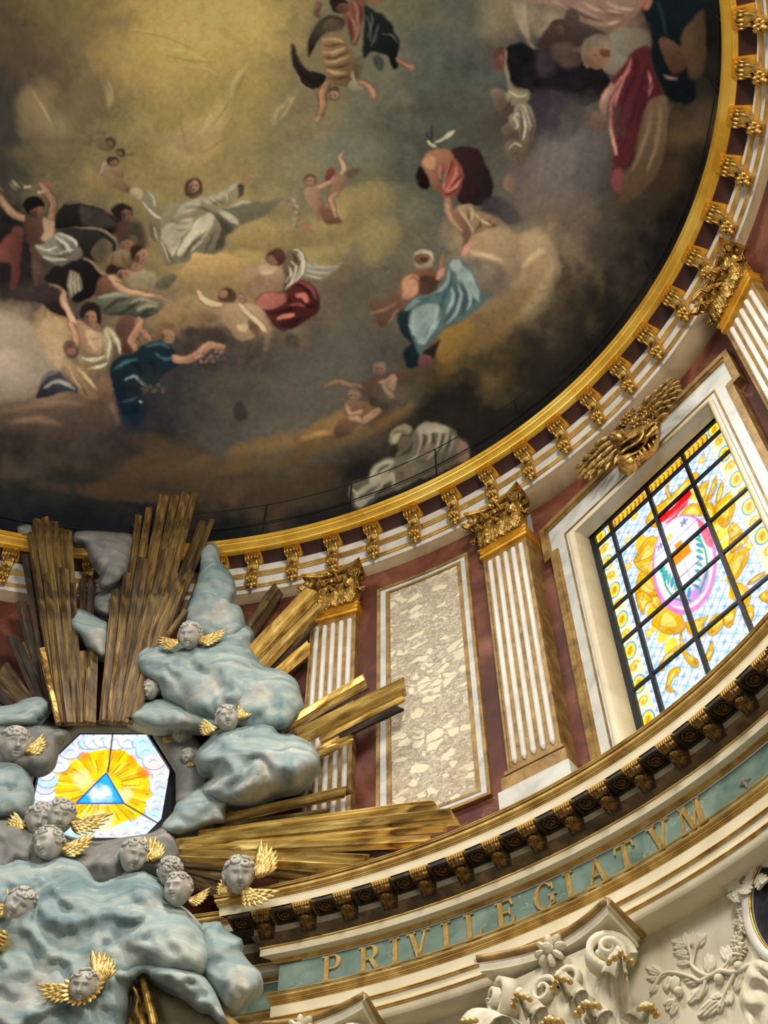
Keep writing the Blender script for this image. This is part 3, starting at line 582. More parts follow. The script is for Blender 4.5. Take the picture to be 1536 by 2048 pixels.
    D(1, (168, 138, 88), "815,880 840,820 900,780 970,775 1015,830 1015,920 960,900 880,900 830,920", 1.8, 1, (84, 62, 40), (.1, 1))
    for t in ("870,800 860,860 850,900", "940,790 950,850 990,900", "1000,820 1005,880 1000,920"): K(1, (96, 72, 46), 5, t, 1.5, .8)
    fc(1, "1000,760 1040,740 1090,740 1110,760 1060,790 1030,860 1010,840", "1030,850 1060,790 1105,760 1140,790 1135,840 1105,880 1060,880", (204, 146, 104), (58, 40, 32), "1030,850 1060,800 1070,870", "1105,800 1100,845"); D(1, SM, "1020,880 1060,880 1090,910 1060,930 1020,930", 2)
    D(1, SM, "730,1120 760,1000 830,960 900,970 930,1030 890,1090 800,1120", 1.8, 1, SD, (-.5, 1)); D(1, (206, 160, 112), "830,965 890,970 930,1020 900,1060 860,1010", 2, .8); arm(1, "880,1030 960,1080 1060,1110 1180,1130 1270,1150", 14, (196, 148, 102)); fc(1, "815,930 850,885 920,900 960,905 990,930 930,930 900,960 830,960", "905,970 930,925 985,920 1005,945 990,985 950,1010", (196, 140, 98), (52, 36, 30), "910,970 935,940 940,1000", "970,950"); K(1, (190, 140, 100), 6, "1240,1150 1290,1160 1330,1170", 1.2, .8)
    D(1, (122, 124, 98), "740,1150 830,1105 960,1100 1060,1130 1180,1130 1260,1180 1230,1240 1130,1300 1020,1290 900,1270 780,1250", 1.8, 1, (46, 52, 44), (-.1, 1))
    for t in ("760,1140 880,1110 1000,1120", "1000,1180 1100,1150 1220,1190", "1040,1240 1130,1200 1220,1210"): K(1, (176, 174, 138), 6, t, 1.6, .8)
    for t in ("800,1240 900,1160 1000,1140", "900,1270 1000,1210 1080,1160", "1060,1290 1140,1240 1220,1230"): K(1, (38, 46, 40), 8, t, 2, .75)
    D(1, (120, 82, 62), "900,1330 960,1280 1020,1285 1010,1350 960,1400 900,1420", 2, 1, (62, 42, 36), (0, 1)); arm(1, "1090,1300 1050,1380 1020,1450 1060,1510", 20, (162, 114, 78))
    D(6, (210, 164, 110), "390,110 470,130 560,150 640,200 700,240 705,310 690,370 620,370 560,330 530,260 490,190", 1.8, 1, (126, 84, 54), (-.7, .5)); D(6, (226, 184, 130), "590,200 680,240 700,300 660,350 610,300", 2.4, .7); K(6, (120, 76, 50), 4, "600,260 640,270 690,260", 1.6, .6); arm(6, "510,170 470,90 430,0 440,-60", 13, (210, 164, 118)); arm(6, "480,160 510,230 520,300 490,360", 13, (190, 140, 98))
    fc(6, "545,130 560,40 620,15 670,40 690,110 680,180 650,190 655,100 610,80 590,110", "585,110 610,75 650,80 660,130 640,165 610,165", (196, 140, 98), (38, 30, 28), "585,115 605,95 612,160", "605,112 635,112"); D(6, SM, "625,165 660,155 690,215 650,205", 1.6)
    D(6, (190, 158, 108), "285,140 360,120 440,180 480,240 460,320 440,420 400,480 330,420 290,320 275,220", 4, .75); D(6, (92, 66, 54), "430,330 450,280 510,280 535,340 520,400 460,390", 2, .9); B((150, 104, 78), 142, 702, 8, 7, .8)
    D(6, (206, 184, 130), "715,200 760,185 800,240 835,360 815,370 780,290 760,380 720,480 690,500 620,490 560,440 530,390 620,390 710,370 700,270", 1.6, 1, (128, 104, 66), (.1, 1))
    for t in ("720,210 750,280 730,400", "765,200 800,280 825,365", "560,400 640,410 715,380", "600,470 680,460 730,430"): K(6, (238, 226, 184), 6, t, 1.2, .85)
    for t in ("745,230 770,310 745,410", "600,440 680,430 735,400", "560,430 620,470 690,480"): K(6, (98, 76, 46), 6, t, 1.6, .75)
    D(6, (188, 152, 94), "440,400 520,440 600,480 660,580 700,640 680,680 600,670 540,620 470,520 440,470", 1.8, 1, (96, 68, 42), (1, .2)); K(6, (66, 46, 30), 6, "470,490 540,580 610,670", 1.6, .8); K(6, (222, 192, 132), 6, "530,460 600,540 660,610", 1.6, .8); K(6, (214, 180, 118), 5, "460,440 500,530 560,610", 1.4, .7)
    D(6, (78, 76, 84), "250,660 280,570 320,500 400,490 450,540 520,590 530,630 450,620 380,650 300,665", 1.8, 1, (40, 40, 48), (-.4, 1)); K(6, (176, 172, 164), 7, "300,600 380,560 450,570 510,610", 1.8, .8); K(6, (120, 118, 122), 6, "290,560 330,510 400,500", 1.8, .7)
    D(6, (112, 82, 58), "700,500 760,560 790,700 820,860 740,720 660,620", 4, .7); D(6, (120, 78, 62), "790,200 860,110 910,130 920,180 870,250 900,290 950,370 900,380 830,360 840,300", 2, 1, (70, 44, 40), (-.3, 1)); arm(6, "970,150 930,220 900,280 945,360", 17, (166, 116, 80)); arm(6, "960,210 1000,240 1040,280", 12, (150, 104, 72))
    # --- angel in blue green
    D(6, (22, 52, 62), "750,500 790,400 900,370 980,310 1080,280 1180,330 1200,400 1230,440 1120,520 1050,600 960,640 960,760 860,800 800,680", 1.8, 1, (12, 26, 38), (.2, 1)); D(6, (16, 36, 50), "790,620 960,640 1000,760 960,860 860,860 820,760", 6, .9)
    for t in ("1000,320 1080,300 1160,330", "850,540 930,520 980,570 1010,600", "780,480 850,430 950,400", "1060,360 1120,400 1180,400"): K(6, (66, 112, 116), 6, t, 1.8, .7)
    K(6, (160, 186, 182), 4, "850,540 920,525 960,560 1000,590", 1.4, .7); K(6, (200, 204, 200), 4, "955,690 965,700", .8, .9, (.8, .8)); K(6, (48, 90, 98), 5, "830,700 900,680 950,660", 1.6, .6)
    for t in ("900,420 960,470 960,560", "820,600 900,600 950,620", "1020,420 1060,480 1040,540"): K(6, (10, 22, 32), 9, t, 2.4, .7)
    arm(6, "1180,400 1270,410 1360,370 1430,310 1536,320", 17, (160, 116, 78)); fc(6, "1045,240 1070,180 1130,155 1190,165 1215,215 1195,240 1140,200 1100,230 1080,260", "1095,240 1120,210 1180,215 1196,260 1180,295 1140,300 1110,280", (196, 146, 100), (110, 84, 54), "1095,245 1118,225 1125,290", "1140,245 1175,250")
    for i in range(20): B([(128, 98, 88), (88, 66, 62), (150, 116, 96)][i % 3], 385+i*3.4, 718+10*np.sin(i*1.7)-i*.5, 5, 5, .6, 0, 1, 0)
    for i in range(12): B([(120, 102, 82), (84, 70, 62)][i % 2], 284+i*4, 777+6*np.sin(i*1.4), 4.5, 4, .7, 0, 1, 0)
    # --- crimson angel with two putti
    D(2, (182, 174, 142), "1010,870 1120,880 1220,890 1290,855 1260,910 1200,950 1130,1000 1040,1000 980,960", 2, .9, (110, 104, 80)); 
    for t in ("1020,890 1130,900 1260,890", "1020,930 1110,940 1200,940", "1010,970 1080,980 1130,990"): K(2, (214, 206, 174), 3.5, t, 1.2, .7)
    D(2, (200, 160, 112), "510,980 580,920 690,870 780,870 850,900 860,980 800,1080 720,1130 640,1150 620,1080 700,1000 650,960 560,1000", 1.8, 1, (132, 94, 62), (.3, 1)); D(2, (140, 106, 72), "560,1010 640,970 740,980 760,1050 680,1130 600,1120", 3, .7); D(2, (222, 186, 138), "640,900 740,880 790,900 740,950 660,950", 2.4, .8)
    D(2, (128, 108, 76), "830,900 860,800 900,760 960,755 1005,830 1005,930 960,1010 900,1060 840,1110 820,1090 850,1000", 1.6, 1, (84, 68, 46), (.3, 1))
    for t in ("905,770 960,780 990,860 985,950 920,1030", "900,860 940,900 920,980 850,1070", "950,800 975,880 950,960 880,1050", "880,900 900,950 860,1020"): K(2, (232, 222, 184), 5, t, 1.1, .9)
    for t in ("900,800 930,840 930,900", "960,840 965,920 910,1010", "870,940 885,990 845,1050"): K(2, (58, 46, 30), 5, t, 1.3, .8)
    fc(2, "700,830 730,780 790,765 850,790 850,860 800,890 730,870", "700,840 740,815 790,860 770,885 715,870", (176, 120, 84), (84, 50, 38))
    D(2, (118, 40, 38), "620,1170 680,1110 760,1095 840,1090 930,1010 1000,1010 1080,1070 1115,1150 1110,1230 1060,1280 1000,1320 900,1370 820,1390 750,1350 700,1270", 1.8, 1, (52, 20, 24), (.8, .8)); D(2, (206, 112, 84), "620,1170 690,1110 770,1100 850,1110 860,1150 800,1200 700,1225 640,1200", 2, .95, (160, 76, 60), (1, .5)); D(2, (196, 98, 72), "920,1105 1000,1100 1025,1150 1010,1175 980,1140 940,1130", 1.6, .9); D(2, (206, 110, 78), "780,1300 830,1265 910,1260 910,1280 830,1300 790,1312", 1.4, .9)
    for t in ("840,1110 880,1180 870,1260", "930,1030 1000,1060 1050,1140", "720,1260 820,1240 940,1230", "980,1180 1050,1200 1090,1180", "800,1350 900,1330 980,1290"): K(2, (44, 16, 22), 9, t, 2.2, .75)
    for t in ("950,1010 1040,1060 1090,1150", "860,1200 940,1190 1000,1200"): K(2, (160, 60, 54), 6, t, 2, .7)
    D(2, (206, 168, 112), "340,1250 400,1200 470,1180 520,1220 560,1290 560,1360 620,1420 600,1450 520,1470 470,1450 430,1390 370,1330", 1.8, 1, (140, 104, 66), (-.5, 1)); D(2, (210, 170, 116), "540,1190 620,1190 680,1240 700,1310 740,1370 735,1450 710,1536 685,1530 690,1420 640,1350 580,1280", 1.8, 1, (140, 100, 64), (.4, .8)); arm(2, "370,1200 290,1180 220,1150 180,1090", 13, (210, 172, 120)); arm(2, "500,1190 560,1260 640,1330 700,1400", 12, (214, 176, 124)); D(2, (96, 70, 52), "560,1330 620,1340 660,1400 640,1440 580,1400", 2.4, .7); D(2, (220, 186, 134), "480,1350 560,1350 540,1400 500,1390", 2, .7)
    fc(2, "330,1120 360,1070 430,1065 465,1110 460,1170 400,1175 340,1160", "335,1110 365,1078 400,1090 395,1130 350,1140", (186, 142, 96), (92, 58, 40)); fc(2, "470,1130 490,1100 530,1100 560,1150 540,1180", "480,1130 520,1110 545,1150 520,1180 495,1170", (206, 160, 112), (120, 80, 52), None, "505,1140 530,1140")
    D(1, (90, 80, 66), "0,0", 1) if 0 else None
    D(2, (58, 48, 44), "840,1470 870,1400 920,1420 960,1510 900,1530", 4, .7)
    # --- two putti with a garland
    D(2, (198, 154, 110), "1000,320 1060,280 1110,300 1120,370 1150,420 1130,500 1120,545 1080,530 1060,470 1020,400", 1.6, 1, (126, 84, 58), (.9, .3)); D(2, (150, 92, 62), "1110,430 1180,440 1240,500 1290,560 1230,570 1150,550", 1.8, .95, (100, 62, 44)); fc(2, "990,250 1000,200 1050,182 1085,210 1085,265 1050,285", "1000,235 1030,210 1062,225 1064,265 1030,285 1005,270", (206, 160, 116), (110, 76, 50), None, "1018,235 1042,238"); arm(2, "1090,300 1140,280 1190,250 1220,200", 9, (186, 138, 96))
    D(2, (186, 136, 96), "1210,260 1250,190 1300,190 1310,240 1290,310 1240,340 1200,330", 1.6, 1, (124, 82, 56), (.7, .6)); D(2, (150, 62, 46), "1150,220 1175,150 1215,140 1230,180 1200,230 1165,240", 1.6, .95, (108, 44, 36)); arm(2, "1275,200 1300,130 1270,70 1290,35", 9, (206, 164, 122)); arm(2, "1250,330 1200,370 1210,420 1240,520", 10, (180, 132, 92)); D(2, (96, 80, 66), "1310,200 1350,155 1425,140 1400,190 1350,220", 1.6, .9); D(2, (116, 104, 86), "1320,240 1390,240 1370,270 1320,280", 2, .6)
    for i in range(22): B([(176, 116, 92), (120, 120, 86), (200, 170, 130), (90, 96, 70)][i % 4], 580+i*.9+8*np.sin(i*1.3), 396+i*3, 5, 4.5, .8, 0, 1, 0)
    D(2, (160, 84, 56), "960,580 1000,555 1040,600 1070,635 1010,620 970,600", 2, .8)
    # --- pair of flying angels at the top
    D(4, (66, 54, 46), "255,420 255,340 290,240 340,160 430,122 520,140 530,200 480,230 400,250 350,300 300,380 270,435", 1.8, 1, (40, 32, 30), (.2, 1)); D(4, (104, 86, 64), "400,150 500,150 520,230 430,240 380,230", 3, .7)
    D(4, (70, 60, 50), "118,400 130,335 165,390 190,480 250,540 330,560 395,580 380,640 330,680 250,680 200,640 150,560", 1.8, 1, (34, 26, 26), (.9, .3)); K(4, (190, 172, 134), 3.5, "120,420 150,540 210,650 290,690", 1.2, .7)
    for t in ("170,420 210,520 270,560", "150,450 200,560 270,610", "180,540 240,610 320,630"): K(4, (30, 24, 24), 5, t, 1.6, .7)
    D(4, (170, 136, 78), "358,380 380,290 440,255 510,265 545,330 590,380 610,480 640,560 600,650 520,660 440,640 390,560 380,480", 1.7, 1, (108, 76, 46), (.7, .7))
    for t in ("370,310 450,300 530,330", "362,400 450,400 550,360", "380,470 480,470 580,420", "390,530 470,560 560,560"): K(4, (214, 180, 112), 6, t, 1.5, .8)
    for t in ("370,350 450,350 540,340", "370,440 470,440 570,390", "390,500 480,520 590,480", "420,600 500,600 580,590"): K(4, (88, 60, 36), 5.5, t, 1.7, .8)
    K(4, (206, 190, 142), 5, "600,540 600,600 640,660", 1, .85); D(4, (196, 184, 142), "570,660 600,620 650,650 690,680 640,700 590,690", 1.4, .95, (120, 108, 80)); D(4, (104, 92, 66), "600,470 660,430 670,540 640,620 610,560", 2.4, .8)
    arm(4, "410,630 365,720 365,820 345,900", 15, (160, 116, 72)); K(4, (196, 150, 112), 7, "345,895 330,920 320,945", 1.2, .9); K(4, (196, 150, 112), 4, "350,900 310,910 290,940", 1, .8); arm(4, "650,630 710,650 750,700 770,760", 11, (182, 130, 88)); K(4, (182, 126, 90), 5, "740,680 745,720 740,760", 1, .8)
    fc(4, "405,700 430,670 490,665 500,720 480,770 430,770", "415,730 450,700 490,715 480,760 435,765", (208, 160, 122), (96, 66, 46), None, "430,740 465,735")
    D(4, (158, 92, 66), "520,100 560,40 600,-20 690,-20 690,100 670,180 650,300 610,350 570,260 540,180", 1.8, 1, (104, 58, 42), (.5, 1))
    for t in ("600,0 640,80 630,180", "560,80 600,160 620,260", "650,150 640,230 610,330"): K(4, (200, 132, 98), 5, t, 1.5, .8)
    for t in ("620,0 660,90 650,200", "580,100 580,200 600,300"): K(4, (84, 46, 36), 5.5, t, 1.7, .8)
    fc(4, "420,30 440,-20 530,-20 560,30 520,90 470,100 440,70", "470,60 520,20 570,40 570,80 520,100 480,95", (150, 98, 68), (44, 32, 30)); K(4, (112, 66, 46), 12, "300,60 340,30 320,100 360,140", 2, .85); K(4, (154, 92, 64), 10, "700,0 780,10 830,-10", 2, .9)
    D(4, (46, 53, 54), "690,40 760,80 830,110 900,180 920,250 960,310 950,400 940,520 900,530 870,440 800,410 740,400 690,450 670,400 690,250", 1.7, 1, (22, 28, 31), (.6, .8)); D(4, (64, 72, 68), "750,450 800,420 840,480 830,540 790,540", 2, .9)
    for t in ("740,100 750,180 720,300", "800,180 780,260 740,360", "820,260 900,270 940,330", "700,120 740,220 740,330"): K(4, (112, 122, 114), 3.5, t, 1.3, .6)
    arm(4, "940,450 990,490 1050,520", 10, (150, 100, 70)); K(4, (160, 108, 78), 8, "1020,500 1060,520 1040,545", 1.2, .9)
    # --- red robed man seen from behind, dove above
    D(3, (66, 38, 40), "750,220 830,170 940,170 1000,200 1040,300 1090,400 1100,500 1060,600 960,620 830,580 860,400 800,280", 2.2, 1, (40, 27, 34), (1, .5)); D(3, (58, 48, 54), "1060,560 1160,560 1280,640 1320,740 1220,760 1100,700 1000,640", 4, .9)
    D(3, (184, 84, 58), "700,280 770,250 850,300 870,400 850,500 790,560 720,560 710,490 740,400", 1.7, 1, (124, 52, 42), (.8, .6)); D(3, (190, 126, 74), "555,290 600,220 680,190 760,200 800,260 740,300 700,290 680,400 720,510 660,510 620,460 580,360", 1.7, 1, (106, 62, 40), (.5, .8)); D(3, (212, 150, 92), "560,290 610,240 650,260 640,330 600,340", 2.2, .8)
    for t in ("770,310 740,400 720,500", "820,320 800,430 740,510", "860,420 810,480 740,520", "700,300 690,360 700,420"): K(3, (214, 118, 82), 6, t, 1.5, .8)
    for t in ("800,260 760,360 730,460", "850,380 800,460 760,500", "720,540 770,530 850,490"): K(3, (84, 34, 32), 6, t, 1.7, .8)
    D(3, (48, 28, 26), "510,380 540,320 570,350 610,440 600,490 550,495 515,450", 1.8, 1, (30, 20, 22), (0, 1)); D(3, (170, 118, 78), "725,570 770,570 790,640 840,680 900,760 930,850 890,940 860,990 870,900 850,840 790,780 740,680", 1.7, 1, (104, 68, 46), (.9, .3)); K(3, (214, 166, 116), 6, "740,600 780,720 860,820", 1.8, .7)
    D(3, (182, 148, 100), "820,640 930,610 960,660 1060,700 1160,760 1060,800 950,830 900,740", 1.8, 1, (112, 84, 56), (.7, .8)); 
    for t in ("930,630 940,700 920,760", "960,680 1020,740 1100,770", "840,660 900,740 950,820"): K(3, (222, 190, 132), 5.5, t, 1.4, .75)
    for t in ("900,640 910,720 940,800", "1000,710 1000,770 960,820", "1060,720 1090,770 1130,780"): K(3, (74, 50, 34), 5.5, t, 1.6, .75)
    D(3, (192, 130, 96), "860,990 880,940 930,880 1000,830 960,880 920,940 890,1010", 1.6, .9); D(3, (206, 204, 160), "595,130 610,120 640,150 680,120 720,100 740,70 800,40 780,80 740,110 690,130 650,150 670,170 630,175", 1.1, 1); D(3, (42, 48, 50), "580,60 600,50 615,100 625,0 640,60 630,130 610,120", 1.3, .8)
    # --- grey bearded man in a blue mantle
    D(3, (150, 96, 60), "350,1280 400,1200 450,1140 520,1110 640,1110 680,1180 640,1290 560,1300 470,1340 400,1430 360,1340", 1.8, 1, (84, 52, 36), (.8, .5)); D(3, (196, 134, 84), "410,1190 480,1150 540,1180 540,1260 480,1330 410,1330", 2.2, .8); K(3, (84, 52, 36), 5, "450,1180 500,1170 540,1210", 1.5, .8); D(3, (64, 46, 38), "540,1170 680,1180 650,1280 540,1300", 2.4, .85)
    D(3, (120, 76, 50), "130,1390 160,1340 260,1340 350,1300 400,1380 380,1450 280,1530 230,1550 180,1440", 2.4, .95, (78, 50, 40), (.2, 1)); K(3, (166, 108, 70), 6, "150,1440 240,1430 360,1370", 1.8, .7); K(3, (166, 108, 70), 5, "300,1530 340,1460 380,1420", 1.8, .6)
    fc(3, "490,1020 520,970 570,955 630,975 640,1050 600,1000 530,990", "500,1030 530,990 600,985 632,1030 620,1070 540,1090", (150, 104, 76), (190, 176, 140), "545,1020 600,1015 600,1045 550,1050", None); D(3, (196, 178, 132), "500,1060 540,1080 600,1050 635,1030 630,1085 570,1105 520,1110", 1.5, .95, (120, 100, 70)); K(3, SM, 9, "690,1170 700,1100 720,1000", 1.5, .85); D(3, (196, 132, 104), "665,1190 680,1120 720,1090 720,1150 690,1190", 1.5, .9)
    BL, BM, BD = (134, 156, 150), (84, 112, 110), (30, 52, 58)
    D(3, BM, "740,1150 750,1070 800,1025 860,1035 930,1090 980,1190 1020,1290 1110,1290 1060,1330 1000,1400 940,1450 860,1500 760,1540 690,1600 620,1680 560,1740 545,1790 500,1700 460,1600 445,1500 470,1400 560,1340 640,1310 700,1230", 1.7, 1, (66, 96, 98), (.4, 1))
    D(3, BD, "365,1490 420,1400 500,1340 640,1300 560,1350 470,1420 450,1500 460,1600 500,1700 540,1790 520,1850 440,1860 420,1740 470,1680 400,1610", 1.8, 1, (18, 38, 46), (0, 1)); D(3, (112, 144, 138), "420,1420 500,1340 640,1300 690,1250 660,1320 560,1350 470,1410", 1.6, .9)
    D(3, BL, "460,1480 500,1410 600,1380 690,1390 700,1460 660,1560 590,1650 540,1690 490,1620 460,1560", 2.4, .8); D(3, BL, "820,1110 870,1080 930,1130 970,1220 1000,1300 960,1340 920,1290 870,1230 830,1180", 2.2, .85); D(3, (170, 190, 182), "770,1080 800,1040 850,1045 860,1090 800,1120", 2, .7)
    for t in ("790,1120 770,1230 720,1340 690,1450 600,1600 550,1720", "850,1180 880,1290 860,1400 780,1500", "930,1200 960,1300 940,1400", "800,1210 830,1300 810,1420 720,1520", "520,1340 600,1330 700,1290", "900,1320 900,1400 850,1470"): K(3, (40, 70, 74), 9, t, 2, .75)
    for t in ("760,1100 740,1210 680,1290", "830,1220 850,1330 820,1440 740,1530", "900,1240 930,1330 900,1430", "680,1400 640,1540 560,1690", "500,1420 480,1500 500,1620", "780,1250 790,1350 740,1460", "940,1220 950,1270 990,1360"): K(3, (152, 174, 168), 6, t, 1.5, .75)
    D(3, (24, 24, 28), "560,1750 640,1690 700,1640 660,1760 640,1800 600,1790", 2, .9); D(3, (124, 70, 70), "525,1830 560,1775 620,1780 640,1830 600,1860 540,1860", 1.6, .95, (74, 40, 42)); D(3, (104, 94, 82), "880,1040 1000,1030 1120,1060 1200,1150 1260,1230 1120,1290 1010,1240 950,1130", 5, .65)
    # --- pair of shadowed figures on the low cloud
    FG, FDk = (140, 106, 72), (62, 46, 36)
    D(7, (96, 72, 54), "420,460 500,430 570,400 640,380 720,360 800,350 820,440 840,560 800,620 700,600 620,560 540,560 480,540", 2, .95, FDk, (.5, 1)); D(7, (150, 112, 78), "600,450 650,420 720,380 740,420 720,500 680,500 640,460", 2, .85); arm(7, "480,470 380,460 270,440 190,490", 12, (116, 92, 66)); arm(7, "640,470 700,540 720,560", 12, FG); fc(7, "560,330 590,290 650,290 670,330 640,370 570,370", "570,340 600,310 650,330 640,380 590,380", (150, 112, 84), (110, 92, 76), None, "595,340 625,342")
    D(7, FG, "340,620 370,580 440,580 500,600 500,660 460,700 400,700 350,690", 1.8, 1, FDk, (.4, .9)); D(7, (120, 88, 64), "280,760 340,700 440,700 470,740 420,800 400,830 300,870 260,830", 2, .95, (72, 50, 40), (0, 1)); arm(7, "360,620 400,690 480,660", 11, (156, 118, 80)); arm(7, "480,750 540,700 620,650", 16, (144, 108, 74)); arm(7, "380,720 440,720 470,750", 12, (150, 112, 76)); fc(7, "370,530 390,495 440,490 470,530 460,570 400,570", "375,540 400,510 445,520 450,560 410,580", (166, 126, 88), (120, 100, 74), None, "395,540 425,540")
    D(7, (34, 30, 28), "540,560 640,590 680,640 600,640 540,620", 3, .7); D(6, (30, 30, 34), "1590,740 1640,690 1680,740 1690,800 1640,830 1600,800", 3, .6)
    # --- stone coloured mourning figure at the rim
    G, GL, GD = (102, 94, 74), (146, 138, 110), (38, 35, 29)
    D(7, G, "740,1010 790,940 840,880 890,800 960,745 1050,752 1140,780 1190,810 1220,870 1280,920 1305,980 1290,1040 1180,1080 1060,1140 940,1180 880,1120 820,1040", 1.7, 1, (76, 70, 54), (.6, .9)); D(7, G, "375,1240 420,1210 520,1170 560,1090 620,1040 700,1018 800,1020 880,1050 940,1080 940,1150 860,1220 720,1280 600,1330 480,1400 420,1410 385,1340", 1.7, 1, (70, 64, 50), (.2, 1))
    D(7, (90, 80, 58), "720,1110 800,1060 900,1080 900,1150 820,1220 730,1260", 3, .8); D(7, GL, "560,1110 640,1050 720,1040 700,1100 620,1180 540,1210", 2.4, .8); D(7, GL, "420,1300 500,1240 640,1160 715,1130 720,1180 640,1240 540,1330 450,1400", 2.2, .8); D(7, GL, "900,800 970,755 1060,765 1140,790 1120,830 1020,830 940,850", 2.2, .8)
    for t in ("920,820 930,900 900,1000 830,1050", "980,800 1000,880 960,960", "1060,790 1080,870 1040,960 980,1040", "1140,800 1120,900 1060,1000", "1180,840 1160,940 1100,1040"): K(7, GL, 6, t, 1.5, .8)
    for t in ("950,830 950,930 900,1030", "1020,830 1030,920 980,1010", "1100,830 1090,930 1030,1030", "1160,850 1140,960 1080,1080", "860,900 830,970 760,1010", "420,1330 520,1290 620,1220", "590,1150 640,1100 700,1070", "470,1390 560,1300 700,1220"): K(7, GD, 8, t, 1.9, .75)
    for t in ("390,1260 440,1310 430,1390", "600,1080 660,1060 720,1060", "700,1140 725,1200 710,1250", "640,1240 540,1320 460,1400"): K(7, GL, 6, t, 1.4, .75)
    D(7, (134, 128, 92), "680,880 700,820 760,770 820,765 860,800 840,840 780,830 740,860 760,900 710,925 690,910", 1.6, 1, (120, 112, 76), (.2, 1)); D(7, (156, 148, 104), "700,850 750,825 775,840 740,890 715,915", 1.6, .9); K(7, (72, 66, 46), 4, "700,870 740,820 830,820", 1.3, .7); D(7, (112, 98, 68), "750,930 780,860 840,850 850,890 800,960 770,970", 1.8, .9, (70, 60, 42)); D(7, (104, 88, 66), "900,1000 960,920 1040,920 1030,990 940,1030", 2.4, .7)
    D(7, (112, 86, 62), "1200,900 1260,890 1305,960 1290,1040 1220,1050", 2.6, .8)
    # --- elders and angels at the upper right
    D(5, (150, 134, 106), "100,0 340,0 350,80 350,200 380,310 330,310 290,220 230,140 160,60", 4, .85, (104, 92, 74), (.2, 1)); D(5, (176, 160, 122), "230,20 310,30 330,140 340,280 370,300 310,230 260,130", 3, .8); D(5, (158, 138, 110), "330,60 460,60 560,120 520,170 430,220 370,220", 6, .7)
    D(5, (176, 138, 118), "380,0 1020,0 1020,50 960,110 830,180 700,130 560,60", 2.4, 1, (118, 92, 76), (.5, 1))
    for t in ("480,10 620,60 760,110", "640,10 760,60 900,80", "800,10 880,50 980,60", "700,120 800,150 900,130"): K(5, (208, 176, 150), 6, t, 1.6, .75)
    for t in ("560,40 700,100 820,160", "740,20 840,90 920,100", "520,10 660,90 760,140"): K(5, (96, 70, 60), 7, t, 2, .7)
    D(5, (92, 72, 64), "390,270 420,200 470,140 540,130 570,80 620,80 650,130 760,180 800,220 690,270 560,320 420,310", 3, .95, (58, 46, 44), (0, 1)); fc(5, "455,180 480,130 540,120 570,160 560,200 500,220", "480,170 530,150 555,180 530,215 490,210", (112, 86, 72), (70, 54, 50)); fc(5, "555,100 580,60 630,75 640,120 600,140", "565,105 600,85 622,110 600,135", (118, 94, 78), (84, 68, 58))
    D(5, (28, 28, 33), "190,320 220,275 300,270 380,310 500,300 650,330 800,430 830,560 720,640 620,640 500,560 350,580 230,510 200,420", 2.4, 1, (40, 34, 42), (.2, 1)); D(5, (56, 48, 60), "340,560 500,560 640,600 660,760 560,860 420,860 340,720", 7, .85); D(5, (66, 56, 66), "400,300 480,300 500,420 420,480 380,400", 6, .6); D(5, (96, 78, 66), "480,280 620,280 660,380 560,420 500,380", 5, .6)
    D(5, (186, 172, 130), "175,330 195,320 200,420 230,530 320,550 345,585 260,590 210,540 190,450", 1.6, .95, (128, 116, 86)); fc(5, "110,380 130,305 180,295 190,400 170,440 130,430", "135,370 165,335 180,380 168,425 140,410", (150, 100, 80), (104, 66, 52))
    for t, cc in (("100,560 160,550 200,600 210,680 160,690 120,640", (150, 124, 96)), ("190,580 270,560 340,590 300,650 220,640", (180, 166, 126)), ("250,650 330,640 370,720 350,860 310,940 280,870 260,760", (166, 154, 120)), ("210,720 260,690 300,740 280,800 230,800", (176, 162, 126)), ("160,790 220,760 250,810 200,850", (136, 116, 92)), ("190,880 260,860 310,920 300,1020 250,1010 200,960", (130, 112, 90))): D(5, cc, t, 1.8, .9, tuple(int(v*.5) for v in cc), (.5, .9))
    for t in ("290,640 330,700 340,800", "230,720 265,760 250,800", "300,680 310,780 290,860", "210,560 270,590 330,580", "215,920 250,880 290,900", "240,740 260,700 290,730"): K(5, (220, 206, 166), 4, t, 1.2, .8)
    for t in ("270,660 290,760 280,860", "320,660 350,760 330,900", "220,600 200,660 170,680", "230,960 260,940 270,1010"): K(5, (52, 42, 38), 5, t, 1.5, .75)
    D(5, (176, 128, 80), "175,1120 210,1060 240,1090 260,1160 240,1200 190,1170", 2, .9, (96, 74, 66), (1, .3)); D(5, (92, 78, 84), "210,1040 290,1030 330,1100 260,1140", 4, .7)
    for i in range(9): K(5, (124, 116, 110) if i % 2 else (92, 88, 86), 7, "%d,%d %d,%d %d,%d" % (420+i*26, 780+i*18, 390+i*30, 960, 360+i*30, 1140-i*8), 4, .4)
    D(5, (150, 142, 118), "820,240 880,180 970,170 1060,200 1080,300 980,330 930,420 860,450 830,380", 2.2, .95, (92, 86, 72), (1, .3)); fc(5, "655,330 680,250 760,210 830,240 820,300 760,290 720,340 700,420 670,400", "670,380 700,310 770,280 830,300 840,370 790,420 720,420", (186, 130, 88), (120, 106, 86), "770,300 830,310 830,350 780,350", "740,335 800,325"); D(5, (156, 148, 122), "790,420 840,370 900,340 960,380 930,450 860,460 820,450", 1.8, .95, (100, 92, 76))
    D(5, (104, 36, 40), "850,480 920,400 960,330 1060,280 1090,330 1090,420 1130,500 1150,590 1060,640 1010,800 960,960 900,1060 870,1110 840,1100 860,960 840,860 820,740 850,600", 1.8, 1, (62, 24, 36), (.8, .6))
    for t in ("960,350 940,440 870,520 840,640", "860,560 830,700 850,860 870,960", "1060,440 1080,520 1060,600", "930,460 880,560 860,660"): K(5, (196, 112, 96), 6, t, 1.7, .75)
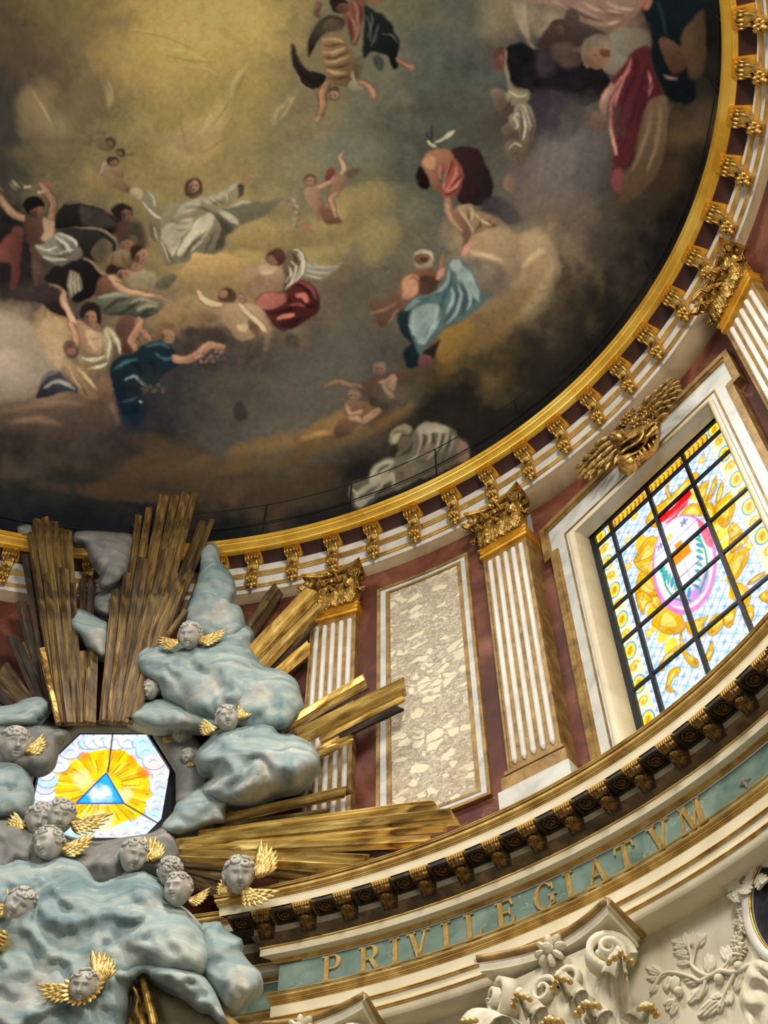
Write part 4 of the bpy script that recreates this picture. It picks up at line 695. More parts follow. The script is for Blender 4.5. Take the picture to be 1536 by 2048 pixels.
    for t in ("1000,340 980,460 920,600 880,760", "1060,420 1010,560 960,740 910,900", "1100,480 1040,620 990,780", "900,620 880,760 900,880"): K(5, (58, 20, 32), 11, t, 2.6, .7)
    K(5, (206, 150, 112), 5, "820,780 850,860 880,960", 1.4, .8); D(5, (120, 48, 52), "840,1060 900,1040 930,1100 900,1180 850,1160", 3, .8)
    D(5, (118, 92, 60), "1060,640 1150,590 1190,620 1180,800 1150,1000 1080,1120 960,1230 890,1240 910,1100 980,960 1020,800", 3, .95, (74, 54, 34), (.3, 1)); K(5, (64, 46, 30), 4, "1185,600 1190,760 1170,980", 1.4, .7)
    for t in ("1080,680 1050,860 960,1060", "1140,640 1120,860 1060,1060"): K(5, (144, 114, 72), 8, t, 3, .5)
    arm(5, "850,520 800,620 780,720", 17, (160, 112, 92)); D(5, (150, 98, 84), "670,780 710,740 720,680 780,700 810,740 800,800 730,800", 1.8, .95, (94, 60, 56))
    D(5, (22, 33, 39), "1040,0 1400,0 1380,100 1290,150 1260,300 1330,400 1360,560 1330,630 1230,630 1160,560 1090,380 1080,200", 2.6, 1, (14, 22, 28), (.2, 1)); K(5, (44, 66, 72), 6, "1120,0 1160,120 1180,240", 3, .5); D(5, (112, 84, 48), "1270,300 1280,200 1340,120 1410,80 1410,420 1330,480 1300,400", 3, .85, (66, 50, 30), (1, .3)); D(5, (120, 80, 50), "1130,240 1200,250 1320,340 1300,410 1240,460 1190,420 1150,330", 2.4, .85, (66, 42, 34), (.3, 1)); K(5, (150, 118, 106), 5, "1160,460 1200,480 1250,490", 1.6, .7); D(5, (160, 98, 62), "1010,0 1090,0 1070,50 1040,60", 1.8, .9)
    # the figures sit a tone below the glowing sky: greyed, and their brightest lights held back
    lum = c.im.mean(2, keepdims=True); f = (lum+(c.im-lum)*.78)*.92; f = f/(1+.55*np.clip(f.mean(2, keepdims=True)-.12, 0, 1)*2.2)
    wgt = np.clip(np.abs(c.im-bg0).max(2, keepdims=True)*14, 0, 1); c.im = c.im*(1-wgt)+f*wgt
    for a in [((86,84,74),1180,240,70,50,.45),((104,98,92),1110,330,46,90,.5,12),((84,80,74),1060,420,60,50,.5),((84,78,66),770,600,46,40,.45),((70,66,60),560,690,60,30,.5),((120,106,80),330,600,70,26,.45),((70,60,56),60,585,60,26,.5),((50,46,46),330,770,70,40,.5),((128,114,84),600,450,50,26,.4),((90,86,70),800,790,50,30,.4),((104,100,82),640,60,30,30,.25),((96,90,78),1020,330,40,60,.4)]: B(*a)
    # brush-like irregularity of every outline
    h, w = c.h, c.w; im = c.im
    for sc_, am in ((24, 2.4), (8, 1.3)):
        dx = (fbm(w, h, sc_, c.rs, 2)-.5)*2*am; dy = (fbm(w, h, sc_, c.rs, 2)-.5)*2*am
        X = np.clip(np.arange(w)[None]+dx, 0, w-1.001); Y = np.clip(np.arange(h)[:, None]+dy, 0, h-1.001)
        xi = X.astype(int); yi = Y.astype(int); fx = (X-xi)[..., None]; fy = (Y-yi)[..., None]
        im = (im[yi, xi]*(1-fx)+im[yi, xi+1]*fx)*(1-fy)+(im[yi+1, xi]*(1-fx)+im[yi+1, xi+1]*fx)*fy
    lum = im.mean(2, keepdims=True); c.im = lum+(im-lum)*SAT
    # ageing: mottling, cracks, weave
    c.im *= (1+.22*c.nz[..., None]*1.6)*(1+.24*c.fine[..., None])
    for p in [[(250,60),(330,75),(400,105)],[(330,110),(380,122),(440,125)],[(360,230),(372,300)],[(820,455),(880,510)],[(740,520),(790,545)],[(700,360),(860,362)]]: S((60,52,38), 1.6, p, .6, .5)
    return np.clip(c.im, 0, 1)
# ---------------------------------------------------------------- the oval drum, its mouldings and the dome
G, WH = 0, 1
def reeds(o0, z0, o1, z1, n, r=.012):
    """fluted band: n small rounds with grooves between them"""
    out = []
    for i in range(n):
        for u in (0, .15, .5, .85):
            w = (i+u)/n; b_ = r*(math.sin(math.pi*u) if u else -.7); out.append((o0+(o1-o0)*w-b_, z0+(z1-z0)*w-b_*.4))
    return out+[(o1, z1)]
sweep('trim_1', [(0, [(.16, 20.66), (.02, 20.60)]), (0, reeds(.02, 20.60, .0, 20.46, 3)), (0, arc(.0, 20.46, .05, 20.36, .04)), (0, reeds(.05, 20.36, .09, 20.30, 2)), (0, [(.09, 20.30), (.12, 20.25), (.20, 20.25)])], [M['ring']])
sweep('trim_2', [(0, [(.20, 20.25), (.50, 20.25), (.50, 20.14)]), (1, [(.47, 20.15), (.47, 19.88)]), (2, reeds(.43, 19.88, .48, 19.77, 3, .015)), (1, [(.50, 19.77), (.50, 19.52)]), (2, reeds(.48, 19.52, .53, 19.45, 2, .012)), (1, [(.54, 19.45), (.54, 19.33)]), (3, [(.54, 19.33), (.56, 19.30), (.56, 19.05), (.88, 19.03)])], [M['maroon'], M['white'], M['mould'], M['tan']])
mit = lambda o: 83.4+(.388-o)*6.8
corn = [(0, [(.60, 11.30), (-.30, 11.16)]), (0, reeds(-.30, 11.16, -.285, 11.11, 2, .008)), (0, arc(-.275, 11.10, -.255, 11.01, .03)), (0, reeds(-.26, 11.01, -.235, 10.965, 2, .01)), (1, [(-.235, 10.97), (-.22, 10.836)]), (2, [(-.22, 10.836), (.12, 10.83)]), (1, [(.12, 10.83), (.13, 10.66)]), (5, arc(.10, 10.66, .21, 10.52, .03)), (0, [(.19, 10.52), (.19, 10.49), (.21, 10.485)]), (1, [(.20, 10.485), (.20, 10.378)]), (1, [(.20, 10.378), (.36, 10.365)]), (0, reeds(.30, 10.375, .36, 10.325, 2, .01)), (3, [(.388, 10.33), (.388, 9.85)]), (0, reeds(.29, 9.855, .30, 9.82, 1, .012)), (0, arc(.305, 9.81, .325, 9.735, .03)), (0, reeds(.32, 9.73, .345, 9.66, 3, .012)), (1, [(.34, 9.66), (.34, 9.485)]), (0, reeds(.325, 9.49, .35, 9.445, 2, .012)), (1, [(.36, 9.445), (.36, 9.32)]), (0, reeds(.345, 9.325, .37, 9.285, 2, .010)), (1, [(.38, 9.285), (.38, 9.15), (.74, 9.15)])]
sweep('trim_3', corn, [M['mould'], M['cream'], M['bronze'], M['green'], M['antique'], M['bed']], -26, 0, 380, mit)
sweep('trim_4', [(k, [(o+.36, z) for o, z in P]) for k, P in corn], [M['mould'], M['cream'], M['bronze'], M['green'], M['antique'], M['bed']], 82, 152, 160)
sweep('wall_lower', [(0, [(.74, 9.16), (.74, 2.0)]), ], [M['stucco']], -26, 152, 200)
# drum wall with the window openings
WINF = fm(43.5, .5, 0)                       # frame of the big window
OCTF = fm(102.3, .62, 0)                     # frame of the octagonal window
def t_at(M_, x, off=.6):
    O = M_.translation; T = M_.col[0].xyz; best = min(np.arange(0, 150, .05), key=lambda t: abs((Vector(pt(t, off, 0))-O).xy.dot(T.xy)-x)+(0 if (Vector(pt(t, off, 0)).dot(O) > 0) else 99)); return float(best)
tw0, tw1 = t_at(WINF, 1.86, .85), t_at(WINF, -1.86, .85); to0, to1 = t_at(OCTF, 1.45), t_at(OCTF, -1.45)
m = MB()
def wall(t0, t1, z0, z1, n, o=.6): 
    V = []; k = int(max(2, (z1-z0)/.5))
    for i in range(n+1):
        for j in range(k+1): V.append(tuple(pt(t0+(t1-t0)*i/n, o, z0+(z1-z0)*j/k)))
    m.add((V, [(i*(k+1)+j, (i+1)*(k+1)+j, (i+1)*(k+1)+j+1, i*(k+1)+j+1) for i in range(n) for j in range(k)]), 0, True)
BAY = .85                                            # the window bay lies a little deeper between its pilasters
wall(-26, 26.6, 11, 19.1, 50); wall(26.6, tw0, 11, 19.1, 10, BAY); wall(tw0, tw1, 17.62, 19.1, 20, BAY); wall(tw1, 58.2, 11, 19.1, 10, BAY); wall(58.2, to0, 11, 19.1, 50); wall(to0, to1, 15.85, 19.1, 16); wall(to0, to1, 11, 12.3, 16); wall(to1, 152, 11, 19.1, 40)
struct(m.build('wall_drum', M['red']))
# dome with its painted vault
def build_dome():
    NTH, NPH = 1080, 560
    th = np.radians(np.concatenate([np.linspace(-30, 150, 980, endpoint=False), np.linspace(150, 330, 100)])); ph = np.linspace(0, 1, NPH)**1.05*np.pi/2
    T, Pn = np.meshgrid(th, ph, indexing='ij')
    X = (A0+.16)*np.cos(T)*np.cos(Pn); Y = (B0+.16)*np.sin(T)*np.cos(Pn); Z = 20.62+8.6*np.sin(Pn)
    P = np.stack([X, Y, Z], -1).reshape(-1, 3)
    i, j = np.meshgrid(np.arange(NTH-1), np.arange(NPH-1), indexing='ij'); q = (i*NPH+j).ravel()
    F = np.stack([q, q+NPH, q+NPH+1, q+1], 1)
    me = bpy.data.meshes.new('ceiling'); me.vertices.add(len(P)); me.vertices.foreach_set('co', P.ravel())
    me.loops.add(F.size); me.loops.foreach_set('vertex_index', F.ravel().astype(np.int32)); me.polygons.add(len(F)); me.polygons.foreach_set('loop_start', np.arange(0, F.size, 4, dtype=np.int32)); me.polygons.foreach_set('use_smooth', np.ones(len(F), bool)); me.update(calc_edges=True); me.validate()
    me.materials.append(M['fresco']); o = bpy.data.objects.new('ceiling', me); C.objects.link(o); struct(o)
    x, y = proj(P); im = paint_fresco()**FRESCO_GAMMA*FRESCO_GAIN
    set_paint(o, np.clip(sample(im, x-FX0, y-FY0), 0, 1))
FRESCO_GAMMA, FRESCO_GAIN = 1.12, 2.5
build_dome()
# ---------------------------------------------------------------- pilasters, capitals, consoles, coffers, lettering
def capital(parent, w, h, d, body, hi, z0, eggs=True, tips=None):
    """composite capital as one child: abacus, volutes, leaves below it"""
    m = MB(); m.add(prism_z([(-w*.46, -d*.9), (w*.46, -d*.9), (w*.46, d), (-w*.46, d)], z0, z0+h*.86), 0)
    cap = m.build('capital', [body], parent)
    def lf(lw, lh, curl, lobes, Mx):
        MB().add(leaf(lw, lh, curl, lobes), 0, True, Mx).build('leaf', [hi], cap)
        if tips:
            g = MB(); k = curl*lh*.30
            for i in range(5):
                x = (i-2)*lw*.13; g.add(ell((x, -.13*lh-k*1.75-.03*lh*(2-abs(i-2)), lh*.62+k*.75-.02*lh*abs(i-2)), (lw*.075, lw*.13, lw*.075), 8, 6), 0, True, Mx)
            g.build('gilded_tip', [tips], cap)
    for k, x in enumerate((-.34, 0, .34)): lf(w*.36, h*.46, .5, 5, Matrix.Translation((x*w, -d*.92, z0)))
    for s in (-1, 1):
        lf(w*.32, h*.44, .5, 5, Matrix.Translation((s*w*.5, -d*.3, z0)) @ Matrix.Rotation(s*R(70), 4, 'Z'))
        lf(w*.30, h*.72, .45, 6, Matrix.Translation((s*w*.19, -d*.8, z0)))
        lf(w*.34, h*.70, .6, 6, Matrix.Translation((s*w*.44, -d*.75, z0)) @ Matrix.Rotation(s*R(40), 4, 'Z'))
        v = MB(); r = h*.17
        v.add(spiral(r, 2.1, .3, d*1.3, s), 0, True, Matrix.Translation((s*w*.47, -d*.9, z0+h*.70)) @ Matrix.Rotation(s*R(35), 4, 'Z'))
        v.add(ell((s*w*.47, -d*1.5, z0+h*.70), (r*.2, r*.3, r*.2)), 0, True)
        v.build('volute', [body], cap)
        MB().add(spiral(h*.11, 1.6, .3, d*.6, -s, 24), 0, True, Matrix.Translation((s*w*.12, -d*1.0, z0+h*.66))).build('helix', [body], cap)
    if eggs:
        e = MB()
        for x in (-.19, 0, .19): e.add(ell((x*w, -d*1.25, z0+h*.66), (w*.075, d*.4, w*.095), 12, 8), 0, True)
        e.add(rod([(-w*.34, -d*1.1, z0+h*.54), (0, -d*1.2, z0+h*.54), (w*.34, -d*1.1, z0+h*.54)], h*.025), 0, True)
        e.build('egg_moulding', [hi], cap)
    # abacus with hollowed front
    out = []
    for i in range(13):
        u = i/6-1; out.append((u*w*.64, -d*(1.05+.95*abs(u)**1.8)))
    P = out+[(w*.62, d*.9), (-w*.62, d*.9)]
    a = MB(); a.add(prism_z(P, z0+h*.90, z0+h*.955), 0); a.add(prism_z([(x*1.04, y*1.05) for x, y in P], z0+h*.955, z0+h), 0); a.build('abacus', [hi], cap)
    MB().add(rosette(h*.12, 8, d*.5), 0, False, Matrix.Translation((0, -d*1.35, z0+h*.9))).build('flower', [hi], cap)
    return cap
PZ = (11.2, 12.05, 12.5, 17.75, 18.0, 19.05)     # plinth, base, shaft, necking, capital, abacus top
def pilaster(t, label):
    M_ = fm(t, .42, 0); p = thing('pilaster', label, 'pilaster', M_ @ Matrix.Translation((0, 0, PZ[0])), 'fluted pilasters of the drum')
    z = [v-PZ[0] for v in PZ]; hw = .44
    MB().add(bx(-hw, hw, 0, .48, z[2], z[3])).build('shaft', [M['antique']], p)
    f = MB(); n = 5; pitch = 2*hw*.94/n
    for i in range(n):
        c = -hw*.94+pitch*(i+.5); r = pitch*.30; Z0, Z1 = z[2]+.10, z[3]-.10; k = 8; V = []; F = []
        prof = [(r*math.cos(a), -.012-.045*math.sin(a)) for a in np.linspace(0, math.pi, k)]
        lv = [(Z0, .2), (Z0+.03, .7), (Z0+.07, 1), (Z1-.07, 1), (Z1-.03, .7), (Z1, .2)]
        for zz, q_ in lv: V += [(c+x*q_, y*q_+.004, zz) for x, y in prof]
        for a in range(len(lv)-1): F += [(a*k+b, a*k+b+1, (a+1)*k+b+1, (a+1)*k+b) for b in range(k-1)]
        f.add((V, F), 0, True)
    f.build('fluting', [M['white']], p)
    e = MB()
    for s in (-1, 1): e.add(bx(s*hw-.02, s*hw+.02, -.025, .48, z[2], z[3]))
    e.build('edge_strip', [M['antique']], p)
    nk = MB()
    for a, b, q_ in ((0, .07, .07), (.07, .13, .03), (.13, .22, .06), (.22, .25, .09)): nk.add(bx(-hw-q_, hw+q_, -q_, .48, z[3]+a, z[3]+b, .01))
    nk.build('necking', [M['ring']], p)
    b = MB()
    for a0, a1, q_ in ((.42, .45, .03), (.36, .42, .07), (.27, .36, .05), (.0, .27, .12)): b.add(bx(-hw-q_, hw+q_, -q_, .48, z[1]+a0, z[1]+a1, .015))
    b.build('base', [M['antique']], p)
    MB().add(bx(-hw-.16, hw+.16, -.16, .48, 0, z[1], .01)).build('plinth', [M['white2']], p)
    capital(p, .92, z[5]-z[4], .16, M['oldgold'], M['gold'], z[4])
    return p
pilaster(80.5, 'fluted white and gold pilaster partly behind the gilded timber rays')
pilaster(60.4, 'fluted white and gold pilaster with marble plinth left of the stained glass window')
pilaster(24.2, 'fluted white and gold pilaster cut by the right edge, right of the window')
# framed breccia panel between the first two pilasters
p = thing('marble_panel', 'tall mottled ivory marble panel in a gilt frame between two pilasters', 'panel', fm(70.5, .6, 12.3))
def part(name, mat, parent, fill):
    m = MB(); fill(m); return m.build(name, [mat], parent, Matrix.Identity(4))
pm = MB(); pm.add(cbox(66.6, 74.6, .585, .62, 12.55, 18.24, 16)); pm.build('slab', [M['breccia']], p, Matrix.Identity(4))
def border(m, t0, t1, z0, z1, wt_, wz, o0, o1):
    m.add(cbox(t0, t0+wt_, o0, o1, z0, z1, 3)); m.add(cbox(t1-wt_, t1, o0, o1, z0, z1, 3))
    m.add(cbox(t0+wt_, t1-wt_, o0, o1, z0, z0+wz, 14)); m.add(cbox(t0+wt_, t1-wt_, o0, o1, z1-wz, z1, 14))
part('outer_moulding', M['antique'], p, lambda m: border(m, 65.2, 75.9, 12.36, 18.42, .33, .055, .53, .61))
part('marble_border', M['white2'], p, lambda m: border(m, 65.53, 75.57, 12.41, 18.37, .62, .10, .56, .61))
part('inner_moulding', M['antique'], p, lambda m: border(m, 66.15, 74.95, 12.51, 18.28, .42, .05, .55, .61))
# scroll consoles under the gold ring
def console():
    p = thing('scroll_console', '', 'console', fm(94.37, .5, 19.3), 'gilded consoles under the gold ring')
    c = MB()
    for z0, z1, q_, y in ((.93, .955, .0, -.40), (.88, .93, -.02, -.38)): c.add(bx(-.17-q_, .17+q_, y, .0, z0, z1, .012))
    c.build('cap', [M['ring']], p)
    prof = []; 
    for x0, x1, r in ((-.15, -.115, .085), (-.115, -.10, .065), (-.10, -.04, .10), (-.04, -.03, .075), (-.03, .03, .115), (.03, .04, .075), (.04, .10, .10), (.10, .115, .065), (.115, .15, .085)): prof += [(x0, r*.86), ((x0+x1)/2, r), (x1, r*.86)]
    MB().add(lathe_x([(-.15, .01)]+prof+[(.15, .01)], 16, (0, -.27, .79)), 0, True).build('scroll', [M['gold']], p)
    S_ = [(-.27, .70), (-.20, .66), (-.145, .60), (-.13, .52), (-.15, .44), (-.18, .36), (-.18, .27), (-.14, .20), (-.08, .16)]
    m = MB(); m.add(prism_x(S_+[(0, .12), (0, .88), (-.2, .88)], -.09, .09))
    for s in (-1, 1): m.add(rod([(s*.095, y-.012, z) for y, z in S_], [.022]*5+[.028, .034, .03, .02], 7), 0, True)
    m.build('body', [M['gold']], p)
    MB().add(leaf(.20, .30, .4, 5, .05), 0, True, Matrix.Translation((0, -.12, .30)) @ Matrix.Rotation(R(6), 4, 'X')).build('acanthus', [M['oldgold']], p)
    d = MB(); d.add(rosette(.115, 7, .07), 0, True, Matrix.Translation((0, -.17, .22)))
    for k, (x, y, z, r) in enumerate([(0, -.12, .09, .05), (-.06, -.1, .13, .045), (.06, -.1, .13, .045), (0, -.1, .02, .035)]): d.add(ell((x, y, z), (r, r, r*1.2)), 0, True)
    d.build('leaf_drop', [M['gold']], p)
    return p
ORD = ['first', 'second', 'third', 'fourth', 'fifth', 'sixth', 'seventh', 'eighth', 'ninth', 'tenth', 'eleventh', 'twelfth', 'thirteenth', 'fourteenth', 'fifteenth', 'sixteenth', 'seventeenth', 'eighteenth', 'nineteenth', 'twentieth']
k0 = console()
cl = [(94.37, 'gilded scroll console mostly hidden by the grey cloud right of the tall rays'), (109.55, 'gilded scroll console in the gap between the two tall ray bundles'), (118.98, 'gilded scroll console at the left edge, left of the tall rays')]
for i, t in enumerate([90.4, 85.7, 80.9, 76.0, 70.9, 65.9, 60.9, 55.9, 50.9, 45.9, 40.9, 35.9, 30.7, 25.4, 20.0, 14.5, 9.0, 3.7, -1.6]):
    cl.append((t, {2: 'gilded scroll console directly above the left pilaster capital', 6: 'gilded scroll console directly above the middle pilaster capital', 13: 'gilded scroll console directly above the right pilaster capital'}.get(i, 'gilded scroll console under the gold ring, %s one right of the clouds' % ORD[i])))
for i, (t, lab) in enumerate(cl):
    o = k0 if i == 0 else copy_tree(k0, fm(t, .5, 19.3)); o['label'] = lab
# lower cornice: brackets and rosette coffers
def bracket():
    p = thing('cornice_bracket', '', 'bracket', fm(84, .12, 10.83), 'brackets under the cornice')
    m = MB(); prof = []
    for x0, x1, r in ((-.12, -.08, .055), (-.08, -.03, .065), (-.03, .03, .075), (.03, .08, .065), (.08, .12, .055)): prof += [(x0+.003, r*.8), ((x0+x1)/2, r), (x1-.003, r*.8)]
    m.add(lathe_x([(-.12, .01)]+prof+[(.12, .01)], 14, (0, -.265, -.085)), 0, True); m.build('scroll', [M['bronzegold']], p)
    k = MB(); k.add(bx(-.15, .15, -.345, 0, -.025, 0, .01))
    for i in range(7): k.add(bx(-.125+i*.036, -.10+i*.036, -.352, -.29, -.075, -.02, .006))
    k.build('cap', [M['mould']], p)
    MB().add(prism_x([(-.25, -.03), (-.22, -.12), (-.16, -.165), (-.08, -.18), (0, -.24), (.02, -.24), (.02, -.03)], -.105, .105)).build('body', [M['bronze']], p)
    MB().add(leaf(.21, .30, .35, 5, .06), 0, True, Matrix.Translation((0, -.02, -.235)) @ Matrix.Rotation(R(62), 4, 'X') ).build('acanthus', [M['bronzegold']], p)
    return p
def coffer():
    p = thing('rosette_coffer', '', 'coffer', fm(82.2, .12, 10.83), 'dark rosette coffers under the cornice')
    m = MB(); m.add(bx(-.165, .165, -.33, -.0, -.022, -.004)); 
    for x0, x1, y0, y1 in ((-.165, -.125, -.33, 0), (.125, .165, -.33, 0), (-.125, .125, -.33, -.29), (-.125, .125, -.04, 0)): m.add(bx(x0, x1, y0, y1, -.055, -.02))
    m.build('panel', [M['bronze']], p)
    r = MB(); r.add(rosette(.085, 10, .02), 0, True, Matrix.Translation((0, -.165, -.035)) @ Matrix.Rotation(R(90), 4, 'X'))
    r.add(rod([(.105*math.cos(a), -.165+.105*math.sin(a), -.03) for a in np.linspace(0, 2*math.pi, 20)], .009, 6), 0, True)
    r.build('rosette', [M['bronzegold']], p); return p
bt = [84.0, 80.44, 76.85, 73.4, 70.0, 66.65, 63.35, 60.0, 56.5, 53.05, 49.65, 46.1, 42.5, 38.95, 35.3, 31.6, 27.8]
b0 = bracket(); c0 = coffer()
for i, t in enumerate(bt):
    o = b0 if i == 0 else copy_tree(b0, fm(t, .12, 10.83)); o['label'] = 'gilded acanthus bracket under the cornice, %s from its left end' % ORD[i]
    tc = t+1.75 if i == 0 else (t+bt[i-1])/2
    if i == 0: tc = 85.9
    q_ = c0 if i == 0 else copy_tree(c0, fm(tc, .12, 10.83)); q_.matrix_world = fm(tc, .12, 10.83)
    q_['label'] = 'dark square coffer with a rosette under the cornice, %s from its left end' % ORD[i]
# letters of the frieze, serifed capitals in gilt relief
def letter_polys(ch):
    T, t = .17, .07                                   # thick and thin strokes, cap height 1
    def stem(x, w=T): return [(x-w/2, 0), (x+w/2, 0), (x+w/2, 1), (x-w/2, 1)]
    def ser(x, y, w=.36, h=.05): y0 = y if y < .5 else y-h; return [(x-w/2, y0), (x+w/2, y0), (x+w/2*.7, y0+h) if y < .5 else (x+w/2, y0+h), (x-w/2*.7, y0+h) if y < .5 else (x-w/2, y0+h)]
    def bowl(cx, cy, rx, ry, a0, a1, w0=.07, w1=.17, n=14):
        O = []; I = []
        for i in range(n+1):
            a = R(a0+(a1-a0)*i/n); w = w0+(w1-w0)*abs(math.cos(a)); O.append((cx+rx*math.cos(a), cy+ry*math.sin(a))); I.append((cx+(rx-w)*math.cos(a), cy+(ry-w*.55)*math.sin(a)))
        return [[O[i], O[i+1], I[i+1], I[i]] for i in range(n)]
    def dia(x0, x1, w): return [(x0-w/2, 1), (x0+w/2, 1), (x1+w/2, 0), (x1-w/2, 0)]
    if ch == 'I': return [stem(0), ser(0, 0), ser(0, 1)]
    if ch == 'P': return [stem(-.18), ser(-.18, 0), ser(-.2, 1, .3), [(-.2, 1), (.05, 1), (.05, .94), (-.2, .94)], [(-.2, .44), (.05, .44), (.05, .50), (-.2, .50)]]+bowl(.05, .72, .30, .28, -90, 90)
    if ch == 'R': return letter_polys('P')+[[(0, .48), (.16, .48), (.40, .06), (.46, .0), (.26, .0), (.22, .06)], [(.26, 0), (.50, 0), (.46, .05), (.24, .05)]]
    if ch == 'V': return [dia(-.26, .0, T), [(.22, 1), (.30, 1), (.05, 0), (-.04, 0)], ser(-.26, 1, .34), ser(.28, 1, .28)]
    if ch == 'A': return [[(-.06, 1), (.06, 1), (.36, 0), (.18, 0)], [(-.03, 1), (.04, 1), (-.24, 0), (-.32, 0)], [(-.2, .32), (.2, .32), (.2, .38), (-.18, .38)], ser(-.28, 0, .26), ser(.28, 0, .36)]
    if ch == 'L': return [stem(-.14), ser(-.14, 0), ser(-.14, 1), [(-.1, 0), (.28, 0), (.34, .28), (.28, .28), (.2, .06), (-.1, .06)]]
    if ch == 'E': return [stem(-.18), ser(-.2, 0, .32), ser(-.2, 1, .32), [(-.14, 0), (.28, 0), (.35, .28), (.29, .28), (.2, .06), (-.14, .06)], [(-.14, 1), (.26, 1), (.30, .74), (.24, .74), (.17, .94), (-.14, .94)], [(-.14, .48), (.12, .48), (.14, .38), (.18, .38), (.18, .66), (.14, .66), (.12, .54), (-.14, .54)]]
    if ch == 'G': return bowl(.02, .5, .40, .52, 40, 325, .06, .17, 22)+[[(.22, 0.05), (.36, .12), (.36, .42), (.22, .42)], ser(.29, .44, .32, .05), [(.28, .94), (.34, .94), (.36, .66), (.30, .66)]]
    if ch == 'T': return [stem(0), ser(0, 0), [(-.32, .94), (.32, .94), (.32, 1), (-.32, 1)], [(-.34, 1.02), (-.28, .98), (-.33, .72), (-.38, .72)], [(.34, 1.02), (.28, .98), (.33, .72), (.38, .72)]]
    if ch == 'M': return [[(-.34, 1), (-.27, 1), (-.36, 0), (-.43, 0)], [(-.34, 1), (-.16, 1), (.06, 0), (-.05, 0)], [(.22, 1), (.30, 1), (.06, 0), (-.03, 0)], [(.18, 1), (.36, 1), (.43, 0), (.25, 0)], ser(-.4, 0, .26), ser(.34, 0, .36), ser(-.3, 1, .22), ser(.3, 1, .22)]
LT = [('P', (664, 1932), 'gilded letter P on green marble, start of the inscription'), ('R', (738, 1912), 'gilded letter R on green marble, right after the P'), ('I', (791, 1898), 'gilded letter I on green marble, between R and V'), ('V', (838, 1883), 'gilded letter V on green marble, between two letters I'), ('I', (893, 1866), 'gilded letter I on green marble, right before the L'), ('L', (947, 1850), 'gilded letter L on green marble, before the E'), ('E', (1012, 1825), 'gilded letter E on green marble, between L and G'), ('G', (1090, 1795), 'gilded letter G on green marble, after the E'), ('I', (1140, 1773), 'gilded letter I on green marble, between G and A'), ('A', (1196, 1750), 'gilded letter A on green marble, before the T'), ('T', (1254, 1722), 'gilded letter T on green marble, after the A'), ('V', (1323, 1683), 'gilded letter V on green marble, between T and M'), ('M', (1388, 1646), 'gilded letter M on green marble, end of the inscription')]
for ch, (x, y), lab in LT:
    t, z = tz(x, y, .38); m = MB(); h = .395
    for P in letter_polys(ch): m.add(prism_y([(a*h*1.02, b*h) for a, b in P], -.035, .012))
    tag(m.build('letter', [M['letter']], None, fm(t, .385, 9.892)), lab, 'letter', 'inscription letters on the green frieze')
t, z = tz(1490, 1565, .38); m = MB(); V = [(0, -.06, 0)]+[((.10 if i % 2 == 0 else .035)*math.sin(i*math.pi/4), -.005, (.10 if i % 2 == 0 else .035)*math.cos(i*math.pi/4)) for i in range(8)]
m.add((V, [(0, 1+i, 1+(i+1) % 8) for i in range(8)]+[tuple(range(8, 0, -1))])); tag(m.build('star_boss', [M['silver']], None, fm(t, .385, z)), 'small silver four-pointed star boss on the green frieze after the letters', 'boss')
# slim iron railing on the ring ledge
p = thing('railing', 'thin black iron railing in front of the painted vault above the gold ring', 'railing', fm(60, .06, 20.6))
tops = [(x, y) for x, y in [(1410, 146), (1376, 325), (1290, 520), (1172, 681), (1029, 805), (870, 898), (703, 968), (533, 1011)]]; OFFR = .08
ts = [tz(x, y, OFFR) for x, y in tops]; zt = float(np.mean([z for t, z in ts]))
for t in [ts[0][0]-7.6]+[t for t, z in ts]+[ts[-1][0]+11.5*k for k in (1, 2, 3)]: MB().add(rod([tuple(pt(t, OFFR, 20.58)), tuple(pt(t, OFFR, zt))], .016, 6)).build('post', [M['iron']], p, Matrix.Identity(4))
for zz in (zt, 20.6+(zt-20.6)*.45): MB().add(rod([tuple(pt(t, OFFR, zz)) for t in np.linspace(-25, 150, 180)], .014, 6), 0, True).build('rail', [M['iron']], p, Matrix.Identity(4))
print('RAIL', zt, [round(z, 2) for t, z in ts])
# lower order: white capitals with gilded leaf tips
def lower_capital(t, label):
    p = thing('pilaster_capital', label, 'capital', fm(t, .30, 7.2), 'white capitals below the architrave')
    MB().add(bx(-.62, .62, 0, .45, -3, .1)).build('shaft', [M['white']], p)
    capital(p, 1.42, 1.90, .26, M['relief'], M['relief'], .05, False, M['letter'])
    a = MB(); out = [(u*.93, -.28-.24*abs(u)**1.8-.02) for u in np.linspace(-1, 1, 21)]; a.add(rod([(x, y, 1.93) for x, y in out], .05, 8), 0, True); a.add(rod([(-.93, -.52, 1.93), (-.93, .3, 1.93)], .05, 8)); a.add(rod([(.93, -.52, 1.93), (.93, .3, 1.93)], .05, 8))
    a.build('gilded_rim', [M['antique']], p); return p
lower_capital(59.9, 'large white acanthus capital with gilded tips under the architrave, bottom right')
lower_capital(80.3, 'white capital at the bottom edge, only its moulded top showing')
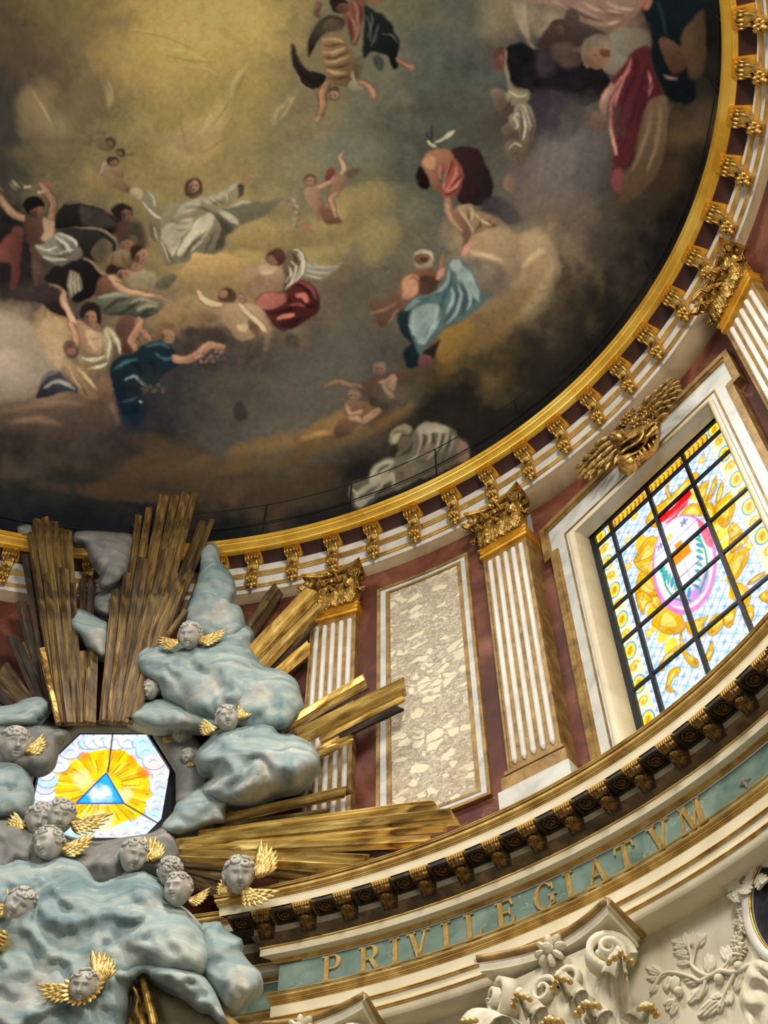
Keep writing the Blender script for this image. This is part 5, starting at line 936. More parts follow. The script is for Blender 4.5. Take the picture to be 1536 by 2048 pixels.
# ---------------------------------------------------------------- big stained glass window in its marble surround
def rect_ring(m, xo, zo0, zo1, xi, zi0, zi1, y0, y1, mat=0):
    """rectangular frame: outer half-width xo, inner xi (each a pair left, right)"""
    for a in ((xo[0], xi[0], zo0, zo1), (xi[1], xo[1], zo0, zo1), (xi[0], xi[1], zi1, zo1)): m.add(bx(a[0], a[1], y0, y1, a[2], a[3]), mat)
    if zi0 > zo0: m.add(bx(xi[0], xi[1], y0, y1, zo0, zi0), mat)
FR = -.02                                             # front of the surround, in the window's frame
w = bpy.data.objects.new('window_1', None); C.objects.link(w); w.matrix_world = WINF; w['kind'] = 'structure'
ZB = 11.2; Wn = 2.12; We = 2.28; Wi = 1.70; ZT = 18.0; ZE = 17.15; ZI = 17.33
def outline(e): return [(-Wn-e, ZB), (-Wn-e, ZE-e), (-We-e, ZE-e), (-We-e, ZT+e), (We+e, ZT+e), (We+e, ZE-e), (Wn+e, ZE-e), (Wn+e, ZB)]
def band(m, A, B, y0, y1):
    n = len(A); V = [(x, y0, z) for x, z in A]+[(x, y0, z) for x, z in B]+[(x, y1, z) for x, z in A]+[(x, y1, z) for x, z in B]
    F = []
    for i in range(n-1): F += [(i, i+1, n+i+1, n+i), (2*n+i, i, i+1, 2*n+i+1)[::-1], (n+i, n+i+1, 3*n+i+1, 3*n+i)]
    m.add((V, F))
m = MB(); band(m, outline(.06), outline(-.05), FR-.06, .3); band(m, outline(-.05), outline(-.09), FR-.02, .3); m.build('gilt_moulding', [M['antique']], w)
inn = lambda e: [(-Wi-e, ZB), (-Wi-e, ZI+e), (-Wi-e, ZI+e), (-Wi-e, ZI+e), (Wi+e, ZI+e), (Wi+e, ZI+e), (Wi+e, ZI+e), (Wi+e, ZB)]
m = MB(); band(m, outline(-.09), inn(.0), FR+.02, .3); m.build('marble_architrave', [M['white2']], w)
m = MB(); band(m, inn(.13), inn(.10), FR-.0, .1); m.build('gilt_line', [M['antique']], w)
# rounded cream reveal
m = MB(); prof = [(.03, FR-.01), (-.0, FR-.02), (-.05, FR+.0), (-.09, FR+.05), (-.11, FR+.12), (-.11, .42)]
V = []; k = len(prof)
for sx, top in ((-1, 0), (-1, 1), (1, 1), (1, 0)):
    for e, y in prof: V.append((sx*(Wi+e), y, (ZI+max(e, -.02)+max(0, y-FR)*.48) if top else ZB))
m.add((V, [(a*k+b, (a+1)*k+b, (a+1)*k+b+1, a*k+b+1) for a in range(3) for b in range(k-1)]), 0, True); m.build('reveal', [M['cream']], w)
GY = .40; GW = 1.47; GX = -.02; GT = 17.36; GB = 11.4
m = MB(); rect_ring(m, (-GW-.35, GW+.35), GB-.1, GT+.4, (-GW+.0, GW-.0), GB, GT-.02, GY-.05, GY+.06); m.build('window_frame', [M['lead']], w)
bars = MB()
for px, py in ((1222, 1050), (1290, 965), (1365, 910), (1436, 838)):
    x = onplane(px, py, WINF, GY-.03)[0]; bars.add(bx(x-.032, x+.032, GY-.06, GY, GB, GT))
zs = [onplane(px, py, WINF, GY-.03)[1] for px, py in ((1196, 1145), (1212, 1230), (1225, 1300), (1250, 1395))]
zs += [zs[-1]-1.12, zs[0]-0]
for z in zs[:5]: bars.add(bx(-GW, GW, GY-.05, GY-.005, z-.026, z+.026))
z = GT-.34; bars.add(bx(-GW, GW, GY-.05, GY-.005, z-.03, z+.03)); bars.build('glazing_bar_grid', [M['lead']], w)
def glass_sheet(name, M_, x0, x1, z0, z1, y, nx, nz, img, x00, y00, sc, parent, keep=None):
    X, Z = np.meshgrid(np.linspace(x0, x1, nx), np.linspace(z0, z1, nz)); V = np.stack([X.ravel(), np.full(X.size, y), Z.ravel()], 1)
    i, j = np.meshgrid(np.arange(nz-1), np.arange(nx-1), indexing='ij'); q_ = (i*nx+j).ravel(); F = np.stack([q_, q_+1, q_+nx+1, q_+nx], 1)
    if keep is not None: c = V[F].mean(1); F = F[keep(c[:, 0], c[:, 2])]
    m = MB(); m.v = [tuple(v) for v in V]; m.f = [tuple(int(a) for a in f) for f in F]; m.m = [0]*len(m.f); m.s = [False]*len(m.f)
    o = m.build(name, [M['glass']], parent)
    Wd = (np.array(M_)[:3, :3] @ V.T).T+np.array(M_.translation); px, py = proj(Wd); set_paint(o, sample(img, (px-x00)*sc, (py-y00)*sc)); return o
def paint_window():
    c = Canvas(720, 1480, 1160, 790, 1.8, 5); c.im[:] = lin((244, 250, 255))
    N = np.array
    def L(x, y): u, v = N((x, y), float); return N(win_px(u, v))
    inv = lambda x, z: win_px(x, z)
    line = lambda col, wd, P, al=1: c.stroke(col, wd, [inv(*p) for p in P], .3, al, (1, 1))
    blue = (40, 130, 215); amber = (255, 200, 16); orange = (255, 178, 0); dark = (110, 60, 6)
    # quarry background in pale blue lattice
    rs = np.random.RandomState(4)
    for i in range(16):
        for j in range(28):
            x = -1.5+i*.2; z = 12.2+j*.2
            if (i+j) % 2 == 0: c.poly((176, 220, 252), [inv(x+.02, z+.05), inv(x+.1, z+.02), inv(x+.18, z+.05), inv(x+.18, z+.15), inv(x+.1, z+.18), inv(x+.02, z+.15)], [0.5][0], .7, True, .2)
            else: c.poly((120, 190, 245), [inv(x+.06, z+.05), inv(x+.14, z+.05), inv(x+.14, z+.15), inv(x+.06, z+.15)], .5, .6, False, .2)
            line(blue, 1.3, [(x, z), (x+.2, z+.2)], .8); line(blue, 1.3, [(x+.2, z), (x, z+.2)], .8)
    def star(x, z, r=.12):
        c.poly((255, 170, 20), [inv(x+r*(1 if k % 2 == 0 else .55)*math.sin(k*math.pi/6), z+r*(1 if k % 2 == 0 else .55)*math.cos(k*math.pi/6)) for k in range(12)], .4, 1, False, .2); c.poly((255, 226, 90), [inv(x+r*.5*math.sin(k*math.pi/3), z+r*.5*math.cos(k*math.pi/3)) for k in range(6)], .6, 1, False)
    for x, z in ((-.85, 16.5), (-.6, 16.95), (.25, 17.05), (-.95, 14.2), (1.15, 15.3), (-1.0, 15.95), (.95, 16.8), (1.1, 14.2)): star(x, z)
    def scrollwork(x, z, r, hand=1):
        P = [(x+hand*r*(1-u)*math.cos(u*10), z+r*(1-u)*math.sin(u*10)) for u in np.linspace(0, .9, 16)]; line(amber, 8*r/.2, P); line(dark, 1.1, [(a+.012, b+.012) for a, b in P], .8)
    E = lambda x, z, rx, rz, col, al=1, soft=.6: c.poly(col, [inv(x+rx*math.cos(a), z+rz*math.sin(a)) for a in np.linspace(0, 2*math.pi, 20, endpoint=False)], soft, al, True, .25)
    # golden figures, plumes and scrolls round the oval, each piece leaded with a dark line
    rq = np.random.RandomState(8)
    def piece(ox, oy, q_, t, hi=(255, 210, 24), lo_=orange):
        v = [float(x) for x in t.replace(',', ' ').split()]; P = [(ox+v[i]/q_, oy+v[i+1]/q_) for i in range(0, len(v), 2)]
        c.poly(hi, P, .5, 1, True, .35, lo_, (rq.uniform(-1, 1), 1)); A = np.array(P); m_ = A.mean(0)
        c.poly((255, 232, 110), [tuple(m_+(p-m_)*.5+rq.uniform(-3, 3, 2)) for p in A], 1.2, .75)
        c.stroke(dark, 1.3, P+P[:1], .3, .9, (1, 1))
        for k in range(5):
            i, j = rq.randint(len(P)), rq.randint(len(P)); e = m_+(A[i]-m_)*.85; f = m_+(A[j]-m_)*.8
            c.stroke(dark, .9, [tuple(e), tuple((e+f)/2+rq.uniform(-6, 6, 2)), tuple(f)], .3, .8, (.8, .8))
    for s in (-1, 1):
        for z in np.linspace(13.6, 16.2, 9): E(s*(.62+.16*math.sin((z-13.4)*1.1)), z, .14, .16, amber if rq.rand() < .6 else (255, 220, 70))
    for a in np.linspace(0, 2*math.pi, 40): c.stroke(dark, 1.1, [inv(.60*math.cos(a), 15+1.1*math.sin(a)), inv(.76*math.cos(a), 14.98+1.3*math.sin(a))], .3, .6, (1, 1))
    Aq, Bq = (1236, 800, 5.12), (1136, 1100, 3.84)
    for t in ("280,1240 350,1130 450,1080 480,1180 400,1300 320,1290", "160,1640 250,1480 330,1400 400,1420 440,1560 420,1700 260,1750 180,1690", "190,1850 260,1750 420,1700 440,1850 420,2048 200,2048", "360,1120 560,960 700,820 790,740 830,770 780,850 720,910 600,1040 400,1190", "490,900 510,870 530,960 560,1000 520,1020 490,960", "790,960 860,860 930,830 900,960 860,1070 820,1020", "930,960 1000,780 1015,850 960,1000 900,1040", "1000,1030 1060,830 1080,900 1030,1060", "1000,1080 1100,980 1180,920 1200,990 1190,1150 1130,1280 1060,1300 1000,1180", "860,1080 960,1060 1000,1180 1000,1260 930,1230 880,1180", "1140,1290 1200,1260 1280,1370 1170,1450 1130,1360", "1140,1440 1230,1380 1330,1390 1320,1450 1240,1520 1160,1570", "1160,1640 1250,1530 1330,1520 1340,1620 1280,1740 1180,1870 1130,1860 1130,1720", "640,1180 760,1060 880,1120 860,1190 760,1180 690,1220", "480,1340 560,1220 640,1220 600,1320 520,1420 450,1480"): piece(*Aq, t)
    for t in ("640,560 700,430 780,420 870,500 900,600 830,650 740,640 680,600", "900,560 1000,530 1080,510 1040,570 1060,640 1000,680 930,640", "1070,580 1130,500 1200,490 1210,550 1150,640 1090,660", "870,620 890,720 930,800 1000,850 1000,900 940,890 880,800 860,720", "700,880 770,790 860,730 840,780 760,840 740,920 710,930", "780,930 850,900 860,940 810,980 790,1050 830,1090 770,1090 750,1060", "1360,560 1340,480 1400,420 1430,470 1400,580", "1040,860 1080,760 1110,700 1120,760 1090,850", "1460,360 1536,310 1536,410", "1370,270 1440,200 1536,160 1520,190 1420,260", "510,100 620,60 720,0 720,120 660,200 600,180 540,140", "540,200 660,200 700,330 600,350 540,300", "520,340 580,320 640,380 600,420 580,500 540,440", "640,360 700,360 720,440 660,440", "1240,260 1330,260 1400,330 1380,430 1290,400", "1190,520 1250,420 1290,440 1270,560 1220,600"): piece(*Bq, t)
    c.poly((226, 14, 22), [(1236+x/5.12, 800+y/5.12) for x, y in ((390,1210),(560,1100),(690,940),(740,930),(750,980),(640,1120),(500,1230),(410,1260))], .5, 1, True, .2); c.poly((255, 70, 40), [(1236+x/5.12, 800+y/5.12) for x, y in ((480,1270),(600,1160),(720,1030),(690,1100),(610,1180),(620,1250),(560,1240))], .5, 1, True, .2)
    # white oval with a castle shape, laurel sprays and rose edge
    E(.0, 14.98, .62, 1.12, (232, 120, 200), .9); E(.0, 15.02, .56, 1.05, (252, 244, 255))
    c.poly((240, 90, 120), [inv(.5, 15.6), inv(.6, 15.2), inv(.58, 14.8), inv(.48, 14.9), inv(.46, 15.4)], .6, .9); c.poly((214, 120, 236), [inv(-.5, 14.5), inv(-.2, 14.1), inv(.2, 14.1), inv(.4, 14.5), inv(.1, 14.3), inv(-.2, 14.35)], .6, .8)
    c.poly((248, 150, 20), [inv(-.2, 15.05), inv(.2, 15.05), inv(.2, 15.35), inv(.1, 15.35), inv(.1, 15.5), inv(-.05, 15.5), inv(-.05, 15.35), inv(-.2, 15.35)], .5, 1, False)
    for s in (-1, 1):
        P = [(s*.08, 14.12), (s*.32, 14.4), (s*.42, 14.8), (s*.40, 15.2)]; line((20, 170, 120), 4, P)
        for k in range(9):
            u = k/9; x = s*(.12+.32*math.sin(u*1.7)); z = 14.2+u*1.1; c.stroke((30, 190, 140) if k % 2 else (20, 150, 190), 8, [inv(x, z), inv(x-s*.05, z+.12), inv(x-s*.10, z+.2)], .5, .95, (.3, .1))
    star(-.08, 15.75, .09); line((60, 60, 190), 1.5, [(-.3, 14.75), (.3, 14.75)], .8); line((60, 60, 190), 1.5, [(.02, 14.4), (.02, 15.0)], .8); line((60, 60, 190), 1.5, [(-.5, 15.6), (.5, 15.6)], .5)
    for x, z, s in ((-.3, 15.75, 1), (.25, 15.8, -1)):
        for k in range(5): c.stroke((40, 80, 200), 4, [inv(x, z), inv(x+.1*math.cos(k*1.25), z+.1*math.sin(k*1.25))], .5, .8)
    for z in (14.45, 14.75, 15.3, 15.6): line((110, 90, 170), 1.0, [(-.5, z), (.5, z)], .7)
    for x in (-.28, .28): line((110, 90, 170), 1.0, [(x, 14.2), (x, 15.8)], .6)
    # patterned borders
    for x0 in (-1.38, 1.36):
        c.poly((255, 246, 196), [inv(x0-.18, 11.6), inv(x0+.16, 11.6), inv(x0+.16, 17.6), inv(x0-.18, 17.6)], .5, 1, False, .1)
        for j in range(16):
            z = 11.9+j*.38
            if j % 2 == 0: E(x0, z, .14, .19, (70, 150, 225)); E(x0, z, .11, .155, (255, 232, 60)); E(x0, z, .06, .09, (226, 170, 10)); line(dark, 1.3, [(x0-.05, z-.06), (x0+.05, z+.06)], .8)
            else: scrollwork(x0, z, .11, 1 if j % 4 == 1 else -1); E(x0, z, .03, .05, orange)
    c.poly((255, 190, 40), [inv(-1.2, GT-.31), inv(1.2, GT-.31), inv(1.2, GT-.03), inv(-1.2, GT-.03)], .5, 1, False, .3)
    for k in range(24): x = -1.15+k*.1; line((60, 36, 8), 2.2, [(x, GT-.26), (x+.05, GT-.12), (x+.02, GT-.05)], .95); line((60, 36, 8), 1.8, [(x+.06, GT-.28), (x+.02, GT-.16)], .9)
    for z in np.arange(12, 17.4, .3): line((150, 190, 230), .9, [(-1.2, z), (1.2, z)], .6)
    return np.clip(c.im*1.0, 0, 1)
def win_px(x, z):
    P = WINF @ Vector((x, GY, z)); return tuple(float(v) for v in proj(np.array(P)))
glass_sheet('glass', WINF, -GW, GW, GB, GT, GY, 250, 480, paint_window(), 1160, 790, 1.8, w)
# ---------------------------------------------------------------- octagonal window with the triangle
w2 = bpy.data.objects.new('window_2', None); C.objects.link(w2); w2.matrix_world = OCTF; w2['kind'] = 'structure'
YO = .0
def oc(px, py): return onplane(px, py, OCTF, YO)
OCT = [oc(*p) for p in [(158, 1463), (297, 1463), (349, 1543), (331, 1650), (292, 1690), (100, 1690), (51, 1640), (72, 1545)]]
ctr = np.mean(np.array(OCT), 0)
def ring8(s): return [tuple(ctr+(np.array(p)-ctr)*s) for p in OCT]
def octframe(m, A, B, y0, y1):
    n = len(A); V = [(x, y0, z) for x, z in A]+[(x, y0, z) for x, z in B]+[(x, y1, z) for x, z in A]+[(x, y1, z) for x, z in B]
    F = []
    for i in range(n): j = (i+1) % n; F += [(i, j, n+j, n+i), (i, 2*n+i, 2*n+j, j), (n+i, n+j, 3*n+j, 3*n+i)]
    m.add((V, F))
m = MB(); octframe(m, ring8(1.12), ring8(.945), YO-.10, YO+.12); m.build('window_frame', [M['lead']], w2)
def paint_oct():
    c = Canvas(700, 580, 30, 1445, 2.0, 9); c.im[:] = lin((214, 232, 250))
    cx, cz = 203, 1575
    B8 = [(100,1588),(125,1545),(150,1522),(180,1505),(205,1500),(245,1500),(275,1525),(290,1545),(308,1580),(298,1605),(285,1630),(245,1645),(215,1660),(190,1660),(165,1640),(130,1620),(105,1610)]
    c.poly((255, 216, 20), B8, .5, 1, True, .3)
    rs = np.random.RandomState(2)
    for k in range(46):
        a = 2*math.pi*k/46+rs.uniform(-.04, .04); r0 = 40; r1 = rs.uniform(75, 125)
        c.stroke([(255, 234, 70), (255, 178, 10), (255, 218, 30)][k % 3], 9, [(cx+r0*math.cos(a)*1.1, cz+r0*.8*math.sin(a)), (cx+r1*math.cos(a), cz+r1*.72*math.sin(a))], .6, .7, (.6, 1))
        c.stroke((120, 70, 6), 1.7, [(cx+r0*math.cos(a+.07), cz+r0*.8*math.sin(a+.07)), (cx+r1*math.cos(a+.07), cz+r1*.72*math.sin(a+.07))], .3, .9, (1, 1))
    for a in (-1.3, -1.95, -2.5, -.9, -.45): c.blob((240, 130, 10), cx+95*math.cos(a), cz+66*math.sin(a), 14, 12, .8)
    c.blob((255, 250, 200), cx-8, 1648, 34, 26, 1); c.blob((255, 246, 190), 165, 1560, 18, 20, .7); c.blob((255, 246, 190), 250, 1590, 16, 14, .7)
    def puff(x, y, r, k):
        c.poly([(196, 226, 246), (222, 222, 246), (236, 240, 250), (246, 226, 220)][k % 4], [(x+r*1.25*math.cos(t), y+r*.85*math.sin(t)) for t in np.linspace(0, 2*math.pi, 9, endpoint=False)], .6, 1, True, .2)
        c.stroke((84, 96, 120), 1.4, [(x+r*1.25*math.cos(t), y+r*.85*math.sin(t)) for t in np.linspace(.2, 3.4, 9)], .4, .9, (1, 1))
        c.stroke((130, 190, 226), 4, [(x-r*.6, y+r*.1), (x, y-r*.3), (x+r*.6, y)], 1, .7)
    O2 = [(160,1466),(205,1466),(297,1466),(345,1543),(338,1600),(328,1650),(292,1690),(200,1692),(110,1690),(60,1640),(66,1590),(76,1545)]
    rs = np.random.RandomState(6)
    for ring_, q_ in ((1.0, 19), (.84, 17)):
        for i in range(len(O2)):
            for u in (0, .33, .66):
                a = np.array(O2[i]); b = np.array(O2[(i+1) % len(O2)]); p_ = (a+(b-a)*u-[cx, 1578])*ring_+[cx, 1578]
                puff(p_[0]+rs.uniform(-4, 4), p_[1]+rs.uniform(-3, 3), q_*rs.uniform(.8, 1.1), rs.randint(4))
    c.poly((40, 178, 246), [(152, 1607), (213, 1546), (248, 1607)], .6, 1, False, .2); c.blob((246, 250, 255), 203, 1590, 24, 20, 1)
    for P in ([(152, 1607), (213, 1546)], [(213, 1546), (248, 1607)], [(152, 1607), (248, 1607)]): c.stroke((26, 70, 190), 3.2, P, .4, 1, (1, 1))
    for P in ([(216, 1546), (226, 1466)], [(150, 1607), (125, 1618)], [(248, 1607), (330, 1655)]): c.stroke((70, 66, 60), 3.4, P, .4, 1, (1, 1))
    return np.clip(c.im, 0, 1)
P8 = np.array(ring8(.97)); 
def inside8(x, z):
    r = np.ones(len(x), bool)
    for i in range(8):
        a, b = P8[i], P8[(i+1) % 8]; r &= ((b[0]-a[0])*(z-a[1])-(b[1]-a[1])*(x-a[0])) <= 0
    return r
glass_sheet('glass', OCTF, P8[:, 0].min(), P8[:, 0].max(), P8[:, 1].min(), P8[:, 1].max(), YO, 260, 260, paint_oct(), 30, 1445, 2.0, w2, inside8)
# ---------------------------------------------------------------- the plaster glory: clouds, gilded rays, cherubs
_rs = np.random.RandomState(11)
NF1 = fbm(800, 1060, 46, _rs, 4); NF2 = fbm(800, 1060, 60, _rs, 3); NF3 = fbm(800, 1060, 14, _rs, 3)
def poly_dist(P, Q):
    d = np.full(len(Q), 1e9)
    for a, b in zip(P, np.roll(P, -1, 0)):
        v = b-a; t = np.clip(((Q-a) @ v)/max(v @ v, 1e-9), 0, 1); d = np.minimum(d, np.hypot(*(Q-a-t[:, None]*v).T))
    return d
def in_poly(P, Q):
    r = np.zeros(len(Q), bool)
    for (ax, ay), (bx_, by) in zip(P, np.roll(P, -1, 0)):
        if ay == by: continue
        c = ((ay > Q[:, 1]) != (by > Q[:, 1])) & (Q[:, 0] < (bx_-ax)*(Q[:, 1]-ay)/(by-ay)+ax); r ^= c
    return r
def relief(name, P, off, depth, mats, parent=None, R_=45, fold=.20, ang=20, wl=110, sp=6., back=.10, smooth=True, lump=.3, tilt=(0, 0)):
    """solid modelled mass with the given outline: its rim lies 'off' behind the ring face, its belly swells 'depth' metres towards the room"""
    B = spline(np.array(P, float), True, 10) if smooth else np.array(P, float)
    out = [B[0]]
    for p in np.concatenate([B[1:], B[:1]]):
        d = np.hypot(*(p-out[-1])); k = int(d//sp)
        if k >= 1:
            for j in range(1, k+1): out.append(out[-1]+(p-out[-1])*(1/(k-j+1)))
    B = np.array(out[:-1]) if np.hypot(*(out[-1]-out[0])) < sp*.6 else np.array(out)
    x0, y0 = B.min(0); x1, y1 = B.max(0)
    X, Y = np.meshgrid(np.arange(x0, x1, sp), np.arange(y0, y1, sp)); Q = np.stack([X.ravel()+(((Y.ravel()-y0)/sp).astype(int) % 2)*sp*.5, Y.ravel()], 1)
    Q = Q[in_poly(B, Q)]; Q = Q[poly_dist(B, Q) > sp*.55] if len(Q) else Q
    n = len(B); pts = [Vector(p) for p in B]+[Vector(p) for p in Q]
    vo, eo, fo, ov, oe, of = delaunay_2d_cdt(pts, [(i, (i+1) % n) for i in range(n)], [], 1, 1e-4)
    vo = np.array([tuple(v) for v in vo]); d = poly_dist(B, vo); d[d < .2] = 0
    dome = np.sqrt(np.clip(1-(1-np.clip(d/R_, 0, 1))**2, 0, 1))
    N1 = sample(NF1[..., None], vo[:, 0]*.5, vo[:, 1]*.5)[:, 0]-.5; N2 = sample(NF2[..., None], vo[:, 0]*.5, vo[:, 1]*.5)[:, 0]-.5; N3 = sample(NF3[..., None], vo[:, 0]*.5, vo[:, 1]*.5)[:, 0]-.5
    a = R(ang); ph = ((vo[:, 0]*math.sin(a)-vo[:, 1]*math.cos(a))/wl+N2*3.2+N1*1.4); rid = 1-np.abs(2*(ph-np.floor(ph))-1)
    rid = rid*rid*(3-2*rid)
    c = vo.mean(0)
    h = depth*dome*(1+lump*2*N1)+fold*depth*(rid-.5)*np.clip(d/(R_*.7), 0, 1)+.025*N3*dome
    h += dome*((vo[:, 0]-c[0])*tilt[0]+(vo[:, 1]-c[1])*tilt[1])
    V = [tuple(at(x, y, off-hh)) for (x, y), hh in zip(vo, h)]; nb = len(V)
    bi = [i for i in range(len(vo)) if d[i] == 0]
    idx = {i: nb+k for k, i in enumerate(bi)}; V += [tuple(at(*vo[i], off)+np.array(tuple(fm(90, 0, 0).col[1].xyz))*0+np.array([math.cos(R(95)), math.sin(R(95)), 0])*back) for i in bi]
    F = [tuple(f) for f in fo]
    E_ = {}
    for f in fo:
        for p, q_ in zip(f, list(f[1:])+[f[0]]): E_[(p, q_)] = 1
    for (p, q_) in list(E_):
        if (q_, p) not in E_ and p in idx and q_ in idx: F.append((q_, p, idx[p], idx[q_]))
    m = MB(); m.add((V, F), 0, True)
    return m.build(name, mats if isinstance(mats, list) else [mats], parent, None, parent is None) if parent is None else m.build(name, mats if isinstance(mats, list) else [mats], parent, Matrix.Identity(4))
cg = 'plaster clouds of the glory'
def cloud(P, off, depth, label, mat='cloud', **k):
    return tag(relief('plaster_cloud', P, off, depth, M[mat], **k), label, 'cloud', cg)
CL = M['cloud']
cloud([(-175,1395),(20,1400),(100,1440),(160,1440),(230,1440),(300,1450),(380,1455),(420,1520),(420,1600),(395,1660),(352,1668),(351,1542),(299,1458),(156,1458),(66,1543),(44,1640),(60,1662),(-175,1660)], .30, .16, 'dull grey cloud bank surrounding the octagonal window', 'cloudgrey', R_=30, smooth=False)
cloud([(146,1068),(165,1061),(225,1064),(266,1070),(266,1100),(258,1140),(246,1160),(225,1175),(205,1178),(196,1165),(200,1150),(180,1122),(168,1090),(146,1086)], -.12, .38, 'grey cloud rising over the gold ring between the two tall ray bundles', 'cloudgrey', R_=30)
cloud([(34,1055),(46,1049),(62,1050),(72,1062),(70,1076),(40,1068)], .02, .12, 'small grey cloud peeping over the gold ring at the far left', 'cloudgrey', R_=12)
cloud([(186,1195),(205,1180),(240,1164),(250,1215),(228,1235),(190,1224)], .2, .3, 'small grey cloud behind the rose tinted one between the ray bundles', 'cloudgrey', R_=22)
cloud([(134,1243),(152,1218),(172,1222),(205,1240),(218,1250),(213,1315),(180,1302),(160,1277),(140,1262)], .0, .42, 'rose tinted cloud hanging between the two tall ray bundles', R_=28)
cloud([(398,1105),(408,1090),(424,1086),(437,1096),(440,1122),(462,1146),(472,1178),(463,1203),(480,1213),(489,1240),(484,1266),(440,1290),(385,1275),(366,1240),(386,1180),(398,1140)], -.02, .42, 'tall cloud climbing the right side of the central ray bundle', R_=36, ang=110)
cloud([(428,1275),(470,1255),(492,1250),(508,1268),(504,1292),(530,1330),(562,1340),(592,1360),(602,1390),(607,1415),(590,1447),(560,1467),(480,1472),(420,1440)], .05, .62, 'rounded blue cloud lobe below the slanting rays, left of the left pilaster', R_=60, ang=120, wl=150)
cloud([(264,1310),(280,1290),(312,1281),(350,1285),(400,1275),(450,1262),(500,1300),(520,1370),(480,1440),(400,1440),(330,1400),(312,1370),(285,1358),(268,1336)], -.08, .62, 'broad blue cloud with a swirl at the foot of the central ray bundle', R_=60, ang=20, wl=150)
cloud([(243,1440),(256,1420),(286,1404),(330,1395),(400,1405),(470,1430),(450,1462),(380,1462),(300,1462)], .02, .45, 'long low cloud above the octagonal window', R_=34)
cloud([(415,1480),(440,1455),(475,1447),(520,1440),(550,1447),(560,1465),(592,1470),(625,1490),(639,1515),(635,1540),(612,1565),(595,1580),(550,1590),(495,1612),(430,1605),(400,1580),(425,1552),(402,1545),(390,1525),(395,1500)], -.12, .68, 'large rounded cloud right of the octagonal window', R_=62, ang=150, wl=150)
cloud([(345,1625),(352,1608),(372,1595),(415,1565),(470,1570),(500,1590),(455,1614),(452,1645),(425,1650),(350,1674),(322,1655)], -.08, .34, 'drawn out cloud tail at the right foot of the octagonal window', R_=28, ang=150)
cloud([(-175,1410),(0,1412),(50,1398),(80,1393),(101,1405),(98,1420),(85,1436),(70,1450),(30,1456),(-175,1452)], .0, .32, 'blue cloud at the left edge under the short dark rays', R_=26)
cloud([(-175,1440),(0,1444),(60,1448),(135,1456),(136,1475),(118,1492),(105,1530),(75,1547),(30,1540),(-175,1520)], .02, .36, 'grey cloud left of the octagonal window behind a winged head', 'cloudgrey', R_=40)
cloud([(-175,1520),(0,1516),(36,1522),(60,1552),(66,1590),(55,1618),(30,1636),(-175,1640)], -.05, .36, 'dark blue cloud at the left edge beside the octagonal window', R_=40)
cloud([(-175,1636),(0,1638),(35,1636),(70,1652),(120,1667),(190,1682),(250,1674),(300,1666),(325,1655),(347,1670),(359,1695),(358,1722),(330,1750),(280,1765),(200,1775),(100,1775),(-175,1775)], -.16, .46, 'grey cloud ledge beneath the octagonal window carrying three heads', 'cloudgrey', R_=46, ang=0)
cloud([(395,1900),(402,1850),(418,1845),(440,1843),(450,1858),(470,1870),(485,1880),(483,1900),(500,1925),(521,1945),(524,1970),(515,1986),(490,2006),(470,2024),(450,2020),(425,1990),(400,1950)], -.30, .5, 'pale cloud end against the left end of the cornice', R_=46, ang=80)
cloud([(-175,1735),(0,1723),(34,1712),(80,1719),(105,1710),(125,1705),(146,1708),(167,1718),(181,1736),(193,1760),(208,1761),(234,1748),(260,1738),(286,1736),(312,1752),(331,1770),(336,1799),(365,1812),(386,1830),(410,1862),(425,1920),(400,1960),(330,1962),(288,1955),(264,1985),(259,2012),(250,2048),(246,2110),(-175,2110)], -.36, .75, 'vast blue cloud mass filling the lower left', R_=80, ang=25, wl=210, sp=7, fold=.16, lump=.2)
cloud([(212,1955),(222,1925),(260,1915),(320,1920),(390,1940),(425,1975),(447,2025),(452,2042),(438,2040),(415,2020),(395,2016),(365,1992),(338,1980),(305,1962),(290,1948),(268,1962),(240,1973),(216,1971)], -.66, .34, 'pale blue cloud fold trailing down over the gilded panel', R_=30, ang=40, fold=.6)
# gilded panel with a staff below the cloud fold
gp = thing('gilded_banner', 'brown and gold carved banner hanging below the pale cloud fold, bottom edge', 'banner', Matrix.Translation(at(350, 2040, -.5)))
relief('board', [(285,1945),(330,1965),(400,2005),(440,2030),(490,2060),(500,2110),(300,2110),(296,2040)], -.46, .04, M['board'], gp, R_=12, fold=.2, lump=.1)
relief('gilt_drapery', [(232,1968),(262,1955),(286,1945),(300,1990),(306,2050),(312,2110),(240,2110),(252,2048),(262,2012),(262,1985)], -.50, .16, M['oldgold'], gp, R_=14, fold=1.0, ang=80, wl=26, lump=.2)
relief('gilt_edge', [(400,1985),(430,2005),(470,2040),(510,2075),(520,2110),(490,2110),(450,2050),(415,2012)], -.48, .07, M['letter'], gp, R_=9, fold=.3, lump=.1)
MB().add(rod([tuple(at(x, y, -.72)) for x, y in ((282, 1950), (296, 1995), (308, 2045), (318, 2110))], [.05, .055, .06, .06], 8), 0, True).build('staff', [M['gold']], gp, Matrix.Identity(4))
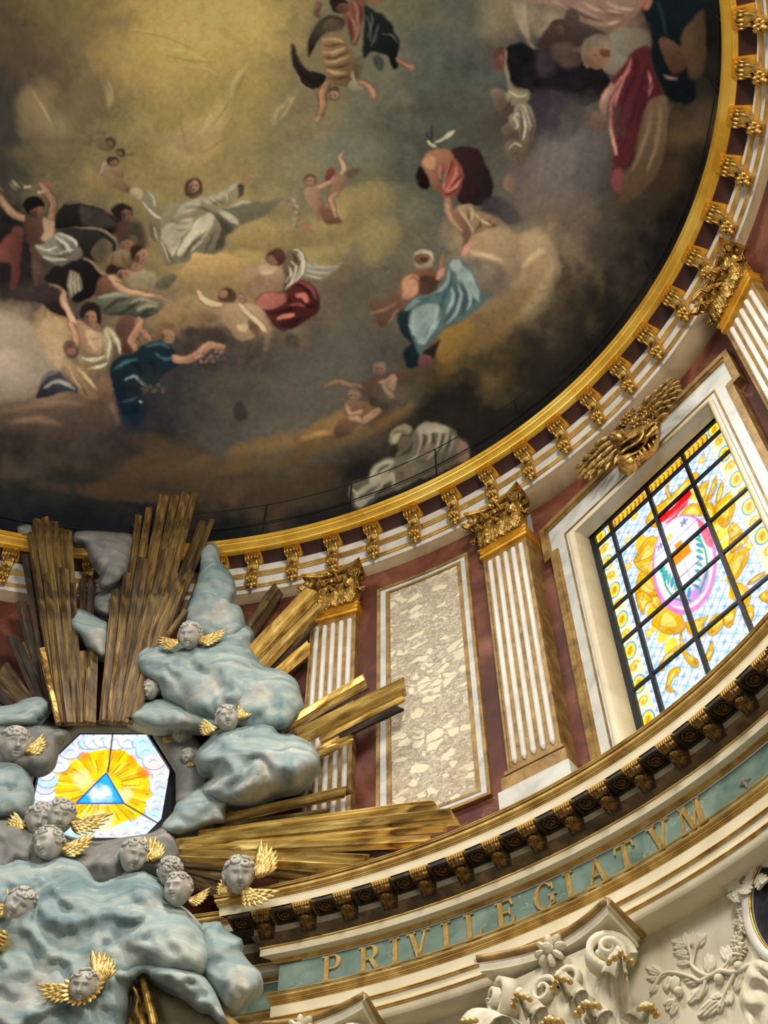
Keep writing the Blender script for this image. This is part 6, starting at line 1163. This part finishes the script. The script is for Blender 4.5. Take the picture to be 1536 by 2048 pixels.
# gilded timber rays: (x, y) of root and tip, widths in pixels there, depths in metres
_rr = random.Random(5)
def plank(parent, x0, y0, x1, y1, w0, w1, o0, o1, mat, cut=None):
    A = Vector(at(x0, y0, o0)); B = Vector(at(x1, y1, o1)); L_ = (B-A).length; X = (B-A).normalized()
    eye = Vector((CX, CY, 0)); view = ((A+B)/2-eye).normalized(); Yv = (view-X*view.dot(X)).normalized(); Zv = X.cross(Yv)
    mpp = ((A+B)/2-eye).length/FPX; n = 10; th = .075
    prof = _rr.choice([[(-1, .0), (-.93, -th*.7), (-.1, -th*.85), (.0, -th*1.1), (.9, -th*.9), (1, .0), (1, th*.3), (-1, th*.3)], [(-1, .0), (-.95, -th*.8), (.4, -th*1.0), (.46, -th*.6), (.94, -th*.5), (1, .0), (1, th*.3), (-1, th*.3)], [(-1, 0), (-.9, -th*.5), (-.5, -th*.55), (-.44, -th), (.93, -th*.9), (1, 0), (1, th*.3), (-1, th*.3)]])
    if _rr.random() < .5: prof = [(-a, b) for a, b in prof][::-1]
    w0 *= 1.0; w1 *= 1.0; o0 += _rr.uniform(-.06, .06); o1 += _rr.uniform(-.09, .09)
    cut = _rr.uniform(-.5, .5) if cut is None else cut
    V = []; k = len(prof); ph = _rr.uniform(0, 6)
    for i in range(n+1):
        u = i/n; w_ = (w0+(w1-w0)*u)*.5*mpp
        for a, b in prof:
            x = u*L_+(a*w_*cut*1.3+(.03 if int(a*7) % 2 else -.03)*_rr.random() if i == n else 0)
            V.append((x, b*(1+.12*math.sin(u*9+a*3+ph)), a*w_*(1+.03*math.sin(u*13+ph))))
    F = [(i*k+j, i*k+(j+1) % k, (i+1)*k+(j+1) % k, (i+1)*k+j) for i in range(n) for j in range(k)]+[tuple(range(k)), tuple(range(n*k, n*k+k))[::-1]]
    Mx = Matrix(((X.x, Yv.x, Zv.x, A.x), (X.y, Yv.y, Zv.y, A.y), (X.z, Yv.z, Zv.z, A.z), (0, 0, 0, 1)))
    m = MB(); m.add((V, F)); return m.build('ray', [M[mat]], parent, Mx)
def bundle(label, rows):
    x, y = rows[0][0], rows[0][1]; p = thing('ray_bundle', label, 'sunburst rays', Matrix.Translation(at(x, y, rows[0][6])), 'gilded ray bundles of the glory')
    for r in rows: plank(p, *r)
    return p
b_, g_, d_ = 'raybrown', 'raygold', 'raydark'
bundle('broad bundle of brownish gold planks rising left of the gap, second tallest', [
 (125,1450,74,1042,20,20,-.10,-.16,b_),(133,1450,90,1038,20,17,-.14,-.2,b_),(141,1450,106,1046,20,22,-.12,-.2,b_),(150,1450,121,1060,18,16,-.08,-.14,b_),(158,1450,136,1064,18,18,-.10,-.16,b_),
 (120,1450,62,1068,14,18,-.05,-.12,b_),(128,1450,96,1150,18,22,-.2,-.26,b_),(146,1450,128,1140,16,20,-.18,-.24,b_),(117,1450,84,1302,10,14,-.24,-.26,'oldgold'),(138,1450,112,1230,16,18,-.26,-.3,b_),(156,1450,146,1170,10,12,-.16,-.2,b_),(122,1450,70,1120,12,14,-.16,-.2,b_)])
bundle('dark narrow planks left of the second tallest ray bundle', [(98,1400,52,1112,16,18,.12,.02,d_),(86,1395,42,1206,18,20,.16,.1,d_),(100,1410,60,1160,14,14,.1,.04,d_)])
bundle('short brown planks above the cloud at the left edge', [(84,1412,26,1274,20,24,.1,.05,d_),(70,1420,8,1335,22,24,.12,.08,b_),(60,1425,-8,1355,20,24,.1,.06,b_),(96,1420,44,1290,14,14,.14,.1,b_),(50,1430,-30,1365,18,22,.1,.06,d_)])
bundle('short planks standing in the gap between the two tall bundles', [(168,1450,166,1306,16,20,-.06,-.08,b_),(182,1450,186,1298,18,22,-.10,-.12,b_),(172,1448,180,1340,14,16,-.14,-.16,b_),(176,1300,184,1165,14,16,.12,.1,d_),(166,1300,166,1160,14,14,.14,.1,d_)])
bundle('tallest broad bundle of brownish gold planks crossing the gold ring', [
 (214,1448,262,1088,20,22,-.10,-.2,b_),(224,1448,277,1034,20,16,-.12,-.22,b_),(232,1448,298,1018,20,15,-.14,-.22,b_),(240,1448,328,994,22,22,-.18,-.28,b_),(250,1446,350,996,20,18,-.16,-.24,b_),(258,1444,372,990,22,20,-.20,-.3,b_),(266,1440,390,988,18,14,-.16,-.26,b_),(272,1400,406,1046,22,20,-.10,-.18,b_),(282,1380,424,1042,24,12,-.08,-.16,b_),
 (206,1446,230,1184,16,16,-.2,-.26,b_),(236,1448,286,1120,22,26,-.24,-.32,b_),(252,1446,336,1100,24,26,-.27,-.36,b_),(270,1420,362,1160,26,26,-.22,-.32,b_),(226,1448,254,1150,14,18,-.26,-.32,b_),(290,1350,378,1150,22,20,-.14,-.2,b_),(244,1448,306,1190,20,20,-.32,-.38,b_),(262,1440,330,1240,22,22,-.3,-.36,b_),(218,1448,240,1290,14,16,-.3,-.34,b_),(284,1330,330,1200,12,14,-.3,-.34,b_),(276,1350,370,1225,12,14,-.24,-.28,b_)])
bundle('slanting bright gold rays reaching the left pilaster capital', [(478,1345,625,1184,44,34,-.06,.12,g_),(500,1360,640,1212,26,22,-.02,.16,g_),(470,1300,556,1180,36,30,.3,.34,b_),(520,1350,628,1246,20,14,.12,.22,b_),(530,1370,616,1296,24,26,.1,.2,g_),(505,1350,610,1262,12,10,.2,.28,d_)])
bundle('gold rays crossing the left pilaster shaft below its middle', [(560,1462,728,1360,26,24,-.06,.10,g_),(596,1475,808,1374,34,36,-.10,.10,g_),(570,1472,735,1376,14,12,-.02,.12,b_),(640,1482,806,1398,14,14,-.04,.14,g_),(680,1474,800,1416,14,18,.05,.2,d_),(620,1516,704,1470,22,26,-.02,.14,g_),(632,1506,704,1482,16,10,-.06,.1,g_)])
bundle('wide fan of bright gold rays along the cornice, right of the octagonal window', [
 (452,1638,690,1584,22,22,-.06,.12,g_),(440,1645,698,1580,8,18,.0,.18,b_),(400,1672,872,1612,24,26,-.08,.10,g_),(356,1690,908,1634,26,34,-.14,.06,g_),(360,1700,892,1654,18,18,-.12,.08,g_),(360,1690,722,1668,22,18,-.18,-.02,g_),(356,1706,866,1682,26,24,-.10,.08,g_),(362,1698,608,1700,18,14,-.2,-.1,g_),(580,1704,800,1708,18,14,-.02,.1,d_),(352,1712,726,1730,28,40,-.16,-.02,g_),(360,1728,620,1758,14,14,-.14,.0,b_),(358,1735,500,1770,26,30,-.08,.0,b_),(380,1760,470,1796,22,26,-.04,.02,b_),(430,1655,655,1622,12,10,-.02,.12,b_)])
# winged cherub heads
def ico_dirs(n=88):
    V, F = ell((0, 0, 0), (1, 1, 1), n, n-16); return np.array(V), F
HD, HF = ico_dirs()
def head_mesh():
    d = HD/np.linalg.norm(HD, axis=1, keepdims=True); r = np.ones(len(d))
    def g(c, s, a, sz=None):
        nonlocal r
        c = np.array(c, float); c /= np.linalg.norm(c); q_ = d-c; sx = s; sz_ = sz or s
        r = r+a*np.exp(-(q_[:, 0]**2+q_[:, 1]**2*.5)/(2*sx*sx)-q_[:, 2]**2/(2*sz_*sz_))
    for sx in (-1, 1):
        g((sx*.46, -.8, -.34), .20, .13); g((sx*.33, -.92, .06), .13, -.20, .095); g((sx*.33, -.93, .045), .075, .12, .055); g((sx*.33, -.93, .045), .085, -.07, .016); g((sx*.34, -.9, .25), .17, .08, .05); g((sx*1, -.05, .0), .12, .16, .2)
        g((sx*.10, -.98, -.20), .05, .08, .05); g((sx*.20, -.93, -.42), .05, -.05, .05)
    g((0, -1, -.05), .06, .14, .16); g((0, -1, -.17), .085, .19, .07); g((0, -1, .45), .4, .06); g((0, -.95, -.37), .11, .11, .035); g((0, -.94, -.52), .10, .12, .04); g((0, -.95, -.445), .12, -.20, .026); g((0, -.8, -.72), .15, .15, .10); g((0, -.9, -.61), .12, -.06, .04)
    V = d*r[:, None]*[.86, .95, 1.05]; V[:, 0] *= 1-.12*np.clip(-V[:, 2], 0, 1); return [tuple(v) for v in V], HF
HM = head_mesh()
def hair_mesh(rnd):
    m = MB(); k = 0
    while k < 54:
        a = Vector((rnd.gauss(0, 1), rnd.gauss(0, 1), rnd.gauss(0, 1))).normalized()
        if a.z < -.25 or (a.y < -.15 and a.z < .50+.12*rnd.random()): continue
        k += 1; s = rnd.uniform(.17, .27); p = Vector((a.x*.88, a.y*.97, a.z*1.07))
        u = a.cross(Vector((rnd.uniform(-.4, .4), rnd.uniform(-.4, .4), 1))).normalized(); v = a.cross(u)
        P = [p+(u*math.cos(t)+v*math.sin(t))*s*(1-t/9)+a*.03*t/2 for t in np.linspace(0, 5, 9)]
        m.add(rod([tuple(x) for x in P], [s*.50*(1-.07*i) for i in range(9)], 5), 0, True)
    m.add(ell((0, .08, .16), (.87, .93, .93), 16, 12), 0, True); return m
def feather(l, w, th=.05):
    V = []; F = []; n = 8
    for i in range(n+1):
        u = i/n; q_ = w*.5*math.sin(math.pi*min(1, .12+u*.88))**.6*(1 if u < .8 else 1-(u-.8)*2.6)
        for x, y in ((-1, 0), (-.5, -th*.7), (0, -th*1.1), (.5, -th*.7), (1, 0), (0, th*.3)): V.append((x*q_, y-.05*u, u*l))
    F = [(i*6+j, i*6+(j+1) % 6, (i+1)*6+(j+1) % 6, (i+1)*6+j) for i in range(n) for j in range(6)]+[tuple(range(6)), tuple(range(n*6, n*6+6))[::-1]]
    return V, F
def wing_mesh(L_=1.95, rows=((1, 7), (.72, 7), (.48, 6), (.3, 5)), spread=70):
    """wing rooted at the origin, reaching along +x, long feathers fanning outwards"""
    m = MB()
    for r, (ln, n) in enumerate(rows):
        for i in range(n):
            u = i/(n-1); a = R(8+spread*u); l = L_*ln*(1-.42*u)
            m.add(feather(l, .44*(1-.12*r)), 0, True, Matrix.Translation((.12+.2*(1-u), -.05*r-.012*i, .22-.30*u)) @ Matrix.Rotation(R(90)-0*a, 4, 'Y') @ Matrix.Rotation(-R(55)+a, 4, 'Y'))
    m.add(rod([(0, -.1, .12), (.3, -.16, .30), (.7, -.14, .36), (L_*.8, -.08, .5)], [.13, .13, .10, .04], 7), 0, True)
    return m
_cr = random.Random(8)
def cherub(px, py, wpx, off, label, yaw=0, pitch=0, roll=0, wings=(), head='stoneflesh', collar=False):
    t, z = tz(px, py, off); P = at(px, py, off); s = wpx*.5*np.linalg.norm(P-np.array([CX, CY, 0]))/FPX/.80
    M_ = fm(t, off, z); p = thing('cherub_head', label, 'cherub', M_, 'winged cherub heads on the clouds')
    Rm = Matrix.Rotation(R(roll), 4, 'Y') @ Matrix.Rotation(R(yaw), 4, 'Z') @ Matrix.Rotation(R(pitch+22), 4, 'X') @ Matrix.Scale(s, 4)
    h = MB(); h.add(HM, 0, True, Rm); h.build('head', [M[head]], p)
    x = hair_mesh(_cr); k = MB(); k.add((x.v, x.f), 0, True, Rm); k.build('hair', [M[head]], p)
    for (wx, wz, ang, flip, sc) in wings:
        w_ = wing_mesh(); k = MB(); k.add((w_.v, w_.f), 0, True, Matrix.Translation((wx*s, .18*s, wz*s)) @ Matrix.Rotation(R(-ang), 4, 'Y') @ Matrix.Scale(s*sc, 4) @ Matrix.Diagonal((flip, 1, 1, 1))); k.build('wing', [M['plastergold']], p)
    if collar:
        k = MB()
        for i in range(15):
            a = R(-112+i*16); k.add(feather(.62*s, .34*s, .06*s), 0, True, Matrix.Translation((0, -.02*s*(i % 2), -.1*s)) @ Matrix.Rotation(R(180)+a, 4, 'Y') @ Matrix.Translation((0, 0, .82*s)))
        k.build('feather_collar', [M['plastergold']], p)
    return p
cherub(28, 1490, 50, -.40, 'winged cherub head looking down to the right, left of the octagonal window', 20, 14, -16, ((.7, -.4, 20, 1, .8), (-.7, .3, 40, -1, .8)))
cherub(380, 1272, 42, -.66, 'cherub head resting on top of the swirling cloud below the central rays', 0, 22, 4, ((.7, -.5, -16, 1, 1.0), (-.7, -.5, 16, -1, .9)))
cherub(301, 1380, 30, -.25, 'small half hidden cherub head at the left foot of the swirling cloud', -10, 10, 10, ((-.7, .1, 10, -1, .8),))
cherub(455, 1438, 40, -.62, 'tilted cherub head with a raised right wing above the large rounded cloud', 10, 10, -14, ((.8, -.2, 48, 1, 1.1), (-.8, -.9, -4, -1, .9)))
cherub(364, 1470, 32, .12, 'pale unfinished cherub head at the upper right of the octagonal window', 0, 12, 0, ((-.7, -.6, -24, -1, .9),))
cherub(376, 1512, 22, .10, 'smallest pale cherub head right of the octagonal window, with a gold wing tip below', 0, 10, 0, ((.2, -1.2, -60, 1, .6),))
cherub(80, 1640, 46, -.58, 'left head of the three clustered cherubs on the ledge below the octagonal window', 20, 16, 0, ((-.8, -.6, -6, -1, .8),))
cherub(121, 1634, 48, -.62, 'upper right head of the three clustered cherubs below the octagonal window', 16, 18, -4, ((.75, -.3, -30, 1, 1.1),))
cherub(98, 1688, 48, -.78, 'lowest head of the three clustered cherubs below the octagonal window', -34, 6, -6, ((.8, -.3, -8, 1, 1.0),))
cherub(268, 1712, 48, -.74, 'cherub head bending right with one upright gold wing, below the octagonal window', 34, 18, -4, ((1.0, -.5, 62, 1, 1.0),))
cherub(341, 1745, 42, -.66, 'upper of two stacked cherub heads, mostly hair showing', 10, 46, 0)
cherub(356, 1779, 46, -.84, 'lower of two stacked cherub heads left of the cornice end', -6, 4, 4, ((.8, -.9, -14, 1, .7),))
cherub(478, 1750, 52, -.52, 'cherub head with gold wings perched on the left end of the cornice', 26, 18, -6, ((.9, -.3, 40, 1, 1.2), (.4, -1.1, -58, 1, 1.0), (-.5, -1.0, -20, -1, .6)))
cherub(40, 1812, 50, -1.14, 'sleeping cherub head tilted to the left on the vast blue cloud', 24, 4, 26, ((-.7, .3, 34, -1, 1.1), (-.6, -.6, -30, -1, .9)))
cherub(168, 1974, 46, -1.26, 'cherub head framed by a collar of gold feathers at the lower left', 8, 10, 6, ((.7, .2, 62, 1, 1.2), (-.7, .2, 38, -1, 1.1)), 'stoneflesh', True)
tag(relief('gilded_wing', [(-20,1870),(8,1858),(16,1870),(12,1892),(-4,1902),(-20,1900)], -1.16, .12, M['plastergold'], R_=8, fold=.9, wl=8, sp=3), 'fragment of a gold wing at the left edge below the sleeping cherub', 'wing')
# ---------------------------------------------------------------- gilt cartouche over the window and stucco reliefs
P = thing('gilded_cartouche', 'dark gold carved ornament with two feathered wings over the window top', 'ornament', Matrix.Translation(at(1262, 880, .2)))
I4 = Matrix.Identity(4)
def feathers(parent, name, root, tip, n, w, off, mat):
    m = MB(); a = np.array(root, float); b = np.array(tip, float); d = (b-a)/np.hypot(*(b-a)); nr = np.array([-d[1], d[0]])
    for r in range(4):
        for i in range(n):
            u = (i/(n-1)-.5)*2; s = a+(b-a)*(.22*r)+nr*u*w*(.5-.08*r); e = s+(b-a)*(.42-.10*abs(u))+nr*u*w*.15
            A = Vector(at(*s, off-.04*(3-r))); B = Vector(at(*e, off-.04*(3-r)-.02)); Z = (B-A).normalized(); Y = Vector(tuple(FW)); Y = (Y-Z*Y.dot(Z)).normalized(); X = Y.cross(Z)
            m.add(feather((B-A).length*1.25, .12, .03), 0, True, Matrix(((X.x, Y.x, Z.x, A.x), (X.y, Y.y, Z.y, A.y), (X.z, Y.z, Z.z, A.z), (0, 0, 0, 1))))
    return m.build(name, [M[mat]], parent, I4)
feathers(P, 'wing', (1232, 890), (1168, 946), 5, 40, .22, 'oldgold'); feathers(P, 'wing', (1300, 830), (1352, 768), 5, 38, .22, 'oldgold')
relief('drapery', [(1228,880),(1245,862),(1262,858),(1290,848),(1316,838),(1322,858),(1312,880),(1290,900),(1262,925),(1240,930)], .18, .26, M['oldgold'], P, R_=18, fold=.8, wl=16, ang=-35, sp=3)
relief('shield', [(1236,910),(1250,900),(1266,902),(1276,915),(1270,932),(1252,940),(1238,932)], .06, .2, M['gold'], P, R_=16, fold=.05, sp=3, lump=.1)
relief('shell', [(1266,915),(1278,890),(1300,878),(1316,862),(1318,880),(1306,900),(1284,918),(1272,926)], .08, .16, M['gold'], P, R_=10, fold=.9, wl=9, ang=60, sp=3, lump=.1)
def rose(parent, px, py, r, off, mat, name='rose', petals=7):
    t, z = tz(px, py, off); m = MB(); a = rosette(r, petals, r*.6); m.add(a, 0, True, fm(t, off, z) @ Matrix.Rotation(R(15), 4, 'X')); return m.build(name, [M[mat]], parent, I4)
for x, y, r in ((1270,846,.11),(1252,838,.10),(1292,838,.10),(1262,826,.08),(1284,822,.09),(1306,822,.09),(1240,858,.11),(1300,850,.09)): rose(P, x, y, r*1.25, .10, 'oldgold')
m = MB(); rnd = random.Random(2); t, z = tz(1240, 878, -.12); H = fm(t, -.12, z) @ Matrix.Rotation(R(-30), 4, 'Y') @ Matrix.Rotation(R(-20), 4, 'X') @ Matrix.Scale(.17, 4); m.add(HM, 0, True, H); hm = hair_mesh(rnd); m.add((hm.v, hm.f), 0, True, H); m.build('putto_head', [M['oldgold']], P, I4)
MB().add(rod([tuple(at(x, y, -.1)) for x, y in ((1252, 868), (1268, 884), (1290, 880), (1312, 862), (1318, 846))], [.035, .05, .055, .045, .03], 8), 0, True).build('festoon', [M['gold']], P, I4)
# stucco laurel branch on the lower wall
L_ = thing('laurel_relief', 'ivory stucco laurel branch modelled on the wall beside the large capital', 'relief', Matrix.Translation(at(1420, 1930, .74)))
def stem(P_, r, off=.70): MB().add(rod([tuple(at(x, y, off)) for x, y in spline(P_, False, 5)], [r*(1-.5*i/(len(P_)*5)) for i in range((len(P_)-1)*5+1)], 7), 0, True).build('stem', [M['relief']], L_, I4)
stem([(1500,1930),(1470,1945),(1440,1942),(1420,1952),(1400,1945),(1384,1930),(1382,1910),(1376,1890)], .035)
stem([(1420,1952),(1400,1962),(1385,1955),(1350,1945),(1325,1948),(1312,1965),(1300,1985)], .028); stem([(1470,1945),(1458,1970),(1448,1990),(1440,2015)], .025); stem([(1384,1930),(1390,1900),(1400,1880)], .02); stem([(1412,1955),(1405,1985),(1395,2000)], .022); stem([(1360,1985),(1350,2000),(1340,2030)], .018); stem([(1440,1942),(1455,1925),(1460,1910)], .018)
def wall_leaf(x0, y0, x1, y1, w=None):
    a = np.array((x0, y0), float); b = np.array((x1, y1), float); d = b-a; l = np.hypot(*d); nr = np.array([-d[1], d[0]])/l*(w or l*.26)
    relief('leaf', [a, a+d*.3+nr, a+d*.7+nr*.9, b, a+d*.7-nr*.9, a+d*.3-nr], .735, .035, M['relief'], L_, R_=7, fold=.7, wl=7, ang=math.degrees(math.atan2(d[1], d[0])), sp=2.5, lump=.1, back=.01)
for q_ in [(1376,1890,1340,1880),(1376,1890,1345,1898),(1378,1900,1368,1862),(1380,1895,1385,1860),(1390,1895,1412,1866),(1390,1900,1396,1862),(1380,1918,1350,1908),(1384,1925,1352,1928),(1378,1905,1345,1906),(1420,1950,1415,1905),(1420,1945,1424,1908),(1460,1925,1440,1892),(1460,1925,1455,1888),(1458,1930,1468,1898),(1325,1948,1290,1935),(1325,1948,1300,1930),(1318,1955,1292,1958),(1340,1948,1330,1985),(1350,1948,1345,1985),(1350,1946,1354,1980),(1390,1955,1365,1960),(1400,1962,1370,1968),(1405,1970,1390,2000),(1405,1975,1375,2008),(1412,1960,1395,1998),(1350,2000,1326,2010),(1350,2000,1330,2022),(1352,2002,1342,2034),(1448,1990,1420,1998),(1446,1995,1435,2028),(1450,1985,1455,2012),(1455,1975,1462,2010),(1440,2000,1395,2034),(1500,1935,1478,1960),(1490,1940,1470,1985),(1315,1965,1300,1988)]: wall_leaf(*q_)
for x, y in ((1478, 1933), (1438, 1958), (1357, 1983)):
    t, z = tz(x, y, .70); MB().add(ell((0, 0, 0), (.06, .06, .06)), 0, True, fm(t, .70, z)).build('berry', [M['relief']], L_, I4)
# oval medallion with garland at the right edge
tO, zO = 43.6, 8.55; O_ = thing('oval_medallion', 'dark oval medallion in a white and gold ring, cut by the right edge', 'medallion', fm(tO, .74, zO))
a_, c_2 = .58, .74
E1 = [(x*a_, z*c_2) for x, z in [(math.cos(t), math.sin(t)) for t in np.linspace(0, 2*math.pi, 48, endpoint=False)]]
MB().add(prism_y([(x*.9, z*.92) for x, z in E1], -.05, .02)).build('slab', [M['slate']], O_)
MB().add(rod([(x, -.06, z) for x, z in E1+E1[:1]], .075, 10), 0, True).build('ring', [M['white']], O_)
MB().add(rod([(x*.90, -.09, z*.92) for x, z in E1+E1[:1]], .02, 8), 0, True).build('gilt_line', [M['gold']], O_)
gr = thing('garland', 'stucco garland of small roses hanging left of the dark oval medallion', 'garland', Matrix.Translation(at(1485, 1840, .7)))
rnd = random.Random(3)
for i in range(30):
    u = i/29; x = 1500-28*u*(1-.35*u)-8*math.sin(u*3)+rnd.uniform(-9, 9); y = 1772+140*u+rnd.uniform(-6, 6); rose(gr, x, y, rnd.uniform(.055, .085), .70, 'relief', 'rose', rnd.choice((5, 6, 7)))
fb = thing('foliage_crest', 'carved leaves crowning the dark oval medallion at the right edge', 'foliage', fm(46.2, .62, 9.0))
for x, z, an, s in ((-.05, .1, -60, .30), (.1, .18, -25, .34), (.3, .2, 10, .34), (-.02, -.02, -100, .26), (.05, .05, -140, .24), (.18, .02, 160, .24), (.34, .06, 40, .28)):
    MB().add(leaf(s*.8, s, .35, 4, .05), 0, True, Matrix.Translation((x, 0, z)) @ Matrix.Rotation(R(an), 4, 'Y')).build('leaf', [M['relief']], fb)
rb = tag(relief('scroll_relief', [(1500,1925),(1540,1915),(1600,1930),(1600,2100),(1470,2100),(1488,2040),(1478,2000),(1486,1955)], .73, .12, M['relief'], R_=24, fold=.9, wl=34, ang=70, back=.02), 'carved stucco scroll work in the bottom right corner', 'relief')
